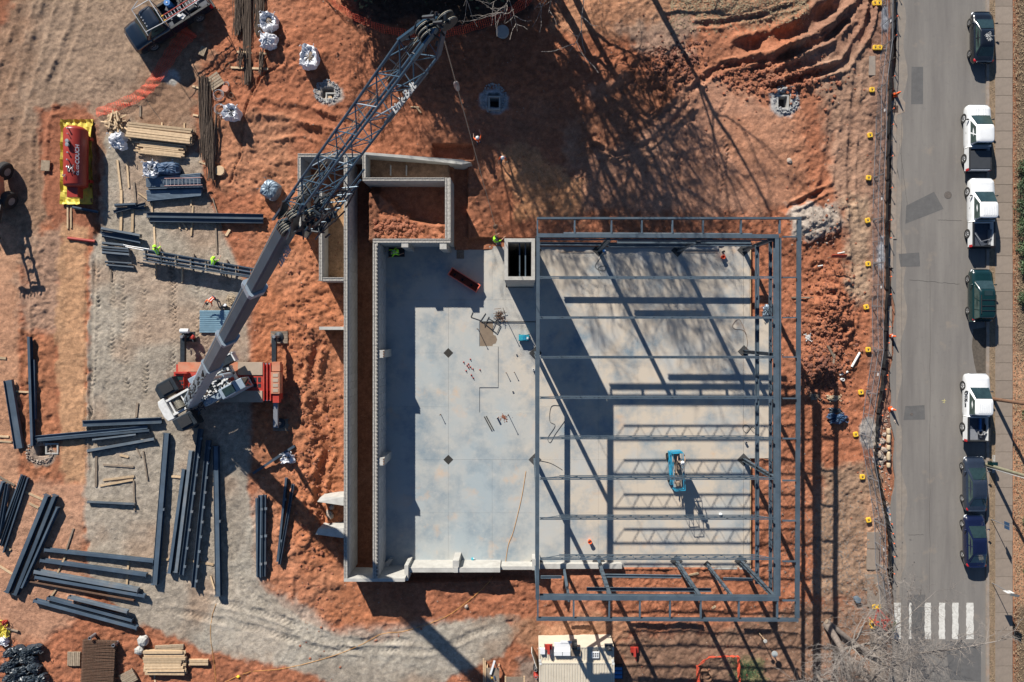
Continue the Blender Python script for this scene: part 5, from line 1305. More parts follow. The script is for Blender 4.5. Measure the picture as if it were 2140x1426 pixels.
# steel column being set
b0 = W(1039, 508, 0.02)
t = thing('hanging_column', 'short steel column hanging from the crane hook beside the concrete shaft', 'steel column', b0)
MB().ibeam((b0.x + .1, b0.y, .03), (b0.x - .02, b0.y + .15, 2.4), .22, .24, .02).build('column', M['steel_dark'], t, world=True); MB().box((b0.x + .1, b0.y, .02), (.4, .4, .02), .4).build('base_plate', M['steel_dark'], t, world=True)
for s_ in (-1, 1): MB().tube((b0.x - .02 + .1 * s_, b0.y + .15, 2.35), hk + Vector((0, 0, -.55)), .014, n=5).build('sling', M['rope'], t, world=True)
# ------------------------------------------------------------------ steel beams lying on the ground
TOP = 'steel beams laid out on the ground'
def beam(x0, y0, x1, y1, w, label, side=True, h=.34, lift=.12, m='steel_dark', clips=0, wm=None, kind='i'):
    p = G(x0, y0, lift + h); q = G(x1, y1, lift + h); p.z = q.z = (gz(p.x, p.y) + gz(q.x, q.y)) / 2 + lift + h / 2
    p2 = W(x0, y0, p.z + h / 2); q2 = W(x1, y1, q.z + h / 2); p2.z = q2.z = p.z
    wd = wm or w / S
    c = (p2 + q2) / 2
    t = thing('steel_beam', label, 'steel beam', (c.x, c.y, c.z - h / 2), 0, TOP)
    mb = MB()
    if kind == 'box': mb.bar(p2, q2, wd, h)
    elif side: mb.ibeam(p2, q2, wd, h, .03, side=True)
    else:
        mb.bar(p2, q2, wd * .64, .035, None, (-wd * .16, h / 2)); mb.bar(p2, q2, wd, .03, None, (0, -h / 2)); mb.bar(p2, q2, .03, h - .04, None, (-wd * .1, 0)); mb.bar(p2, q2, .03, .09, None, (wd * .485, -h / 2 + .062))
    mb.build('beam', M[m], t, world=True)
    d = (q2 - p2).normalized(); s_ = Vector((-d.y, d.x, 0))
    for e in (p2 + d * .01, q2 - d * .01) if not side else ():
        MB().bar(e - s_ * wd * .5, e + s_ * wd * .5, .02, h).build('end_plate', M[m], t, world=True)
    for k in range(clips):
        e = p2.lerp(q2, (k + .5) / clips) + s_ * (wd * .5) + Vector((0, 0, h * .3)); MB().box(e, (.2, .2, .16), math.atan2(d.y, d.x)).build('clip_plate', M['steel_grey'], t, world=True)
    return t
B = [
 (304,449,549,453,11,'long dark beam lying east to west between the deck stack and the truss, north flange',1,dict(lift=.1)),
 (312,459,549,462,9,'long beam tight against the south side of the lone east-west beam',1,dict()),
 (239,429,283,427,6,'short bright beam stub on the crossed pile below the blue tarp, northern one',0,dict(lift=.3,h=.2)),
 (236,443,303,426,6,'short beam crossing under the stub in the crossed pile below the blue tarp',1,dict(h=.2)),
 (242,436,302,434,5,'thin short beam at the bottom of the crossed pile west of the decking',0,dict(h=.14,lift=.05)),
 (151,433,204,443,5,'small plate beam lying at the south end of the yellow liner',0,dict(h=.14)),
 (211,478,292,493,7,'topmost short beam in the stack right of the rusty pipe',0,dict(m='steel_grey',lift=.3)),
 (209,486,290,498,6,'second short beam in the stack right of the rusty pipe',1,dict(h=.25)),
 (213,492,293,507,7,'third and lowest short beam in the tilted stack right of the rusty pipe',0,dict(h=.2)),
 (213,508,259,513,6,'short grey beam with three pads, topmost of the level stack west of the truss',0,dict(m='steel_grey',lift=.2)),
 (212,516,268,521,5,'second of the level grey beams west of the truss',0,dict(m='steel_grey')),
 (213,522,269,526,5,'third of the level grey beams west of the truss',0,dict(m='steel_dark')),
 (213,528,270,533,6,'fourth and widest of the level grey beams west of the truss',0,dict(m='steel_grey')),
 (219,547,275,551,4,'upper of the two thin beams below the level grey stack',0,dict(m='steel_grey',h=.15)),
 (222,554,279,559,4,'lower of the two thin beams below the level grey stack',0,dict(m='steel_grey',h=.15)),
 (58,704,65,932,8,'long north-south beam on the orange soil near the left edge',0,dict()),
 (70,752,72,877,4,'thin beam lying against the east side of the long north-south one at the left edge',0,dict(h=.2)),
 (15,795,38,938,17,'wide channel shaped beam tilted at the far left with bright flanges',1,dict(h=.3)),
 (170,886,336,879,12,'dark blue beam lying east-west just below the crane counterweight on the gravel',1,dict()),
 (72,915,307,893,7,'long slim beam reaching over the small square pit from the left, upper one',1,dict(h=.25)),
 (78,922,312,901,7,'long slim beam reaching over the small square pit from the left, lower one',0,dict(h=.25)),
 (193,920,284,909,5,'short thin beam under the pair of long slim ones by the small square pit',0,dict(h=.2,m='steel_grey')),
 (182,944,322,919,8,'slanting grey beam south of the pair by the small square pit',0,dict(m='steel_grey',h=.25)),
 (346,906,321,1223,14,'very long beam running north-south in the middle of the gravel pad, westernmost of the fan',0,dict(clips=1)),
 (382,982,352,1199,9,'first beam of the fan right of the very long one',0,dict()),
 (397,943,366,1197,10,'second beam of the fan, lighter than its neighbours',0,dict(m='steel_grey')),
 (418,897,379,1203,9,'third beam of the fan, reaching up to the crane counterweight',1,dict(clips=8)),
 (435,921,404,1230,9,'fourth beam of the fan with a row of small clips along its edge',1,dict(clips=10)),
 (449,933,454,1247,13,'easternmost beam of the fan, straight and flat topped',0,dict(clips=1)),
 (535,1042,537,1205,5,'left slim beam of the bundle on the gravel edge near the red bank',0,dict(h=.25)),
 (543,1036,541,1208,8,'middle beam of the bundle on the gravel edge near the red bank',1,dict(clips=3)),
 (552,1035,551,1206,7,'right beam of the bundle on the gravel edge near the red bank',1,dict(clips=3)),
 (597,1000,579,1174,6,'left beam of the narrow pair on the red soil west of the buttresses',0,dict(clips=2)),
 (612,1013,583,1181,5,'right beam of the narrow pair on the red soil west of the buttresses',1,dict()),
 (3,1008,-24,1092,7,'beam end with a blue tip cut by the left edge, upper one',0,dict()),
 (14,1012,-6,1128,6,'beam cut by the left edge beside the blue tipped one',1,dict()),
 (44,993,-2,1118,4,'thin steel member, leftmost of the thin bundle near the left edge',0,dict(h=.2)),
 (50,995,0,1142,5,'thin steel member in the middle of the thin bundle near the left edge',1,dict(h=.3)),
 (57,999,6,1155,4,'thin steel member, rightmost of the thin bundle near the left edge',0,dict(h=.2)),
 (95,1036,12,1239,12,'left beam of the three long tilted ones in the lower left',0,dict(h=.4)),
 (112,1036,29,1244,11,'middle beam of the three long tilted ones in the lower left',0,dict(h=.4)),
 (118,1061,44,1229,6,'right thinner beam of the three long tilted ones in the lower left',0,dict(h=.4)),
 (92,1151,320,1175,9,'topmost of the long parallel beams lying almost east-west in the lower left',0,dict()),
 (83,1173,305,1204,9,'second of the long parallel beams in the lower left, with a dusty middle',0,dict()),
 (70,1197,287,1236,11,'third long parallel beam in the lower left, widest of the pile',0,dict(m='steel_grey',h=.4)),
 (72,1208,302,1248,9,'fourth long parallel beam in the lower left, longest of the pile',0,dict(h=.3)),
 (59,1216,279,1256,4,'thin rust edged beam below the fourth long parallel one',0,dict(m='rust',h=.2)),
 (141,1250,265,1281,8,'short dusty grey beam on top of the southernmost pair in the lower left',0,dict(m='steel_grey',lift=.3)),
 (97,1252,275,1299,9,'upper beam of the southernmost pair in the lower left',0,dict()),
 (69,1257,285,1315,9,'southernmost long beam in the lower left',0,dict()),
 (182,1050,281,1055,5,'short beam alone on the gravel below the framed lumber',0,dict(m='steel_grey',h=.2)),
 (528,990,616,932,5,'tubular steel brace lying on the red soil edge south of the crane',0,dict(kind='box',h=.15)),
]
for a in B: beam(a[0], a[1], a[2], a[3], a[4], a[5], not a[6] if False else (a[6] == 1), **a[7])
# assembled truss frame
p = G(400, 540); t = thing('girt_frame', 'long assembled steel frame of three rails and cross bars with workers beside it', 'steel frame', p)
A0, A1 = (300, 521), (532, 562)
def fpt(u, v, z=.9): x = A0[0] + (A1[0] - A0[0]) * u; y = A0[1] + (A1[1] - A0[1]) * u + v; return G(x, y, z)
for v in (0, 8, 16, 22): MB().bar(fpt(0, v + (2 if v else 0)), fpt(1, v - (0 if v < 20 else 3)), .1, .22).build('rail', M['steel_dark'], t, world=True)
for k in range(8):
    u = .02 + k * .136; MB().bar(fpt(u, -1), fpt(u + .012, 23), .10, .22).build('cross_bar', M['crane_dark'], t, world=True)
    for v in (4, 12, 19):
        if k < 7: MB().bar(fpt(u + .02, v, .8), fpt(u + .125, v, .8), .22, .03).build('panel', M['steel_grey'], t, world=True)
for k in range(3):
    u = .15 + .3 * k
    for v in (-8, 26): MB().bar(fpt(u, v, .6), fpt(u, v, .0), .1, .1).build('leg', M['wood_grey'], t, world=True)
    MB().bar(fpt(u, -9, .72), fpt(u, 27, .72), .12, .1).build('trestle', M['wood_grey'], t, world=True)
for k, (a, b2) in enumerate([((258,512),(302,520)),((262,516),(304,524)),((268,514),(312,521))]):
    tt = thing('steel_rod', ['upper','lower','middle'][k] + ' thin rod poking west out of the assembled steel frame', 'steel rod', G(*a, .9)); MB().tube(G(*a, .9 + k * .03), G(*b2, .9 + k * .03), .035).build('rod', M['galv'], tt, world=True)
# ------------------------------------------------------------------ loose lumber
PL = [(245,335,252,396,4,'west of the blue tarp, on the left'),(265,338,269,393,3.4,'west of the blue tarp, on the right'),(279,380,283,424,4,'upright left of the decking stack'),(288,403,308,417,2.6,'short slanted, touching the decking stack'),
(253,397,253,426,5,'butted below the left one beside the tarp'),(277,437,276,485,5,'leaving the crossed pile southward, right'),(253,443,252,482,5,'leaving the crossed pile southward, left'),(316,424,318,445,3.5,'short, just below the decking stack corner'),
(321,461,324,524,3.6,'running down from the long east-west beam to the steel frame'),(399,417,399,431,3,'tiny, north of the long east-west beam'),(403,430,399,493,3.2,'crossing under the long east-west beam'),(371,459,376,479,3,'left of the splayed pair below the long beam'),(377,460,390,480,3,'right of the splayed pair below the long beam'),
(141,412,141,478,3.2,'left of the two planks at the yellow liner'),(148,414,148,477,3.2,'right of the two planks at the yellow liner'),(231,563,232,588,3,'below the two thin beams'),(325,548,325,581,3,'first prop below the steel frame'),(380,554,380,591,3.4,'second prop below the steel frame'),
(450,466,453,530,3.2,'tall grey one on the gravel tip east of the frame'),(444,414,463,477,2.2,'leaning thin one crossing the east end of the long beam'),(472,493,480,480,5,'stubby one alone on the gravel east of the frame'),(293,221,293,244,3.6,'short upright one under the orange netting'),(254,216,270,215,3.4,'short one lying on the orange netting'),
(338,256,338,270,3,'peg above the lumber stack, left'),(385,257,385,272,3,'peg above the lumber stack, right'),(287,843,284,872,4,'dark one above the dark blue east-west beam'),(-6,748,12,749,5,'stub at the left edge beside the wide channel beam'),(28,818,60,820,3.5,'between the wide channel beam and the north-south beam'),
(-6,912,18,913,4,'upper one at the left edge'),(-6,922,24,924,3.5,'lower one at the left edge'),(-4,996,30,1015,4,'slanted one above the thin bundle'),(50,1027,92,1046,4,'slanted one crossing to the three tilted beams, upper'),(60,1052,80,1062,4,'slanted short one left of the three tilted beams'),
(8,1142,22,1150,4,'short one left of the three tilted beams, lower'),(-4,1182,25,1200,4,'slanted one entering from the lower left edge'),(153,1105,138,1150,3,'thin dark one leading to the parallel beams'),(201,954,200,1018,4.5,'left upright of the empty lumber frame on the gravel'),(250,952,268,956,3.5,'small one inside the empty lumber frame'),
(215,972,279,976,3.6,'grey crosspiece inside the empty lumber frame'),(299,943,308,1004,2.6,'thin upright one right of the empty lumber frame'),(284,935,293,955,2.6,'short thin one above the empty lumber frame'),(215,1004,280,996,4,'upper of the two fresh yellow ones on the gravel'),(208,1016,278,1003,4,'lower of the two fresh yellow ones on the gravel'),
(279,1005,281,1068,3,'upright holding the short lone beam'),(357,996,392,999,4,'fresh one under the fan of beams'),(333,1169,352,1170,4,'short one at the foot of the very long beam'),(385,1170,446,1181,4,'light one under the feet of the fan of beams'),(440,1205,448,1232,3,'leaning against the easternmost fan beam, short'),
(136,1163,120,1197,3.6,'under the topmost parallel beam, left'),(268,1174,264,1230,4,'under the parallel beams, right'),(122,1225,106,1247,3.4,'between the pile and the southernmost pair'),(1440,1203,1460,1198,4,'pale one on the soil between the south columns'),(1488,1272,1496,1267,4,'small pale chip near the bottom frame beam'),
(1222,989,1239,980,5,'reddish one lying on the floor under the second last joist'),(1525,1141,1529,1130,2.5,'small chip on the floor near the southeast column'),(1362,624,1381,616,2.2,'thin one on the floor in the tree shadow'),(1744,740,1741,769,4,'upright grey brown one beside the white pipe'),(1730,722,1745,750,4.5,'dark one on the clods beside the white pipe'),
(868,222,880,236,3,'pale one in the tree shadow, lower'),(858,223,876,224,2,'pale one in the tree shadow, upper'),(402,180,415,184,3.6,'dunnage left of the brown bars, topmost'),(403,240,414,242,3.6,'dunnage left of the brown bars, second'),(416,338,430,343,3.8,'dunnage left of the brown bars, lowest'),
(482,141,560,144,4,'crosspiece under the upper brown bars, lower'),(495,108,556,112,4,'crosspiece under the upper brown bars, middle'),(440,265,456,268,3,'dunnage right of the brown bars'),(322,1252+150,324,1428,3,'post beside the lower lumber stack'),(1654,622,1700,622,3,'thin stake under the frame east side')]
for (a, b2, c_, d_, w_, lab) in PL:
    h_ = .09; p = G(a, b2, h_); q = G(c_, d_, h_)
    dark = any(k in lab for k in ('dark', 'grey', 'thin', 'upright'))
    t = thing('plank', ('weathered plank ' if dark else 'bare timber plank ') + lab.replace(', ', ', '), 'plank', ((p.x + q.x) / 2, (p.y + q.y) / 2, (p.z + q.z) / 2 - .05), 0, 'loose planks lying about the site')
    MB().bar(p, q, w_ / S, h_, None, (0, -h_ / 2)).build('board', M['wood_grey'] if dark else M['wood'], t, world=True)
# lumber stacks
def stack(label, a, b2, c_, d_, rows, layers, m, jit=.3, cat='lumber stack', var=.9, bw=None, cross=False, name='lumber_stack', g=None):
    """pile of boards between photo points a,b (start centre) and c,d (end centre)"""
    p = G(a, b2, .3); q = G(c_, d_, .3); d = (q - p); d.z = 0; L_ = d.length; u = d.normalized(); s_ = Vector((-u.y, u.x, 0)); zb = gz(*((p + q) / 2)[:2])
    c = (p + q) / 2; t = thing(name, label, cat, (c.x, c.y, zb)); bw = bw or .19
    for l in range(layers):
        for r_ in range(rows):
            if R.random() > var: continue
            ll = L_ * R.uniform(1 - jit, 1); o_ = (r_ - (rows - 1) / 2) * bw * 1.08 + R.uniform(-.02, .02)
            cc = c + u * R.uniform(-1, 1) * (L_ - ll) / 2 + s_ * o_; cc.z = zb + .06 + l * .1
            MB().bar(cc - u * ll / 2, cc + u * ll / 2 + s_ * R.uniform(-.03, .03), bw * R.uniform(.8, 1.0), .085).build('board', m, t, world=True)
    return t
stack('neat long stack of fresh boards below the orange netting', 267, 272, 405, 288, 6, 7, M['wood'], .06, var=.95, bw=.2)
stack('loose long pile of thin boards south of the neat long stack', 281, 306, 388, 318, 8, 4, M['wood'], .25, bw=.13)
stack('messy stack of wide boards in the bottom left corner area', 302, 1383, 390, 1385, 8, 5, M['wood'], .2, bw=.24)
stack('single pale formwork panel north of the messy board stack', 322, 1360, 382, 1357, 3, 2, M['grate'], .02, bw=.22, name='form_panel', cat='panel')
stack('two boards poking east out of the messy board stack', 392, 1386, 433, 1386, 2, 2, M['wood'], .02, bw=.24)
p = G(242, 256); t = thing('offcut_pile', 'heap of short timber offcuts at the west end of the lumber stacks', 'offcut pile', p)
for k in range(60):
    a = R.uniform(0, 3.14); c = p + Vector((R.gauss(0, .3), R.gauss(0, .33), .1 + R.random() * .6)); v_ = Vector((math.cos(a), math.sin(a), R.uniform(-.2, .2))) * R.uniform(.2, .45); MB().bar(c - v_, c + v_, .12, .07).build('offcut', M['wood'], t, world=True)
def pallet(px, py, rz, label, L_=1.2, Wd=1.0, n=6, m='grate', z=.0):
    t = thing('pallet', label, 'pallet', G(px, py, .05), rz)
    for k in range(n): MB().box((0, -Wd / 2 + (k + .5) * Wd / n, .13), (L_ * R.uniform(.96, 1), Wd / n * .8, .03), R.uniform(-.02, .02)).build('slat', M[m], t)
    for k in (-1, 0, 1): MB().box((k * L_ * .45, 0, .06), (.09, Wd, .1)).build('bearer', M[m], t)
    return t
pallet(450, 171, .6, 'grey wooden pallet beside the coils of wire', 1.25, 1.2, 5)
pallet(156, 1376, 1.55, 'broken pallet beside the rusty mesh stack', 1.2, 1.1, 7); pallet(270, 1415, .5, 'pallet at the bottom edge below the pale form panel', 1.3, 1.1, 7)
pallet(97, 347, 1.5, 'small wooden crate lid left of the maroon tank', .9, .75, 7); pallet(425, 108, 1.2, 'pallet pieces in the shadow of the dark work truck', .8, .5, 4)
# long brown bar bundles
def bars(label, pts, w, n, L=None, dark=True, z=.3):
    p = G(*pts[0], z); q = G(*pts[1], z); d = (q - p); d.z = 0; u = d.normalized(); s_ = Vector((-u.y, u.x, 0)); c = (p + q) / 2
    t = thing('bar_bundle', label, 'bar bundle', (c.x, c.y, c.z - z)); mb = MB(); LL = d.length
    for k in range(n):
        o_ = R.gauss(0, w * .33); a = R.uniform(-.03, .03); e0 = R.uniform(-.3, .6); e1 = R.uniform(-.6, .3)
        pts_ = [];
        for j in range(5):
            f_ = j / 4; pts_.append(p + u * (e0 + (LL - e0 + e1) * f_) + s_ * (o_ + a * (f_ - .5) * LL * .3 + .05 * math.sin(f_ * 7 + k)) + Vector((0, 0, R.uniform(-.12, .12))))
        mb.path(pts_, .035 if n < 60 else .03, 4)
    tag(mb.build('bar', M['rebar'], t, world=True), kind='stuff'); return t
bars('dense bundle of long brown bars at the top, left part', [(500, -40), (497, 70)], .5, 60); bars('dense bundle of long brown bars at the top, middle part', [(518, -40), (517, 172)], .45, 60); bars('dense bundle of long brown bars at the top, right part', [(541, -40), (538, 66)], .5, 60)
bars('short dark bars below the top bundle, right', [(548, 108), (546, 152)], .3, 24); bars('short dark bars below the top bundle, left', [(504, 105), (503, 140)], .3, 20)
bars('long brown bar bundle running south beside the pallet, upper part', [(425, 165), (430, 330)], .7, 90); bars('long brown bar bundle running south beside the pallet, lower part', [(436, 250), (443, 372)], .5, 60); bars('thin brown bars right of the long bundle', [(452, 238), (447, 345)], .12, 10)
# rusty mesh mat stack
p = G(208, 1388, .3); t = thing('rebar_mesh', 'stack of rusty reinforcement mats at the bottom left', 'reinforcement mesh', p, -.05)
for l in range(3):
    mb = MB(); mb2 = MB()
    for k in range(24): mb.bar((-1.35 + k * .117, -2.1, l * .12), (-1.35 + k * .117 + R.uniform(-.03, .03), 2.1, l * .12), .03, .03)
    for k in range(34): mb2.bar((-1.4, -2.05 + k * .124, l * .12 + .04), (1.4, -2.05 + k * .124 + R.uniform(-.04, .04), l * .12 + .04), .035, .03)
    tag(mb.build('long_wires', M['rebar'], t), kind='stuff'); tag(mb2.build('cross_wires', M['rust'], t), kind='stuff')
# ------------------------------------------------------------------ tank on its liner
p = G(163, 342); t = thing('containment_liner', 'wrinkled yellow liner spread under the maroon tank', 'liner', p)
vs = []; fs = []; n1_, n2_ = 16, 34
for j in range(n2_ + 1):
    for i in range(n1_ + 1):
        x = 129 + 67 * i / n1_ + R.uniform(-.7, .7); y = 251 + 177 * j / n2_ + R.uniform(-.7, .7)
        e = (i in (0, n1_) or j in (0, n2_)); g_ = G(x, y, 0); vs.append((g_.x, g_.y, p.z + .12 + (.14 if e else 0) + .05 * math.sin(i * 1.9 + j * .8) + R.uniform(-.03, .03)))
for j in range(n2_):
    for i in range(n1_): k = j * (n1_ + 1) + i; fs.append((k, k + n1_ + 1, k + n1_ + 2, k + 1))
o = len(vs); bot = [(v[0], v[1], v[2] - .1) for v in vs]
MB().add(vs + bot, fs + [tuple(i + o for i in f[::-1]) for f in fs]).build('liner', M['yellow_tarp'], t, world=True)
g_ = G(146, 326, 2.0); g_.z = gz(g_.x, g_.y)
t = thing('fuel_tank', 'maroon horizontal fuel tank with white lettering on the yellow liner', 'tank', (g_.x, g_.y, g_.z + .2))
t.scale = (.9, 1, .95)
MB().lathe([(.02, -2.62), (.7, -2.56), (.98, -2.35), (1.0, -2.25), (1.0, 2.25), (.98, 2.35), (.7, 2.5), (.02, 2.56)], (0, 0, 1.05), 40, Matrix.Rotation(PI / 2, 3, 'X')).build('shell', M['tank_red'], t, smooth=True)
for y in (-1.8, 1.8): MB().bx(-.95, y - .12, -.05, .95, y + .12, .5).build('saddle', M['tank_red'], t)
for (y, r, h_) in [(2.2, .05, .25), (1.75, .03, .2), (1.15, .13, .25), (.85, .13, .25), (.2, .05, .2), (-.4, .05, .25)]: MB().lathe([(r, 0), (r, h_), (r * 1.3, h_), (r * 1.3, h_ + .06), (.01, h_ + .07)], (0, y, 2.02), 14).build('vent_cap', M['galv'], t)
mb = MB(); rr = random.Random(2)
for k in range(14): a = Vector((rr.uniform(-.5, .5), rr.uniform(-1.6, -.9), 2.1)); mb.tube(a, a + Vector((rr.uniform(-.3, .3), rr.uniform(-.3, .3), .1)), .04)
tag(mb.build('valve_gear', M['rim'], t), kind='stuff'); MB().bx(-.55, -3.35, .7, .45, -2.5, 1.5).build('pump_box', M['tank_red'], t, bevel=.02)
text_obj('tank_lettering', 'COUCH', .44, (.66, .15, 1.84), basis((0, 1, 0), (-.75, 0, .66)), M['white'], t, .006); text_obj('tank_lettering', 'OIL CO', .26, (.68, -1.15, 1.82), basis((0, 1, 0), (-.75, 0, .66)), M['white'], t, .006)
# ------------------------------------------------------------------ decking, tarp, ladder
def deck(label, poly, lay, m, ribs=14, name='deck_stack', z=.1, horizontal=True):
    pts = [G(*q_, z) for q_ in poly]; c = sum(pts, Vector()) / 4; t = thing(name, label, 'decking', (c.x, c.y, gz(c.x, c.y)))
    z0 = gz(c.x, c.y) + z
    a, b2, c_, d_ = [Vector((p.x, p.y, 0)) for p in pts]
    for l in range(lay):
        zz = z0 + l * .05; mb = MB(); mb.prism([tuple(v[:2]) for v in (a, b2, c_, d_)], zz, zz + .02); mb.build('sheet', m, t, world=True)
    for k in range(ribs):
        f_ = (k + .5) / ribs; zz = z0 + (lay - 1) * .05 + .04
        p = a.lerp(d_, f_); q_ = b2.lerp(c_, f_); p.z = q_.z = zz; MB().bar(p, q_, (a - d_).length / ribs * .5, .04).build('rib', m, t, world=True)
    return t
deck('stack of ribbed blue grey decking with a ladder on it', [(309, 374), (422, 363), (424, 391), (310, 393)], 7, M['deck_steel'], 9)
deck('lower wedge shaped stack of ribbed decking', [(309, 399), (425, 396), (424, 411), (311, 422)], 6, M['deck_steel'], 8)
beam(310, 395, 424, 392, 4, 'slim dark beam resting between the two decking stacks', False, h=.3, lift=.3)
deck('pale blue ribbed deck sheets lying under the crane boom', [(418, 649), (480, 649), (480, 696), (418, 696)], 2, M['deck_pale'], 12)
deck('thin ribbed sheet bundle lying north of the decking beside the tarp', [(330, 366), (372, 362), (372, 368), (331, 371)], 2, M['deck_steel'], 2)
a_ = G(344, 381, .75); b_ = G(423, 379, .75); ladder('ladder', 'pinkish metal ladder lying on the ribbed decking stack', a_, b_, .62, mat('pink rail', (.5, .28, .24), .6), .33)
# ------------------------------------------------------------------ bags, wrapped pallets, tarps: crumpled shells
def crumple(label, px, py, rx, ry, hgt, m, name='bulk_bag', cat='bag', seed=1, fold=.16, hollow=True, fill=None):
    g_ = G(px, py, hgt * .5); g_.z = gz(g_.x, g_.y); t = thing(name, label, cat, g_); rr = random.Random(seed); vs = []; fs = []; nu = 30
    prof = [(.92, 0), (1.02, .3), (1.0, .65), (.96, 1.0), (.82, 1.02), (.66, .8), (.35, .7), (.02, .72)] if hollow else [(.95, 0), (1.03, .3), (.98, .7), (.85, .95), (.6, 1.05), (.3, 1.08), (.02, 1.08)]
    ph = [rr.uniform(0, 6.28) for _ in range(6)]
    for k, (r_, z_) in enumerate(prof):
        for i in range(nu):
            a = 2 * PI * i / nu; f_ = 1 + fold * (.5 * math.sin(3 * a + ph[0] + k * .5) + .35 * math.sin(7 * a + ph[1] - k) + .5 * rr.uniform(-1, 1)); sq = 1 / max(abs(math.cos(a)) ** 1, abs(math.sin(a)) ** 1) ** .5
            vs.append((rx * r_ * f_ * sq * math.cos(a), ry * r_ * f_ * sq * math.sin(a), max(0, hgt * (z_ + fold * 1.0 * rr.uniform(-1, 1) * (k > 1)))))
    for k in range(len(prof) - 1):
        for i in range(nu): j = (i + 1) % nu; fs.append((k * nu + i, k * nu + j, (k + 1) * nu + j, (k + 1) * nu + i))
    fs.append(tuple((len(prof) - 1) * nu + i for i in range(nu)))
    MB().add(vs, fs).build('fabric', m, t)
    for s in range(4):
        a = PI / 4 + s * PI / 2 + rr.uniform(-.3, .3); c = Vector((rx * 1.05 * math.cos(a), ry * 1.05 * math.sin(a), hgt)); MB().path([c, c + Vector((.15 * math.cos(a), .15 * math.sin(a), .12)), c + Vector((.28 * math.cos(a + .6), .2 * math.sin(a + .6), -.05))], .03, 5).build('strap', m, t)
    if fill: MB().blob((0, 0, hgt * .68), (rx * .5, ry * .5, hgt * .12), seed, .3).build('contents', fill, t)
    return t
crumple('white bulk bag beside the brown bars, northern one', 563, 47, .68, .72, 1.0, M['cloth_white'], seed=1, fill=M['wood_grey']); crumple('white bulk bag touching the northern one from the south', 561, 86, .70, .62, .9, M['cloth_white'], seed=2, hollow=False)
crumple('white bulk bag alone on the red soil right of the pair', 647, 121, .72, .95, .9, M['cloth_white'], seed=3, fill=M['wood_grey']); crumple('round white bulk bag near the wire coils with dark contents', 485, 237, .66, .62, 1.1, M['cloth_white'], seed=4, fill=M['blackp'])
crumple('white wrapped bundle at the west end of the lumber stack', 247, 295, .62, .7, .9, M['cloth_white'], 'wrapped_bundle', 'bundle', 5, .2, False); crumple('clear wrapped tools on the blue tarp', 317, 355, .58, .65, .9, M['cloth_white'], 'wrapped_bundle', 'bundle', 6, .2, True, M['blackp'])
t = crumple('grey wrapped block pallet on the red soil left of the boom knuckle', 566, 397, .78, .8, .9, M['deck_steel'], 'wrapped_pallet', 'wrapped pallet', 7, .05, False); t.rotation_euler.z = -.5
crumple('torn plastic bundle under the brace south of the crane', 602, 957, .5, .42, .4, M['cloth_white'], 'wrapped_bundle', 'bundle', 8, .3, True, M['wood_grey']); crumple('grey plastic sheet tangle under the frame near the east girts', 1602, 650, .3, .5, .3, M['deck_steel'], 'plastic_sheet', 'plastic sheet', 9, .3, False)
crumple('blue tarp over boxes north of the decking stack', 352, 353, 1.0, .55, .8, M['tarp_blue'], 'tarp', 'tarp', 10, .06, False)
for k, (x, y, rx, ry, lab) in enumerate([(1742, 832, .55, .25, 'crumpled beige cloth on the red bank east of the frame'), (1745, 858, .5, .22, 'dark crumpled sheet just below the beige cloth'), (1750, 875, .75, .4, 'blue grey tarp piece east of the frame, wider than the dark sheet'), (1702, 829, .4, .28, 'rolled tan mat end beside the dark clods east of the frame'), (1689, 706, .2, .25, 'scrap of white paper east of the frame')]):
    crumple(lab, x, y, rx, ry, .16 + .2 * (k == 2), [M['burlap'], M['bag_dark'], M['tarp_blue'], M['wood_grey'], M['white_dirty']][k], 'scrap_sheet', 'scrap', 20 + k, .3, False)
# trash bag heap
p = G(40, 1390, .3); 
for k, (x, y, rx, ry, a) in enumerate([(20,1365,.6,.45,.3),(45,1360,.9,.4,-.5),(70,1357,1.0,.45,.1),(30,1383,.8,.45,.7),(60,1378,.9,.5,-.2),(15,1395,.7,.5,.1),(42,1402,.9,.5,.2),(72,1395,.7,.5,-.6),(25,1415,.9,.5,.3),(58,1420,.9,.5,0),(88,1418,.6,.5,.2)]):
    t = crumple(['small','long','widest','folded','glossy','squat','flat','loose','split','full','single'][k] + ' dark plastic bag in the heap, lower left corner, ' + ['first from the top left','second along the top','at the top right','left in the second row','right in the second row','at the left edge','in the middle of the heap','at the right side','left at the bottom','bottom middle','bottom right'][k], x, y, rx * .8, ry * .8, .55, M['bag_dark'], 'trash_bag', 'trash bag', 40 + k, .18, False); t.rotation_euler.z = a; t['group'] = 'dark bags heaped in the lower left corner'
crumple('yellow tarp scrap at the lower left edge', 4, 1318, .5, .7, .3, M['yellow_tarp'], 'tarp', 'tarp', 60, .3, False); crumple('white sack below the yellow tarp scrap', 6, 1340, .4, .35, .4, M['cloth_white'], 'sack', 'sack', 61, .2, False); crumple('red bucket shaped rag on the yellow tarp scrap', 10, 1302, .2, .2, .3, M['tank_red'], 'rag', 'rag', 62, .2, False)
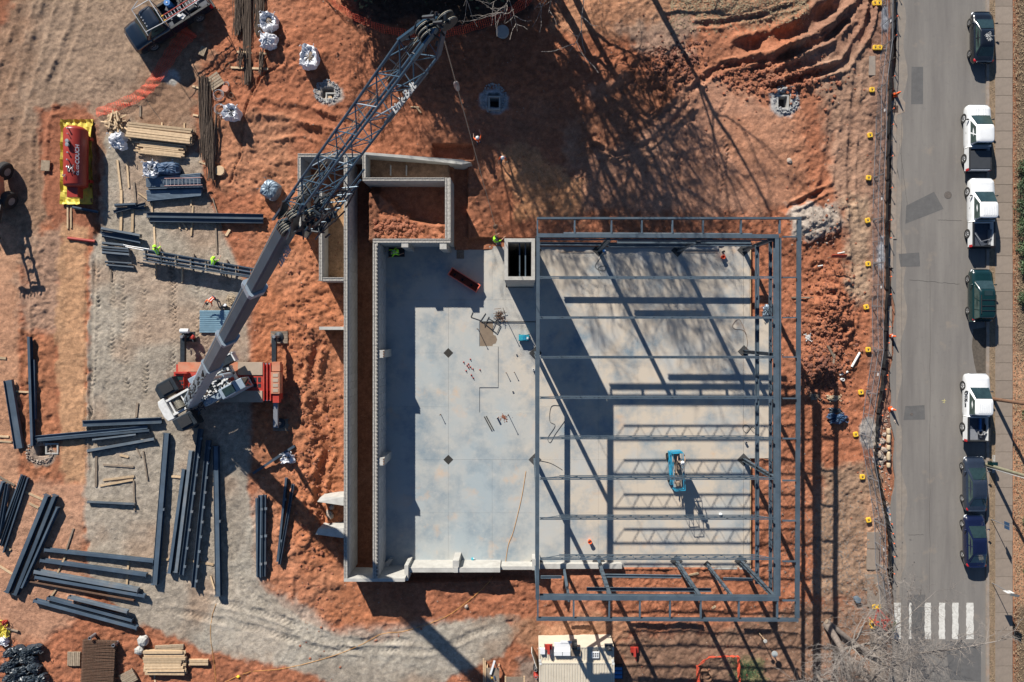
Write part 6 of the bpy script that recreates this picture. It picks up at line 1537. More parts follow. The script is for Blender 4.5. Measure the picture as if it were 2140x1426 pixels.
# wire coils
for k, (x, y, r, lab) in enumerate([(474,178,.22,'pale coil right of the pallet'),(457,199,.42,'biggest coil, below the pallet'),(484,200,.2,'small coil right of the biggest'),(459,229,.4,'loose coil touching the round bag'),(497,168,.3,'thin coil farthest right near the pallet'),(475,137,.28,'thin coil above the pallet')]):
    t = thing('wire_coil', 'wire ' + lab, 'wire coil', G(x, y, .04), 0, 'coils of wire by the pallet'); n = 4 if k < 4 else 2
    for j in range(n): MB().ring((R.uniform(-.05, .05), R.uniform(-.05, .05), .04 + j * .03), r * R.uniform(.85, 1.1), .016, 26, Matrix.Rotation(R.uniform(-.08, .08), 3, 'X')).build('loop', M['galv'] if k in (0, 1, 3) else M['rust'], t)
# ------------------------------------------------------------------ pits with concrete frames
for k, (px, py, rx, ry) in enumerate(PITS):
    lab = ['square concrete pit with plywood discs in it, west of the jib', 'dark square concrete pit in the tree shadow', 'dark square concrete pit ringed by grey gravel near the ruts', 'small square pit with crumpled liner on the orange soil at left'][k]
    c = G(px, py); z = max(gz(*W(px - rx - 8, py)[:2]), gz(*W(px + rx + 8, py)[:2])) + .04; a = W(px - rx - 1.5, py - ry - 1.5, z); b2 = W(px + rx + 1.5, py + ry + 1.5, z); w_ = .12
    t = thing('concrete_pit', lab, 'pit', (c.x, c.y, z - 1.0))
    for (x0, y0, x1, y1) in [(a.x, b2.y, a.x + w_, a.y), (b2.x - w_, b2.y, b2.x, a.y), (a.x + w_, b2.y, b2.x - w_, b2.y + w_), (a.x + w_, a.y - w_, b2.x - w_, a.y)]: MB().bx(x0, y0, -.6, x1, y1, z).build('pit_wall', M['conc'], t, world=True)
    MB().bx(a.x + w_, b2.y + w_, -.45, b2.x - w_, a.y - w_, -.3 if k < 3 else .4).build('pit_floor', M['cement_dark'], t, world=True)
    if k == 0:
        MB().lathe([(.01, 0), (.3, 0), (.3, .05), (.01, .05)], W(687, 206, z - .15), 22).build('disc', M['wood'], t, world=True); MB().box(W(700, 211, z - .1), (.35, .12, .2), .7).build('block', M['wood'], t, world=True)
    if k == 2: MB().box((c.x + .2, c.y - .1, z - .5), (.3, .7, .9)).build('riser', M['wood_grey'], t, world=True)
    mb = MB(); rr = random.Random(k)     # rough broken collar
    for j in range(150):
        an = rr.uniform(0, 6.28); rad = rr.uniform(1.05, 1.5); q = Vector((c.x + rad * (rx + 7) / S * math.cos(an), c.y + rad * (ry + 7) / S * math.sin(an), 0)); q.z = gz(q.x, q.y) + .02; mb.blob(q, rr.uniform(.04, .1), j, .35, 5, 4)
    tag(mb.build('rubble_collar', M['gravel'] if k != 3 else M['stone'], t, world=True), kind='stuff')
# tree stumps / plywood discs on the soil
for (x, y, r, lab, m) in [(461, 358, .42, 'tan round plywood disc right of the decking', M['wood']), (1050, 68, .56, 'grey round lid in the shade at the top', M['conc']), (473, 187, .3, 'brown round plug beside the pale coil', M['crane_orange'])]:
    p = G(x, y); t = thing('round_lid', lab, 'round lid', p); MB().lathe([(r, -.05), (r, .22), (r * .96, .25), (.01, .25)], n=30).build('lid', m, t)
# ------------------------------------------------------------------ people
def person(label, px, py, rz, vest, hat, pose='stand', trousers='jeans', cat='worker', z=None, arms=.3, group=None):
    g_ = G(px, py, 1.2); 
    if z is not None: g_ = W(px, py, z + 1.2)
    g_.z = gz(g_.x, g_.y) if z is None else z
    t = thing('person', label, 'person', g_, rz)
    bend = 1.0 if pose == 'bend' else (.25 if pose == 'walk' else .06)
    hip = Vector((0, 0, .93)); sp = Vector((0, math.sin(bend), math.cos(bend)))
    if pose == 'bend': hip = Vector((0, -.12, .86))
    ch = hip + sp * .42; nk = hip + sp * .56; hd = nk + (sp + Vector((0, .12, .1))).normalized() * .13; ht = nk + (sp + Vector((0, .12, .1))).normalized() * .24
    V = [hip, hip + sp * .2, ch, nk, hd, ht]; Rr = [.15, .135, .165, .06, .095, .08]; E = [(0, 1), (1, 2), (2, 3), (3, 4), (4, 5)]
    st = .22 if pose == 'walk' else .03
    hands = []
    for s in (-1, 1):
        i = len(V); V += [hip + Vector((s * .10, 0, -.08)), Vector((s * .12, s * st + .05, .5)), Vector((s * .13, s * st * 1.4 - .02, .09)), Vector((s * .15, s * st * 1.4 + .16, .05))]; Rr += [.10, .07, .05, .045]; E += [(0, i), (i, i + 1), (i + 1, i + 2), (i + 2, i + 3)]
        i = len(V); sh = ch + Vector((s * .20, 0, 0)) + sp * .06
        fw = arms if s > 0 else arms * .5
        el = sh + Vector((s * .12, .10 + fw * .35, -.24)); wr = el + Vector((-s * .04, .20 + fw * .2, -.08)); hn = wr + Vector((0, .07, -.02))
        V += [sh, el, wr, hn]; Rr += [.07, .048, .034, .036]; E += [(2, i), (i, i + 1), (i + 1, i + 2), (i + 2, i + 3)]
        hands.append((i + 3, s))
        for f_ in range(4):
            b_ = len(V); V += [hn + Vector(((f_ - 1.5) * .022, .045, -.005)), hn + Vector(((f_ - 1.5) * .026, .085 - .008 * abs(f_ - 1.4), -.03))]; Rr += [.010, .009]; E += [(i + 3, b_), (b_, b_ + 1)]
        b_ = len(V); V += [hn + Vector((-s * .04, .01, 0)), hn + Vector((-s * .06, .045, -.01))]; Rr += [.011, .010]; E += [(i + 3, b_), (b_, b_ + 1)]
    me_ = bpy.data.meshes.new('skeleton'); me_.from_pydata([tuple(v) for v in V], E, []); o = bpy.data.objects.new('tmp', me_); SC.collection.objects.link(o)
    md = o.modifiers.new('s', 'SKIN'); md.use_smooth_shade = True
    for k, sv in enumerate(me_.skin_vertices[0].data): sv.radius = (Rr[k], Rr[k]); sv.use_root = (k == 0)
    o.modifiers.new('u', 'SUBSURF').levels = 1
    dg = bpy.context.evaluated_depsgraph_get(); nm = bpy.data.meshes.new_from_object(o.evaluated_get(dg)); bpy.data.objects.remove(o)
    nm.name = 'body'; nm.materials.clear()
    for m_ in (M['skin'], M[trousers], vest, M['blackp']): nm.materials.append(m_)
    def near(c):
        best = (9, 0)
        for a, b2 in E:
            A_, B2 = V[a], V[b2]; d = B2 - A_; tt = max(0, min(1, (c - A_).dot(d) / d.length_squared)); r_ = (c - A_ - d * tt).length
            if r_ < best[0]: best = (r_, (a, b2))
        return best[1]
    for f_ in nm.polygons:
        a, b2 = near(f_.center)
        if b2 <= 3 and a <= 2: k = 2 if f_.center.z > hip.z - .02 or pose == 'bend' else 1
        elif a in (3, 4): k = 0
        elif 6 <= b2 <= 9 or 18 <= 0: k = 3 if b2 == 9 else 1
        else: k = None
        if k is None:
            # second leg starts after the first arm chain
            n1 = 6 + 4 + 4 + 10
            if n1 <= b2 <= n1 + 3: k = 3 if b2 == n1 + 3 else 1
            elif b2 in (10, 11, n1 + 4, n1 + 5): k = 2
            else: k = 0
        f_.material_index = k
    bo = bpy.data.objects.new('body', nm); SC.collection.objects.link(bo); bo.parent = t
    up = (ht - nk).normalized(); Mx = up.to_track_quat('Z', 'Y').to_matrix()
    ho = MB().lathe([(.165, .015), (.165, .03), (.135, .035), (.13, .09), (.09, .135), (.01, .15)], hd + up * .05, 18, Mx).build('hard_hat', hat, t, smooth=True)
    MB().blob(hd + Vector((0, .10, .0)), (.02, .025, .02), 1, .05, 6, 4).build('nose', M['skin'], t)
    mb = MB(); mb.blob(hd + Vector((-.035, .09, .03)), .012, 1, 0, 6, 4); mb.blob(hd + Vector((.035, .09, .03)), .012, 1, 0, 6, 4); tag(mb.build('eyes', M['blackp'], t), kind='stuff')
    mb = MB()
    for s in (-1, 1):
        a = hip + sp * .12 + Vector((s * .09, 0, 0)); b2_ = ch + Vector((s * .11, 0, 0)) + sp * .08; nn = Vector((0, -math.cos(bend), math.sin(bend)))
        mb.bar(a + nn * .155, b2_ + nn * .175, .05, .012, nn)
    mb.build('reflective_stripe', M['white'], t)
    return t
person('worker in lime vest standing at the west end of the assembled steel frame', 326, 528, .2, M['lime'], M['lime'], 'bend'); person('worker in lime vest leaning over the middle of the assembled steel frame', 442, 551, -.4, M['lime'], M['lime'], 'bend')
person('worker in orange vest with dark cap bending beside the crane boom', 441, 624, 2.5, M['orange'], M['blackp'], 'bend', arms=.7); person('worker in orange vest with white hard hat north of the trench', 999, 293, .2, M['orange'], M['hat'], 'stand', arms=.8)
person('worker in orange vest walking right of the white hatted worker', 1052, 328, 2.9, M['orange'], M['hat'], 'walk', arms=.3); person('worker in lime vest at the hanging column below the crane hook', 1034, 503, -.9, M['lime'], M['lime'], 'stand', z=.0, arms=.9)
person('worker in green lime vest kneeling in the shaded northwest corner of the floor', 828, 526, 1.8, M['lime'], M['blackp'], 'bend', z=0.0, arms=.6)
person('worker in green lime vest crouching beside the other in the northwest corner', 818, 528, -1.3, M['lime'], M['lime'], 'bend', z=0.0, arms=.4)
person('worker with brown clothes on the scissor lift platform', 1424, 967, 0.0, M['wood_grey'], M['hat'], 'stand', z=2.28)
# ------------------------------------------------------------------ things on the floor
p = W(971, 586); rz = math.radians(-32)
t = thing('concrete_skip', 'long orange red open trough lying in the blue shade on the floor', 'trough', p, rz)
for (a, b2, c_, d_) in [(-1.45, -.38, 1.45, -.31), (-1.45, .31, 1.45, .38), (-1.45, -.31, -1.38, .31), (1.38, -.31, 1.45, .31)]: MB().bx(a, b2, .05, c_, d_, .65).build('side_wall', mat('salmon red trough paint', (.78, .16, .10), .5, 0, .15, 4), t, bevel=.012)
MB().bx(-1.38, -.31, .05, 1.38, .31, .12).build('floor_plate', mat('rusty trough floor', (.16, .045, .025), .8), t)
for x in (-.95, -.15, .75): MB().lathe([(.12, 0), (.12, .3), (.09, .3), (.09, .05)], (x, -.05, .13), 14).build('socket', M['blackp'], t)
for (x, y, lab, tall) in [(1509, 538, 'orange bucket near the northeast column', 0), (1232, 1130, 'orange bucket on the floor near the southwest column', 0)]:
    t = thing('bucket', lab, 'bucket', W(x, y)); MB().lathe([(.13, 0), (.17, .42), (.185, .42), (.185, .45), (.155, .45), (.12, .05), (.01, .05)], n=20).build('pail', M['orange'], t); MB().ring((0, 0, .43), .17, .008, 18, Matrix.Rotation(.9, 3, 'X')).build('handle', M['galv'], t)
for k, (x, y, r, h_, lab) in enumerate([(1040, 874, .08, .35, 'short pipe stub standing by the red soil crumbs'), (1115, 773, .1, .3, 'white topped pipe stub beside the west beam of the frame'), (1510, 527, .09, .5, 'dark pipe stub near the orange bucket'), (1558, 925, .1, .25, 'ring shaped pipe collar at the east side of the floor'), (1757, 793, .13, .5, 'white pipe stub standing in the red soil east of the frame'), (1072, 819, .07, .04, 'flush round floor drain in the lower pour'), (1080, 742, .07, .04, 'flush round floor drain near the frame corner'), (199, 1326, .14, .8, 'left pipe end sticking up above the rusty mesh'), (246, 1342, .14, .7, 'right pipe end sticking up above the rusty mesh'), (1605, 806, .2, .06, 'coil of grey cable under the east girts')]):
    g_ = W(x, y) if 1000 < x < 1570 else G(x, y); t = thing('pipe_stub', lab, 'pipe', g_); MB().lathe([(r, -.05), (r, h_), (r * .72, h_), (r * .72, h_ - .12), (.01, h_ - .12)], n=16).build('pipe', M['white'] if k in (1, 4) else M['cement_dark'] if k in (2,) else M['galv'], t); MB().lathe([(r * .7, h_ - .1), (.01, h_ - .1)], n=12).build('opening', M['cement_dark'], t)
for k, (a, b2, c_, d_, r, m, lab, zz) in enumerate([(1780,767,1797,737,.1,'pvc','longest white pipe on the red soil east of the frame',0),(1754,784,1772,777,.09,'pvc','short white pipe above the pipe stub east of the frame',0),(1709,557,1719,555,.06,'pvc','small white pipe piece near the red sign board',0),(1750,530,1765,527,.05,'pvc','thin white pipe behind the red sign board',0),(142,498,199,505,.13,'tank_red','rusty maroon pipe lying below the tank',0),(8,1312,38,1320,.09,'wood_grey','grey pipe at the lower left beside the yellow scrap',0),
    (1012,871,1027,899,.05,'cement_dark','left of the two dark rods standing over the floor',1),(1016,870,1031,898,.05,'cement_dark','right of the two dark rods standing over the floor',1),(1170,527,1241,527,.02,'rust','thin rust line bar on the floor at the northwest column',1),(1430,527,1500,527,.02,'rust','thin rust line bar on the floor beside the white board',1)]):
    if zz: p = W(a, b2, .06); q = W(c_, d_, .06)
    else: p = G(a, b2, .1); q = G(c_, d_, .1)
    t = thing('pipe', lab, 'pipe', (p + q) / 2); MB().tube(p, q, r, n=12).build('pipe', M[m], t, world=True)
    for e, o_ in ((p, (p - q).normalized() * .004), (q, (q - p).normalized() * .004)): MB().tube(e, e + o_, r * .75, n=12).build('bore', M['cement_dark'], t, world=True)
# standing rods on the floor (they throw long thin shadows)
for k, (x, y, h_, lab) in enumerate([(921, 866, .5, 'short steel peg standing on the open floor left of centre'), (1058, 779, .4, 'short steel peg on the lower pour, left'), (1075, 778, .4, 'short steel peg on the lower pour, right'), (999, 688, 1.1, 'steel peg beside the brown puddle'), (1060, 672, 1.3, 'taller steel peg below the frame shadow'), (1062, 866, 1.1, 'steel peg beside the red soil crumbs')]):
    t = thing('steel_peg', lab, 'steel peg', W(x, y)); MB().tube((0, 0, 0), (0, 0, h_), .03, n=8).build('rod', M['rust'], t); MB().lathe([(.01, h_), (.05, h_), (.05, h_ + .04), (.01, h_ + .05)], n=8).build('cap', M['rust'], t)
t = thing('white_board', 'white trim board lying at the north edge of the floor between two columns', 'board', W(1465, 517)); MB().bx(-1.5, -.2, .02, 1.5, .2, .12).build('board', M['conc'], t); MB().bx(1.05, -.12, .121, 1.35, -.02, .14).build('block', M['galv'], t)
# brush and red crumbs, small debris on the floor
t = thing('steel_brush_pile', 'tangle of short rods piled on the sunlit floor near the brown puddle', 'rod pile', W(1043, 659)); rr = random.Random(4)
for k in range(26): a = rr.uniform(0, 6.28); c = Vector((rr.gauss(0, .18), rr.gauss(0, .22), .05 + rr.random() * .2)); d = Vector((math.cos(a), math.sin(a), rr.uniform(0, .4))) * .3; MB().tube(c - d, c + d, .022, n=5).build('rod', M['rust'], t)
t = thing('shoring_frame', 'low angled rod frame lying beside the rod tangle on the floor', 'rod frame', W(1015, 672))
for (a, b2, c_, d_) in [(984,663,1005,670),(984,663,988,653),(1005,670,1015,655),(1005,670,1038,697),(1038,697,1046,680),(1020,665,1046,680),(1012,682,1022,662),(1028,690,1038,668)]: MB().tube(W(a, b2, .03), W(c_, d_, .03), .03, n=6).build('bar', M['cement_dark'], t, world=True)
MB().tube(W(1005, 672.5, .02), W(1119, 673, .02), .028, n=6).build('bar', M['cement_dark'], t, world=True)
mb = MB(); rr = random.Random(9)
for k in range(60): mb.blob(W(1053 + rr.gauss(0, 5), 873 + rr.gauss(0, 3.5), .01), rr.uniform(.02, .06), k, .3, 5, 4)
tag(mb.build('red_crumbs', M['clod']), 'small scatter of red soil crumbs on the floor beside the pipe stub', 'soil crumbs', kind='stuff')
RL2 = ['topmost','upper left, apart','upper middle','left of the cluster','middle of the cluster','right of the middle','lower right of the cluster','lower left','farthest right, alone','second lowest','lowest']
RS = [(983,751),(969,757),(979,761),(976,764),(979,768),(983,767),(988,771),(974,775),(1003,773),(985,784),(989,790)]
for k, (x, y) in enumerate(RS):
    c = W(x, y); t = tag(MB().lathe([(.07, 0), (.07, .04), (.04, .05), (.03, .14), (.01, .15)], n=8).build('red_cap', M['tank_red']), 'small red cap on the floor below the diamond pocket, ' + RL2[k], 'cap', 'red caps scattered on the floor'); t.location = c
for k, (x, y, s_, m, lab) in enumerate([(988,1168,.14,'teal_obj','small green and white packet near the south edge of the floor'),(1505,1075,.14,'white','small white bag on the floor under the last but one joist'),(1262,525,.12,'blue_obj','blue tool at the foot of the first north column'),(961,527,.0,'wood_grey','')][:3]):
    t = thing('packet', lab, 'packet', W(x, y)); MB().blob((0, 0, .08), (s_, s_, .09), k, .35).build('bag', M[m], t); MB().blob((.1, .02, .08), (s_ * .6, s_ * .6, .08), k + 5, .35).build('flap', M['white'], t)
t = thing('plywood_sheet', 'brown plywood rectangle on the shaded floor near the north wall', 'plywood', W(962, 529)); MB().bx(-.32, -.5, .005, .32, .5, .04).build('sheet', M['wood_grey'], t)
t = thing('dark_mat', 'dark mat in the northwest corner of the floor beneath the crouching workers', 'mat', W(829, 527)); MB().bx(-.7, -.42, .005, .7, .45, .03).build('sheet', M['blackp'], t)
# hoses and cords
def cord(label, pts, r, m, ground=True, name='cord', z=.03):
    P = [(G(x, y, z) if ground else W(x, y, z)) for x, y in pts]
    out = []
    for i in range(len(P) - 1):
        p0 = P[max(i - 1, 0)]; p1 = P[i]; p2 = P[i + 1]; p3 = P[min(i + 2, len(P) - 1)]
        for k in range(6):
            t_ = k / 6; q = .5 * ((2 * p1) + (-p0 + p2) * t_ + (2 * p0 - 5 * p1 + 4 * p2 - p3) * t_ * t_ + (-p0 + 3 * p1 - 3 * p2 + p3) * t_ ** 3)
            if ground: q.z = gz(q.x, q.y) + z
            out.append(q)
    out.append(P[-1]); o = MB().path(out, r, 5).build(name, m); return tag(o, label, 'cord')
oc = mat('orange cord', (.6, .3, .08), .7)
cord('orange cord running down the gravel from the fan of beams', [(452,1262),(443,1290),(440,1330),(446,1380),(451,1430)], .018, oc); cord('long orange cord crossing the gravel path to the floor edge', [(470,1426),(520,1405),(600,1396),(700,1370),(760,1345),(798,1325),(850,1318),(930,1290),(980,1255),(1030,1205)], .018, oc)
cord('orange cord across the open floor towards the south edge', [(1099,985),(1090,1040),(1073,1110),(1062,1140),(1056,1180)], .018, oc, False); cord('looped dark hose on the floor under the fifth joist', [(1170,848),(1152,850),(1149,880),(1160,890),(1145,915),(1150,925),(1160,908),(1180,880)], .018, M['cement_dark'], False)
cord('thin dark cable loops near the first north column', [(1262,530),(1248,548),(1245,560),(1262,566),(1266,556),(1250,560),(1256,574)], .015, M['cement_dark'], False); cord('thin looped wire near the east edge of the floor', [(1560,700),(1545,668),(1531,680),(1536,688),(1555,692),(1562,720),(1550,745)], .015, M['rust'], False)
cord('figure eight cable at the east side of the floor', [(1575,905),(1560,888),(1552,895),(1560,905),(1572,892),(1580,900)], .02, M['cement_dark'], False); cord('dark cable lying from the west column across the floor', [(1122,962),(1150,968),(1175,982)], .02, M['cement_dark'], False)
cord('thin red string sagging beside the work truck shadow', [(296,190),(310,215),(335,250)], .02, M['cement_dark'])
cord('wire snaking beside the crane over the red bank', [(618,808),(628,825),(622,850)], .02, M['cement_dark'])
# ------------------------------------------------------------------ fences along the road
feet = [(1831,7,2),(1832,100,2),(1822,188,1),(1818,283,1),(1815,372,1),(1813,461,1),(1814,552,1),(1810,642,1),(1814,731,1),(1799,820,1),(1788,908,1),(1802,997,1),(1815,1087,1),(1817,1176,1),(1830,1268,2)]
line = [(1838,-85)] + [(x + 11, y) for x, y, n in feet]
FPOS = ['first from the top edge','second from the top, a pair of feet','third from the top','fourth from the top','fifth from the top','sixth from the top','level with the north end of the steel frame','eighth from the top','level with the white pipe','ninth bend of the line','farthest left, at the gravel patch','just below the gravel patch','beside the orange soil strip','second from the crosswalk','nearest the crosswalk, beside the red barricade']
for k in range(len(line) - 1):
    a = G(*line[k]); b2 = G(*line[k + 1]); a.z = b2.z = 0.0; zt = 1.95
    t = thing('wire_fence', 'wire fence panel, ' + ('one cut by the top edge' if k == 0 else 'southern end ' + FPOS[k]), 'fence panel', (a + b2) / 2, 0, 'wire fence panels along the road')
    a = a.lerp(b2, .008); b2_ = b2.lerp(a, .008)
    for (p, q) in [((a.x, a.y, .12), (b2_.x, b2_.y, .12)), ((a.x, a.y, zt), (b2_.x, b2_.y, zt)), ((a.x, a.y, 1.05), (b2_.x, b2_.y, 1.05))]: MB().tube(p, q, .024, n=6).build('rail', M['galv'], t, world=True)
    for f_ in (0, .5, 1): p = a.lerp(b2_, f_); MB().tube((p.x, p.y, .02), (p.x, p.y, zt + .03), .026, n=6).build('post', M['galv'], t, world=True)
    mb = MB(); L_ = (b2_ - a).length; n_ = int(L_ / .12)
    for j in range(n_): p = a.lerp(b2_, (j + .5) / n_); mb.bar((p.x, p.y, .14), (p.x, p.y, zt - .02), .005, .005)
    for j in range(13): mb.bar((a.x, a.y, .2 + j * .14), (b2_.x, b2_.y, .2 + j * .14), .005, .005)
    tag(mb.build('wire_mesh', M['galv'], t, world=True), kind='stuff')
    if k % 2 == 1: p = a.lerp(b2_, .55); MB().box((p.x + .04, p.y, 1.5), (.02, .3, .22), math.atan2(b2.y - a.y, b2.x - a.x) + PI / 2).build('tag_plate', M['white'], t, world=True)
for k, (x, y, n_) in enumerate(feet):
    for j in range(n_):
        xx = x + (9 if j else 0) - (3 if n_ == 2 else 0); c = G(xx, y, .1); t = thing('ballast_block', 'yellow fence foot, ' + (('right half of ' if j else 'left half of ') + FPOS[k] if n_ == 2 else FPOS[k]), 'fence foot', c, R.uniform(-.25, .25), 'yellow feet of the wire fence')
        MB().prism([(-.22, -.15), (-.15, -.22), (.15, -.22), (.22, -.15), (.22, .15), (.15, .22), (-.15, .22), (-.22, .15)], -.06, .08).build('block', M['yellow'], t, bevel=.03); MB().box((0, 0, .085), (.12, .16, .02)).build('slot', M['cement_dark'], t); MB().ring((0, 0, .085), .17, .015, 16).build('rim', M['yellow_tarp'], t)
    c = G(x + 16, y, .05); t = thing('coupler_hook', 'grey fence clamp hook beside the foot ' + FPOS[k], 'fence clamp', c, 0, 'clamps of the wire fence'); MB().ring((0, 0, .03), .16, .02, 14).build('hook', M['galv'], t); MB().bar((-.2, .15, .03), (.15, .15, .03), .04, .03).build('arm', M['galv'], t)
# black silt fence on stakes
sl = [(1866,-40),(1862,60),(1857,150),(1855,250),(1852,380),(1850,480),(1850,600),(1847,700),(1841,800),(1833,850),(1828,915),(1824,960),(1834,1005),(1846,1060),(1853,1100),(1857,1140),(1856,1210)]
SLL = ['at the top edge','below the top pair of feet','at the orange cone level','beside the old kerb','left of the diagonal patch','left of the square patch','mid length beside the dark car','opposite the white pipe','at the yellow hose','beside the gravel patch','above the sandy rolls','at the rocks','below the rocks','beside the white gravel','along the lower road','nearest the crosswalk']
for k in range(len(sl) - 1):
    t = thing('silt_fence', 'black fabric silt fence length ' + SLL[k], 'silt fence', W(*sl[k], .0), 0, 'black silt fence along the road')
    pts = []; n_ = 8
    for j in range(n_ + 1): x = sl[k][0] + (sl[k + 1][0] - sl[k][0]) * j / n_; y = sl[k][1] + (sl[k + 1][1] - sl[k][1]) * j / n_; pts.append(W(x + R.uniform(-.7, .7), y, 0))
    vs = []; fs = []
    for p in pts:
        lean = R.uniform(-.12, .05); vs += [(p.x, p.y, -.1), (p.x + lean, p.y, .62 + R.uniform(-.05, .03)), (p.x + lean + .02, p.y, .62), (p.x + .02, p.y, -.1)]
    for j in range(n_):
        b_ = j * 4; 
        for i in range(4): fs.append((b_ + i, b_ + (i + 1) % 4, b_ + 4 + (i + 1) % 4, b_ + 4 + i))
    fs += [(3, 2, 1, 0), tuple(n_ * 4 + i for i in range(4))]
    MB().add(vs, fs).build('fabric', M['tape'], t, world=True)
    ns = max(2, int((pts[0] - pts[-1]).length / 1.3))
    for j in range(ns):
        p = pts[0].lerp(pts[-1], (j + .5) / ns); MB().box((p.x + .09, p.y, .35), (.045, .045, .95)).build('stake', M['wood_grey'], t, world=True)
        if j % 2 == 0 or k > 12: MB().lathe([(.03, 0), (.055, .02), (.055, .08), (.01, .11)], (p.x + .09, p.y, .82), 8).build('stake_cap', M['orange'], t, world=True)
# cones
CN = [(1871,199,'above the storm grate, tipped towards the kerb'),(1861,703,'on the left gutter opposite the bare parking gap'),(1861,855,'beside the sandy rolls near the square patch')]
for k, (x, y, lab) in enumerate(CN):
    t = thing('traffic_cone', 'orange traffic cone ' + lab, 'traffic cone', W(x, y), .2 * k, 'orange cones along the left gutter'); MB().lathe([(.18, .03), (.145, .2), (.10, .5), (.045, .9), (.01, .92)], n=20).build('cone_body', M['orange'], t, smooth=True); MB().bx(-.2, -.2, 0, .2, .2, .04).build('base', M['orange'], t, bevel=.02); MB().lathe([(.128, .36), (.109, .50), (.1, .50)], n=20).build('band', M['white'] if k != 0 else M['crane_orange'], t)
# storm grate and apron
t = thing('storm_inlet', 'rusty square storm grate in a pale concrete apron by the left kerb', 'storm drain', W(1871, 228, 0)); MB().prism([tuple((W(x, y) - W(1871, 228))[:2]) for x, y in [(1863,212),(1884,204),(1892,215),(1891,234),(1876,240),(1866,250),(1862,240)]], -.05, .011).build('apron', kerbm, t); MB().bx(-.24, -.3, -.02, .24, .3, .03).build('grate', M['rust'], t)
for k in range(5): MB().box((-.18 + k * .09, 0, .034), (.05, .52, .012)).build('slat', M['blackp'], t)
# wattle bags and rocks by the road
for k, (x, y, h_, lab) in enumerate([(1855,901,.6,'top'),(1855,917,.9,'second'),(1855,935,.5,'third'),(1855,953,.95,'fourth'),(1855,972,.5,'lowest')]):
    t = thing('sand_roll', lab + ' of the sand coloured rolls lying end to end by the left kerb', 'sand roll', W(x, y), R.uniform(-.04, .04), 'sand coloured rolls by the kerb'); MB().lathe([(.02, -h_ / 2 * .85), (.14, -h_ / 2 * .8), (.17, -h_ / 2 * .5), (.17, h_ / 2 * .5), (.14, h_ / 2 * .8), (.02, h_ / 2 * .85)], (0, 0, .15), 14, Matrix.Rotation(PI / 2, 3, 'X')).build('roll', M['burlap'], t, smooth=True); MB().ring((0, h_ / 2 * .74, .15), .12, .02, 12, Matrix.Rotation(PI / 2, 3, 'X')).build('tie', M['wood_grey'], t)
RK = [(1833,930),(1842,922),(1846,940),(1838,950),(1829,942),(1845,960),(1836,966),(1828,958),(1848,908),(1840,975),(1650,337),(962,1130),(690,1075),(694,1060),(975,1268),(1869,880)]
RL = ['in the rock pile by the sand rolls, upper left','in the rock pile, upper middle','in the rock pile, right of centre','in the rock pile, centre','in the rock pile, far left','in the rock pile, lower right','in the rock pile, lower middle','in the rock pile, lower left','above the rock pile','below the rock pile','alone on the tracked soil left of the ruts','','between the two wedge buttresses','above the lower wedge buttress','alone on the red soil south of the footing','flat on the gutter under the orange cone']
for k, (x, y) in enumerate(RK):
    if not RL[k]: continue
    s_ = [.35,.3,.32,.38,.25,.3,.34,.28,.2,.25,.26,.2,.4,.25,.2,.3][k]
    c = G(x, y); t = tag(MB().blob((0, 0, s_ * .25), (s_, s_ * R.uniform(.7, 1), s_ * .6), k + 70, .22, 9, 6).build('rock', M['stone']), 'pale rock ' + RL[k], 'rock', 'loose pale rocks'); t.location = c; t.rotation_euler.z = R.uniform(0, 3)
for k, (x, y, s_, lab) in enumerate([(302, 1337, .48, 'round grey boulder below the southernmost beams, upper'), (294, 1357, .40, 'round grey boulder below the southernmost beams, lower')]):
    t = tag(MB().blob((0, 0, s_ * .5), (s_, s_, s_ * .8), k + 170, .12, 12, 8).build('boulder', M['conc']), lab, 'boulder'); t.location = G(x, y)
# red sign board on posts
t = thing('sign_board', 'red rectangular sign board on stakes over the red soil, east of the frame', 'sign', G(1752, 545)); c = G(1752, 536, 1.2) - t.location
MB().box((c.x, c.y, 1.2), (1.28, .04, .36), -.06, Matrix.Rotation(-.7, 3, 'X')).build('panel', M['sign_red'], t)
for s in (-1, 1): MB().tube((c.x + .5 * s, c.y - .05, 0), (c.x + .5 * s, c.y - .03, 1.2), .03).build('post', M['wood_grey'], t)
# barricade
t = thing('barricade', 'red steel barricade frame with yellow feet at the left end of the crosswalk', 'barricade', G(1838, 1293))
for (a, b2, c_, d_) in [(1834,1272,1826,1302),(1826,1302,1848,1314),(1848,1314,1856,1294),(1856,1294,1834,1272),(1834,1272,1848,1314),(1826,1302,1856,1294),(1816,1290,1828,1300)]: p = W(a, b2, .75) - t.location; q = W(c_, d_, .75) - t.location; p.z = q.z = .75; MB().bar(p, q, .1, .1).build('tube', M['tank_red'] if False else M['crane_red'], t)
for (a, b2) in [(1820,1300),(1822,1306)]: p = G(a, b2) - t.location; MB().box((p.x, p.y, .15), (.35, .5, .2)).build('foot', M['yellow'], t)
for (a, b2) in [(1834,1272),(1826,1302),(1848,1314),(1856,1294)]: p = G(a, b2) - t.location; MB().tube((p.x, p.y, 0), (p.x, p.y, .75), .04).build('leg', M['crane_red'], t)
MB().box((W(1858, 1298).x - t.location.x, W(1858, 1300).y - t.location.y, .8), (.06, .8, .3), -.2).build('green_plate', M['leaf2'], t)
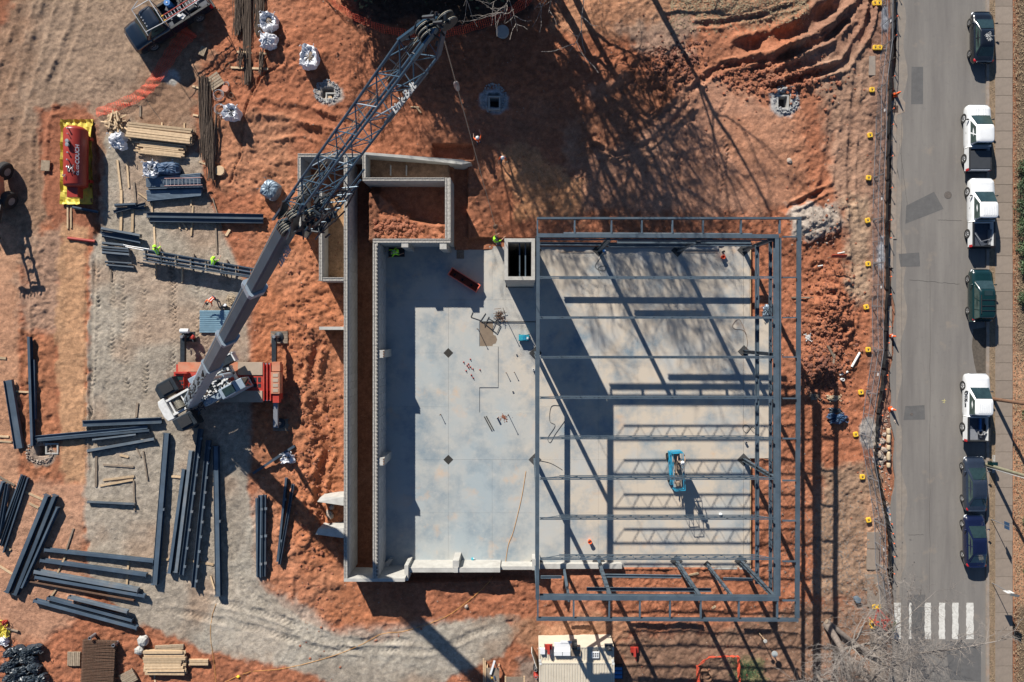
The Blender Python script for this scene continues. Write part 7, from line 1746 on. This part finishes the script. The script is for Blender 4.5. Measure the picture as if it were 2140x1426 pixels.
for (x, y, m, lab) in [(1789, 1251, 'blue_obj', 'round blue grey drum lid near the southeast corner of the frame'), (1611, 1357, 'galv', 'round pale metal lid on a dark pole south of the frame')]:
    t = thing('post_lamp' if m == 'galv' else 'drum', lab, 'post' if m == 'galv' else 'drum', G(x, y)); hh = .9 if m == 'galv' else .35; MB().lathe([(.01, hh), (.26, hh), (.26, hh + .06), (.01, hh + .08)], n=24).build('lid', mat('dull ' + m, (.12, .16, .2) if m != 'galv' else (.35, .38, .38), .5), t); MB().tube((0, 0, 0), (0, 0, hh), .05 if m == 'galv' else .25, n=16).build('post', M['blackp'] if m == 'galv' else M['deck_steel'], t)
p = G(1586, 1323); t = thing('marker_post', 'thin pale post leaning in the soil south of the frame with a long shadow', 'post', p); MB().tube((0, 0, 0), (-.02, .08, 1.6), .04).build('post', M['wood'], t); MB().lathe([(.01, 1.6), (.16, 1.6), (.16, 1.68), (.01, 1.7)], n=12).build('cap', M['conc'], t)
# ------------------------------------------------------------------ netting
def net(label, pts, w, hgt=.0, z=.15, rows=5, cat='netting', name='safety_netting', lie=True):
    P = []
    for i in range(len(pts) - 1):
        for k in range(12): f_ = k / 12; P.append((pts[i][0] + (pts[i + 1][0] - pts[i][0]) * f_, pts[i][1] + (pts[i + 1][1] - pts[i][1]) * f_))
    P.append(pts[-1]); mb = MB(); prev = None; c0 = G(*pts[len(pts) // 2])
    t = thing(name, label, cat, c0); W3 = []
    for k, (x, y) in enumerate(P):
        a = Vector(P[min(k + 1, len(P) - 1)]) - Vector(P[max(k - 1, 0)]); a.normalize(); nrm = Vector((a.y, a.x, 0)); c = G(x, y); ww = w[0] + (w[1] - w[0]) * k / len(P); row = []
        for r_ in range(rows):
            f_ = r_ / (rows - 1); q = c + nrm * (f_ - .5) * ww; q.z = max(gz(q.x, q.y), 0) + z + .08 * math.sin(k * .8 + r_) + hgt * f_ + R.uniform(-.02, .02); q += Vector((R.uniform(-.02, .02), R.uniform(-.02, .02), 0)); row.append(q)
        W3.append(row)
    for k in range(len(W3) - 1):
        for r_ in range(rows): mb.bar(W3[k][r_], W3[k + 1][r_], .02, .012)
        for r_ in range(rows - 1): mb.bar(W3[k][r_], W3[k][r_ + 1], .03, .012)
    tag(mb.build('mesh', M['orange_net'], t, world=True), kind='stuff'); return t
net('fallen orange safety netting curving from the lumber stacks into the truck shadow', [(205,238),(240,226),(290,205),(312,188),(330,165),(352,130),(372,98),(392,78),(402,66)], (.7, 1.3), z=.25, rows=7)
net('orange safety netting hanging in the dark under the trees, left length', [(670,-20),(700,12),(740,40),(800,66),(860,78),(905,78)], (.25, .35), .8, rows=5); net('orange safety netting hanging in the dark under the trees, right length', [(905,78),(960,70),(1010,55),(1060,35),(1100,10),(1130,-30)], (.3, .5), .8, rows=5)
net('orange netting around the big pipe at the bottom, north and east sides', [(1455,1388),(1480,1370),(1520,1368),(1541,1368),(1541,1400),(1543,1430)], (.08, .1), .4, rows=5); net('orange netting around the big pipe at the bottom, west side', [(1455,1388),(1457,1430)], (.12, .15), .6, rows=6)
p = G(1474, 1412, .8); t = thing('culvert_pipe', 'brown ribbed pipe end sticking out at the bottom inside the orange netting', 'pipe', (p.x, p.y, p.z - .7))
for k in range(8): MB().lathe([(.26, 0), (.33, .04), (.33, .3), (.26, .34)], (0, 0, 0), 18, Matrix.Rotation(-PI / 2 * .8, 3, 'X') @ Matrix.Identity(3)).build('ring', M['pole'], t).location = (.12 * k, -.31 * k, .2 + .25)
MB().lathe([(.25, -.01), (.25, .05)], (0, .02, .45), 16, Matrix.Rotation(-PI / 2 * .8, 3, 'X')).build('mouth', M['cement_dark'], t)
for (x, y, lab) in [(391, 102, ''), ][:0]: pass
# ------------------------------------------------------------------ containers at the bottom
def container(label, a, b2, c_, d_, zt, zb, n):
    p = W(a, b2, zt); q = W(c_, d_, zt); t = thing('storage_container', label, 'container', ((p.x + q.x) / 2, (p.y + q.y) / 2, zb)); MB().bx(p.x, q.y, zb, q.x, p.y, zt - .03).build('box', M['beige_paint'], t, world=True)
    for k in range(n): x = p.x + .12 + (q.x - p.x - .24) * (k + .5) / n; MB().bx(x - .07, q.y + .12, zt - .03, x + .07, p.y - .12, zt + .01).build('roof_rib', M['beige_paint'], t, world=True)
    for (x0, y0, x1, y1) in [(p.x, q.y, p.x + .12, p.y), (q.x - .12, q.y, q.x, p.y), (p.x + .12, p.y - .12, q.x - .12, p.y), (p.x + .12, q.y, q.x - .12, q.y + .12)]: MB().bx(x0, y0, zt - .03, x1, y1, zt + .03).build('roof_rail', M['beige_paint'], t, world=True)
    for (x, y) in [(p.x, p.y), (q.x - .2, p.y), (p.x, q.y + .2), (q.x - .2, q.y + .2)]: MB().bx(x, y - .2, zt - .06, x + .2, y, zt + .045).build('corner_casting', M['white_dirty'], t, world=True)
    return t
container('beige storage container cut by the bottom edge, with a ribbed roof', 1127, 1384.5, 1284, 1460, 2.6, 0, 27)
container('narrow beige storage box north of the bigger container, cluttered with boards', 1126, 1352, 1283, 1383.5, 2.5, 0, 24)
p = W(1132, 1405, 2.62)
for k in range(2): text_obj('container_lettering', ['GENSTAR', 'CAUTION'][k], .16, W([1133, 1278][k], 1405, 2.66) - Vector((0, 0, 0)), basis((0, -1, 0), (1, 0, 0)), M['galv'], None) if False else None
boards = [(1158,1343,1192,1362,.06,'big white board on the north container roof'),(1171,1340,1195,1345,.09,'white board strip behind the big white board'),(1158,1362,1175,1371,.25,'small white box under the big white board, left'),(1176,1362,1192,1371,.25,'small white box under the big white board, right'),(1193,1360,1214,1372,.12,'brown box lid on the north container roof'),(1236,1363,1252,1376,.12,'white rack panel on the north container roof'),(1129,1356,1139,1368,.2,'white sack at the west end of the north container'),(1264,1348,1281,1361,.3,'dark grey square seat on the east end of the container'),(1196,1340,1206,1358,.4,'black machine behind the white boards')]
for k, (a, b2, c_, d_, h_, lab) in enumerate(boards):
    zt = 2.54; p = W(a, b2, zt + h_); q = W(c_, d_, zt + h_); t = thing(['board', 'board', 'box', 'box', 'carton', 'rack', 'sack', 'seat', 'machine'][k], lab, ['board', 'board', 'box', 'box', 'box', 'rack', 'sack', 'seat', 'machine'][k], ((p.x + q.x) / 2, (p.y + q.y) / 2, zt))
    MB().bx(p.x, q.y, zt + .005, q.x, p.y, zt + h_).build('panel', [M['white'], M['white'], M['white'], M['white'], M['wood_grey'], M['white'], M['cloth_white'], M['bag_dark'], M['blackp']][k], t, world=True, bevel=.01)
    if k == 5:
        for i in range(3):
            for j in range(3): MB().bx(p.x + .1 + i * .18, p.y - .42 + j * .13, zt + h_, p.x + .22 + i * .18, p.y - .34 + j * .13, zt + h_ + .01).build('slot', M['cement_dark'], t, world=True)
    if k in (7, 8): MB().blob(((p.x + q.x) / 2, (p.y + q.y) / 2, zt + h_), .22, k, .3).build('top', M['blackp'], t, world=True)
for (x, y, r, m, lab) in [(1146,1350,.3,'tank_red','red hand cart on the north container roof'),(1120,1406,.25,'tank_red','red gas bottle at the west side of the big container'),(1119,1391,.2,'blackp','black hose reel beside the red gas bottle'),(1325,1356,.35,'tank_red','red machine lying on the soil right of the containers'),(1291,1402,.3,'bag_dark','dark crate against the east side of the big container')]:
    zz = 2.54 if y < 1355 and x < 1200 else None; g_ = W(x, y, 2.54) if zz else G(x, y); t = thing('hand_cart' if 'cart' in lab else 'gas_bottle' if 'bottle' in lab else 'hose_reel' if 'reel' in lab else 'machine' if 'machine' in lab else 'crate', lab, lab.split()[1] if 'hand' not in lab else 'cart', g_)
    if 'bottle' in lab: MB().lathe([(.2, 0), (.22, .1), (.22, .6), (.1, .78), (.06, .9), (.01, .9)], n=18).build('tank', M[m], t); MB().ring((0, 0, .88), .12, .02).build('collar', M['galv'], t)
    elif 'reel' in lab: MB().ring((0, 0, .1), .22, .06).build('hose', M[m], t); MB().lathe([(.1, 0), (.1, .25), (.01, .26)], n=10).build('hub', M['galv'], t)
    elif 'crate' in lab:
        MB().bx(-.5, -.5, 0, .4, .6, .5).build('box', M[m], t)
        for i in range(3): MB().bx(-.4, -.4 + i * .34, .5, .3, -.15 + i * .34, .53).build('slot', M['blue_obj'], t)
    else:
        MB().bx(-r, -r * .7, .1, r, r * .7, .3).build('body', M[m], t, bevel=.03); MB().tube((0, -.2, .3), (.15, -r * 2.6, .35), .03).build('handle', M[m], t); MB().bx(-.1, -.5, .3, .1, .3, .5).build('motor', M['crane_red'], t)
        for s in (-1, 1): MB().lathe([(.02, -.04), (.12, -.04), (.12, .04), (.02, .04)], (s * r, .1, .13), 12, Matrix.Rotation(PI / 2, 3, 'Y')).build('wheel', M['rubber'], t)
# workbench with tools
t = thing('workbench', 'timber workbench with a white saw and yellow tools at the bottom', 'workbench', G(1026, 1400)); 
MB().bx(-.35, -1.2, .8, .75, .55, .88).build('top', M['wood_grey'], t)
for (x, y) in [(-.3, -1.1), (.7, -1.1), (-.3, .5), (.7, .5)]: MB().bx(x - .04, y - .04, 0, x + .04, y + .04, .8).build('leg', M['wood'], t)
MB().bar((.0, .1, 1.0), (.35, 1.25, 1.0), .16, .1).build('saw_rail', M['white'], t); MB().bar((.35, 1.25, .95), (.62, .5, .95), .08, .05).build('brace', M['blackp'], t)
for k in range(9): MB().box((R.uniform(-.1, .5), R.uniform(-1.1, -.2), .94), (R.uniform(.1, .3), .1, .1), R.uniform(0, 3)).build('tool', R.choice([M['yellow'], M['white'], M['tarp_blue'], M['galv']]), t)
for k, x in enumerate((-.62, -.48)): MB().bar((x, -1.2, .3), (x, 1.1 - k * .2, .3), .11, .1).build('side_board', M['wood'], t)
t = thing('storage_table', 'low wooden table with white crates at the bottom edge beside the workbench', 'table', G(1076, 1416)); MB().bx(-.85, -.3, .5, .85, .3, .58).build('top', M['wood_grey'], t)
for k in range(5): MB().bx(-.7 + k * .3, -.9, .4, -.45 + k * .3, -.35, .65).build('crate', [M['white'], M['blackp'], M['galv'], M['white_dirty'], M['yellow']][k], t)
for x in (-.8, .8): MB().bx(x - .06, -.9, .35, x + .06, .3, .6).build('side_rail', M['wood'], t)
t = thing('leaning_panel', 'thin plywood panel standing on edge left of the containers', 'panel', G(1117, 1362)); MB().bar((-.22, .5, .6), (.22, -.9, .6), .05, 1.2).build('panel', M['wood_grey'], t); MB().bar((-.26, .4, .6), (.16, -.9, .6), .04, 1.1).build('panel', M['white_dirty'], t)
t = tag(MB().blob((0, 0, .05), (.16, .12, .1), 3, .3).build('rope_knot', M['yellow']), 'small yellow knot of rope on the red soil at the bottom', 'rope knot'); t.location = G(498, 1414)
p = G(485, 627); t = thing('rope_pile', 'heap of tan rope beside the pale blue deck sheets', 'rope pile', p)
for k in range(9): MB().ring((R.gauss(0, .15), R.gauss(0, .18), .08 + k * .04), R.uniform(.15, .32), .03, 18, Matrix.Rotation(R.uniform(-.4, .4), 3, 'X')).build('loop', M['burlap'], t)
t = thing('tool_bag', 'small black and white tool bag at the edge of the pale blue sheets', 'tool bag', G(472, 640)); MB().blob((0, 0, .15), (.25, .2, .16), 2, .2).build('bag', M['blackp'], t); MB().blob((.05, .05, .3), (.14, .12, .06), 3, .3).build('flap', M['white'], t)
t = thing('dark_bush_clump', 'small dark twig clump at the edge of the gravel near the left', 'twig clump', G(190, 862)); mb = MB(); rr = random.Random(3)
for k in range(80): a = rr.uniform(0, 6.28); c = Vector((rr.gauss(0, .16), rr.gauss(0, .28), 0)); mb.bar(c, c + Vector((math.cos(a) * .15, math.sin(a) * .15, .15)), .015, .015)
tag(mb.build('twigs', M['cement_dark'], t), kind='stuff')
# utility poles, seen leaning away from the camera point
def pole(label, px, py, h, m, r=.16, name='utility_pole', extra=None):
    b_ = W(px, py); t = thing(name, label, 'utility pole', b_); MB().tube((0, 0, 0), (0, 0, h), r, r * .75, 12).build('pole', M[m], t); MB().lathe([(.01, h), (r * .8, h), (r * .5, h + .05)], n=12).build('pole_cap', M['galv'], t)
    return t
pole('brown utility pole beside the lettered pickup, leaning off the right edge', 2074, 834, 9, 'pole'); t = pole('grey green utility pole with a pale conduit, beside the slate sedan', 2061, 971, 10, 'pole_green', .14); MB().tube((-.02, -.2, 0), (-.02, -.2, 9), .045, n=8).build('conduit', M['pvc'], t); MB().bx(-.15, .1, .4, .3, .4, 1.1).build('meter_box', M['green_paint'], t)
cord('yellow guy marker bar slanting over the pavement', [(2075, 902), (2107, 927)], .05, M['yellow'], True, 'guy_marker', .3)
cord('thin guy wire slanting across the pavement', [(2078, 924), (2113, 1010)], .02, M['cement_dark'], True, 'guy_wire', .15)
t = thing('utility_vault', 'square concrete vault lid with a grey hatch set in the pavement', 'vault lid', W(2092, 970, .06)); MB().bx(-.78, -.78, -.05, .78, .78, .035).build('frame', M['conc'], t); MB().bx(-.35, -.45, .03, .45, .45, .05).build('hatch', mat('grey green hatch', (.22, .24, .21), .7), t)
for (x, y, h, ang_, lab, m) in [(2070, 1085, 2.4, 0, 'blue street sign on a thin post beside the navy sedan', 'tarp_blue'), (2072, 1218, 2.6, 0, 'street sign on a galvanised post near the crosswalk', 'sign_dark')]:
    t = thing('street_sign', lab, 'street sign', W(x, y)); MB().tube((0, 0, 0), (0, 0, h), .035, n=8).build('post', M['galv'], t)
    if m == 'tarp_blue': MB().bx(-.02, -.3, h - .6, .02, .3, h).build('plate', M['tarp_blue'], t)
    else:
        MB().bx(-.3, -.015, h - .7, .3, .015, h - .1).build('plate', M['white_dirty'], t); MB().box((0, .0, h + .35), (.62, .02, .62), 0, Matrix.Rotation(PI / 4, 3, 'Y')).build('diamond_plate', M['sign_dark'], t)
# ------------------------------------------------------------------ trees
def grow(seed, base, h, trunk_r, lean=(0, 0), levels=4, spread=.65, nb=5, fork=.35, first=.35, droop=0.0, wig=.16, tipr=.012):
    rr = random.Random(seed); tr = MB(); limbs = []; twigs = MB()
    base = Vector(base); ax = Vector((lean[0], lean[1], 1)).normalized()
    pts = []; rs = []; n = 9; p = base.copy(); d = ax.copy()
    for k in range(n + 1): pts.append(p.copy()); rs.append(trunk_r * (1 - .75 * k / n)); d = (d + Vector((rr.gauss(0, wig * .4), rr.gauss(0, wig * .4), .1))).normalized(); p = p + d * (h * .8 / n)
    tr.path(pts, rs, 9)
    def branch(mb, p, d, L, r, lev):
        n = 5; P = [p.copy()]; Rr = [r]
        for k in range(n): d = (d + Vector((rr.gauss(0, wig), rr.gauss(0, wig), rr.gauss(.04 - droop, wig * .7)))).normalized(); p = p + d * (L / n); P.append(p.copy()); Rr.append(max(tipr * .5, r * (1 - .7 * (k + 1) / n)))
        mb.path(P, Rr, 5 if lev <= 1 else 3)
        if lev >= levels: return
        for k in range(nb if lev == 0 else max(3, nb - lev + 1)):
            f_ = rr.uniform(.25, 1.0); i = min(n - 1, int(f_ * n)); q = P[i].lerp(P[i + 1], f_ * n - i); dd = (P[i + 1] - P[i]).normalized()
            side = Vector((rr.gauss(0, 1), rr.gauss(0, 1), rr.gauss(0, .6))).normalized(); side = (side - dd * side.dot(dd)).normalized()
            nd = (dd * (1 - spread * .5) + side * spread).normalized(); branch(mb if lev < 1 else twigs, q, nd, L * rr.uniform(.42, .68), max(tipr, Rr[i] * .6), lev + 1)
    nl = 7
    for k in range(nl):
        f_ = first + (1 - first) * (k + .5) / nl; i = min(8, int(f_ * 9)); q = pts[i]; a = k * 2.4 + rr.uniform(-.5, .5); nd = Vector((math.cos(a) * .9, math.sin(a) * .9, rr.uniform(.25, .8))).normalized(); mb = MB(); branch(mb, q, nd, h * rr.uniform(.36, .52) * (1.1 - .35 * f_), rs[i] * .55, 0); limbs.append(mb)
    return tr, limbs, twigs
def tree(label, base, h, r, seed, **k):
    t = thing('bare_tree', label, 'tree', base); tr, li, tw = grow(seed, (0, 0, 0), h, r, **k); tr.build('trunk', M['bark'], t)
    for m_ in li: m_.build('limb', M['twig'], t)
    tag(tw.build('twigs', M['twig'], t), kind='stuff'); return t
TB = W(1727, 1306); TB.z = -.05
tree('large bare tree at the lower right spreading pale twigs over the pavement', TB, 13.0, .32, 5, first=.3, nb=8, levels=3, spread=.8)
TB2 = W(1800, 1400); tree('second bare tree rising beside the left pavement at the bottom', TB2, 9.5, .18, 11, first=.25, nb=8, levels=3, spread=.8)
tree('slender bare tree between the fallen log and the netting', W(1700, 1400), 8.0, .14, 12, first=.25, nb=7, levels=3, spread=.8)
# long limb over the road from a tree just below the frame
t = thing('bare_tree', 'bare tree below the bottom edge whose long curved limb crosses the road', 'tree', W(1790, 1470)); pts = [W(1800,1450,3.0),W(1840,1400,5.2),W(1880,1388,6.0),(W(1912,1366,6.6)),W(1960,1362,7.0),W(2000,1356,7.3),W(2055,1346,7.6),W(2105,1336,7.8)]
o_ = t.location; rr = random.Random(77); mb = MB(); mb.path([p - o_ for p in pts], [.11, .10, .09, .085, .075, .06, .045, .02], 7); mb.build('limb', M['twig'], t); MB().path([(0, 0, 0), Vector((.05, .1, 1.5)), pts[0] - o_], [.28, .24, .14], 9).build('trunk', M['bark'], t)
tw = MB()
def sub(p, d, L, r, lev):
    P = [p]; Rr = [r]; q = p
    for k in range(5): d = (d + Vector((rr.gauss(0, .17), rr.gauss(0, .17), rr.gauss(0, .12)))).normalized(); q = q + d * L / 5; P.append(q); Rr.append(r * (1 - .15 * (k + 1)))
    tw.path(P, Rr, 4)
    if lev < 2:
        for k in range(4): i = rr.randint(1, 4); a = rr.uniform(-1, 1); sub(P[i], (d + Vector((math.cos(a * 3), math.sin(a * 3), rr.gauss(0, .3))) * .8).normalized(), L * .6, r * .6, lev + 1)
for k in range(24):
    f_ = rr.uniform(.05, .98) * 7; i = min(6, int(f_)); p = pts[i].lerp(pts[i + 1], f_ - i) - o_; a = rr.choice([-1, 1]) * rr.uniform(.5, 1.4); dd = (pts[i + 1] - pts[i]).normalized(); d = Matrix.Rotation(a, 3, 'Z') @ dd; sub(p, (d + Vector((0, 0, rr.gauss(.1, .3)))).normalized(), rr.uniform(1.0, 2.4), .028, 0)
tag(tw.build('twigs', M['twig'], t), kind='stuff')
t = thing('fallen_trunk', 'thick weathered log lying left of the pavement under the bare tree', 'log', G(1775, 1335)); MB().path([G(1728, 1300, .3), G(1760, 1325, .32), G(1790, 1348, .32), G(1838, 1378, .3)], [.24, .22, .2, .17], 12).build('log', M['bark'], t, world=True); c = G(1727, 1299, .3); MB().lathe([(.23, 0), (.1, .02)], c, 12, Vector((-1, .7, 0)).to_track_quat('Z', 'Y').to_matrix()).build('cut_face', M['wood_grey'], t, world=True)
# trees north of the site: they throw the long shadows over the soil and floor
NT = [((860, -70), 17, .4, 21, 5), ((1000, -90), 21, .48, 22, 6), ((1130, -60), 18, .4, 23, 5), ((1010, -190), 23, .5, 24, 6), ((745, -120), 12, .3, 25, 5), ((1290, -150), 19, .33, 27, 4), ((900, -160), 21, .45, 28, 6), ((1075, -60), 17, .42, 33, 8), ((1160, -90), 15, .36, 34, 8)]
NL = ['nearest to the jib head','broad one standing at the top middle','one standing right of the middle at the top','tall one standing behind the top middle','low one whose pale twigs show above the red netting','slim one at the far right','one standing just left of the middle', 'forked one casting limb shadows over the dark pit', 'rightmost thick limbed one near the grass strip','tallest one at the back']
for k, (c, h, r, sd_, nb) in enumerate(NT):
    b_ = W(*c); b_.z = gz(b_.x, b_.y) - .1; t = tree('bare tree north of the site, ' + NL[k], b_, h, r, sd_, first=.35, nb=nb, levels=2 if k in (0, 2, 5, 3, 7, 8) else 3, spread=.7, tipr=.03 if k not in (2, 3, 7, 8) else .04); t['group'] = 'trees along the north side'
def evergreen(label, px, py, h, rad, seed, n=5200, name='evergreen_tree', lm='leaf', z0=.18, cat='tree'):
    b_ = W(px, py); b_.z = gz(b_.x, b_.y) - .05; t = thing(name, label, cat, b_); rr = random.Random(seed); MB().tube((0, 0, 0), (0, 0, h * .8), .04 * rad + .05, .03, 8).build('trunk', M['bark'], t); lf = MB()
    cl = [(rr.uniform(0, 6.28), rr.uniform(z0, .97), rr.uniform(.5, 1)) for _ in range(46)]
    for k in range(n):
        a, zf, rf = cl[rr.randrange(46)]; R_ = rad * (1 - ((zf - .35) / .68) ** 2 * .8 if zf > .35 else .65 + zf); c = Vector((math.cos(a) * R_ * rf, math.sin(a) * R_ * rf, zf * h)) + Vector((rr.gauss(0, .16), rr.gauss(0, .16), rr.gauss(0, .1))) * rad
        s_ = rr.uniform(.12, .30) if rad > 1 else rr.uniform(.03, .085); u = Vector((rr.gauss(0, 1), rr.gauss(0, 1), rr.gauss(0, 1))).normalized(); v = u.orthogonal().normalized(); lf.add([c - u * s_, c + v * s_ * .5, c + u * s_, c - v * s_ * .5], [(0, 1, 2, 3)])
    tag(lf.build('crown', M[lm], t), kind='stuff'); return t
evergreen('dark evergreen tree at the top edge left of the jib head', 800, -45, 7.5, 2.8, 1); evergreen('dark evergreen tree at the top edge above the jib head', 905, -40, 9, 3.0, 2); evergreen('dark evergreen tree at the top edge right of the jib head', 985, -60, 10.5, 3.0, 3, 10000)
evergreen('evergreen tree out of frame at the top left of the dark patch', 735, -80, 7, 2.4, 5)
evergreen('tall evergreen standing out of frame above the dark band', 925, -70, 11, 3.2, 7, 14000); evergreen('evergreen standing out of frame above the jib', 770, -150, 13, 3.0, 8, 6000); evergreen('evergreen standing out of frame right of the round lid', 1010, -30, 9.5, 2.4, 9, 5000)
evergreen('evergreen tree behind the others at the top', 960, -200, 13, 3.2, 6, 6000)
for k, (x, y, h, r, lab) in enumerate([(2138,352,1.2,.55,'first'),(2142,392,1.6,.7,'second'),(2136,436,1.2,.6,'third'),(2142,478,1.6,.75,'fourth'),(2138,520,1.3,.6,'fifth'),(2143,560,1.4,.6,'sixth'),(2146,622,1.3,.7,'seventh'),(2150,870,1.2,.6,'eighth'),(2152,1090,1.2,.5,'ninth'),(2152,1190,1.2,.5,'last')]):
    t = evergreen(lab + ' green shrub from the north along the right edge', x - 3, y, h, r * 1.25, 60 + k, 1500, 'shrub', 'leaf2', .1, 'shrub'); t['group'] = 'shrubs along the right edge'
# ------------------------------------------------------------------ ground scatter (nobody could count it)
def scatter(name, n, fn, smin, smax, m, label, cat, nu=5, nv=4, flatz=.6):
    rr = np.random.RandomState(len(name) + n); mb = MB(); k = 0; tries = 0
    base = []
    for j in range(6): base.append(MB().blob((0, 0, 0), 1, j, .3, nu, nv))
    vs = []; fs = []; off = 0; rl = random.Random(n)
    while k < n and tries < n * 6:
        tries += 1; x, y = fn(rl)
        if x is None: continue
        c = G(x, y); s_ = smin + (smax - smin) * rl.random() ** 3; b_ = base[k % 6]; ca, sa = math.cos(k), math.sin(k)
        for v in b_.v: vs.append((c.x + s_ * (v[0] * ca - v[1] * sa), c.y + s_ * (v[0] * sa + v[1] * ca), c.z + s_ * v[2] * flatz + s_ * .15))
        fs += [tuple(i + off for i in f) for f in b_.f]; off += len(b_.v); k += 1
    mm = MB(); mm.v = vs; mm.f = fs; return tag(mm.build(name, m), label, cat, kind='stuff')
def rect(a, b2, c_, d_): return lambda r: (r.uniform(a, c_), r.uniform(b2, d_))
def gauss(a, b2, sa, sb): return lambda r: (r.gauss(a, sa), r.gauss(b2, sb))
def on_soil(r):
    x, y = r.uniform(430, 1850), r.uniform(0, 1426)
    g_ = W(x, y, .6); i = min(int(np.searchsorted(xs, g_.x)), nx - 1); j = min(int(np.searchsorted(ys, g_.y)), ny - 1)
    if G_mask[j, i] > .3: return None, None
    if 720 < x < 1575 and 325 < y < 1200 and not (980 < x < 1575 and y < 495): return None, None
    return x, y
scatter('soil_clods', 1500, on_soil, .03, .11, M['clod'], 'red soil clods strewn over the bare ground', 'soil clods')
scatter('bank_clods', 1500, gauss(1732, 690, 28, 85), .04, .17, M['clod'], 'broken red clods on the bank between the frame and the fence', 'soil clods')
scatter('dark_clods', 420, gauss(1718, 770, 20, 26), .06, .22, M['clod_dark'], 'dark moist clods beside the white pipes', 'soil clods')
scatter('rut_clods', 700, gauss(1620, 168, 60, 18), .05, .24, M['clod'], 'clods pushed up along the tyre ruts at the top right', 'soil clods')
scatter('mound_clods', 500, gauss(1410, 130, 28, 24), .05, .2, M['clod_dark'], 'clods on the dark mound at the top', 'soil clods')
scatter('pit_clods', 260, gauss(820, 478, 32, 12), .05, .25, M['clod'], 'clods inside the walled pit', 'soil clods')
scatter('bank_west_clods', 700, gauss(655, 900, 28, 200), .04, .17, M['clod'], 'clods along the excavated bank west of the long wall', 'soil clods')
scatter('rubble', 160, gauss(1705, 470, 30, 22), .03, .13, M['stone'], 'pale rubble northeast of the frame corner', 'rubble')
scatter('pebbles', 1300, rect(0, 0, 1860, 1426) if False else on_soil, .02, .055, M['stone'], 'small pale pebbles all over the soil', 'pebbles')
scatter('roadside_stones', 420, rect(1830, 860, 1862, 1240), .03, .11, M['stone'], 'small stones along the left kerb', 'stones')
# dry leaves and twigs by the right pavement and under the bare tree
def litter(name, n, fn, m, label, s=.07):
    rl = random.Random(n); mb = MB()
    for k in range(n):
        x, y = fn(rl); c = G(x, y, .03) if x < 1870 else W(x, y, .11); a = rl.uniform(0, 6.28); u = Vector((math.cos(a), math.sin(a), rl.uniform(-.4, .4))) * s * rl.uniform(.5, 1.3); v = Vector((-u.y, u.x, rl.uniform(-.02, .02))) * .5; mb.add([c - u, c + v, c + u, c - v], [(0, 1, 2, 3)])
    return tag(mb.build(name, m), label, 'leaf litter', kind='stuff')
litter('leaf_litter', 5200, lambda r: (r.uniform(2118, 2150), r.uniform(-10, 1426)), M['straw'], 'dry leaf litter right of the pavement'); litter('verge_litter', 1500, lambda r: (r.uniform(2067, 2079), r.uniform(0, 1426)), M['straw'], 'dry leaves on the narrow verge', .05)
litter('tree_litter', 1800, lambda r: (r.gauss(1740, 60), r.gauss(1190, 90)), M['twig'], 'twigs and leaves east of the frame near the bare tree', .07)
litter('dry_grass', 1600, lambda r: (r.uniform(1400, 1690), r.gauss(15, 22)), mat('dry grass', (.28, .215, .135), 1.0, 0, .3, 5), 'dry grass tuft strip at the top right', .1)
litter('green_weeds', 500, lambda r: (r.gauss(1560, 16), r.gauss(1408, 14)), M['leaf2'], 'low green weeds beside the orange netting at the bottom', .08)
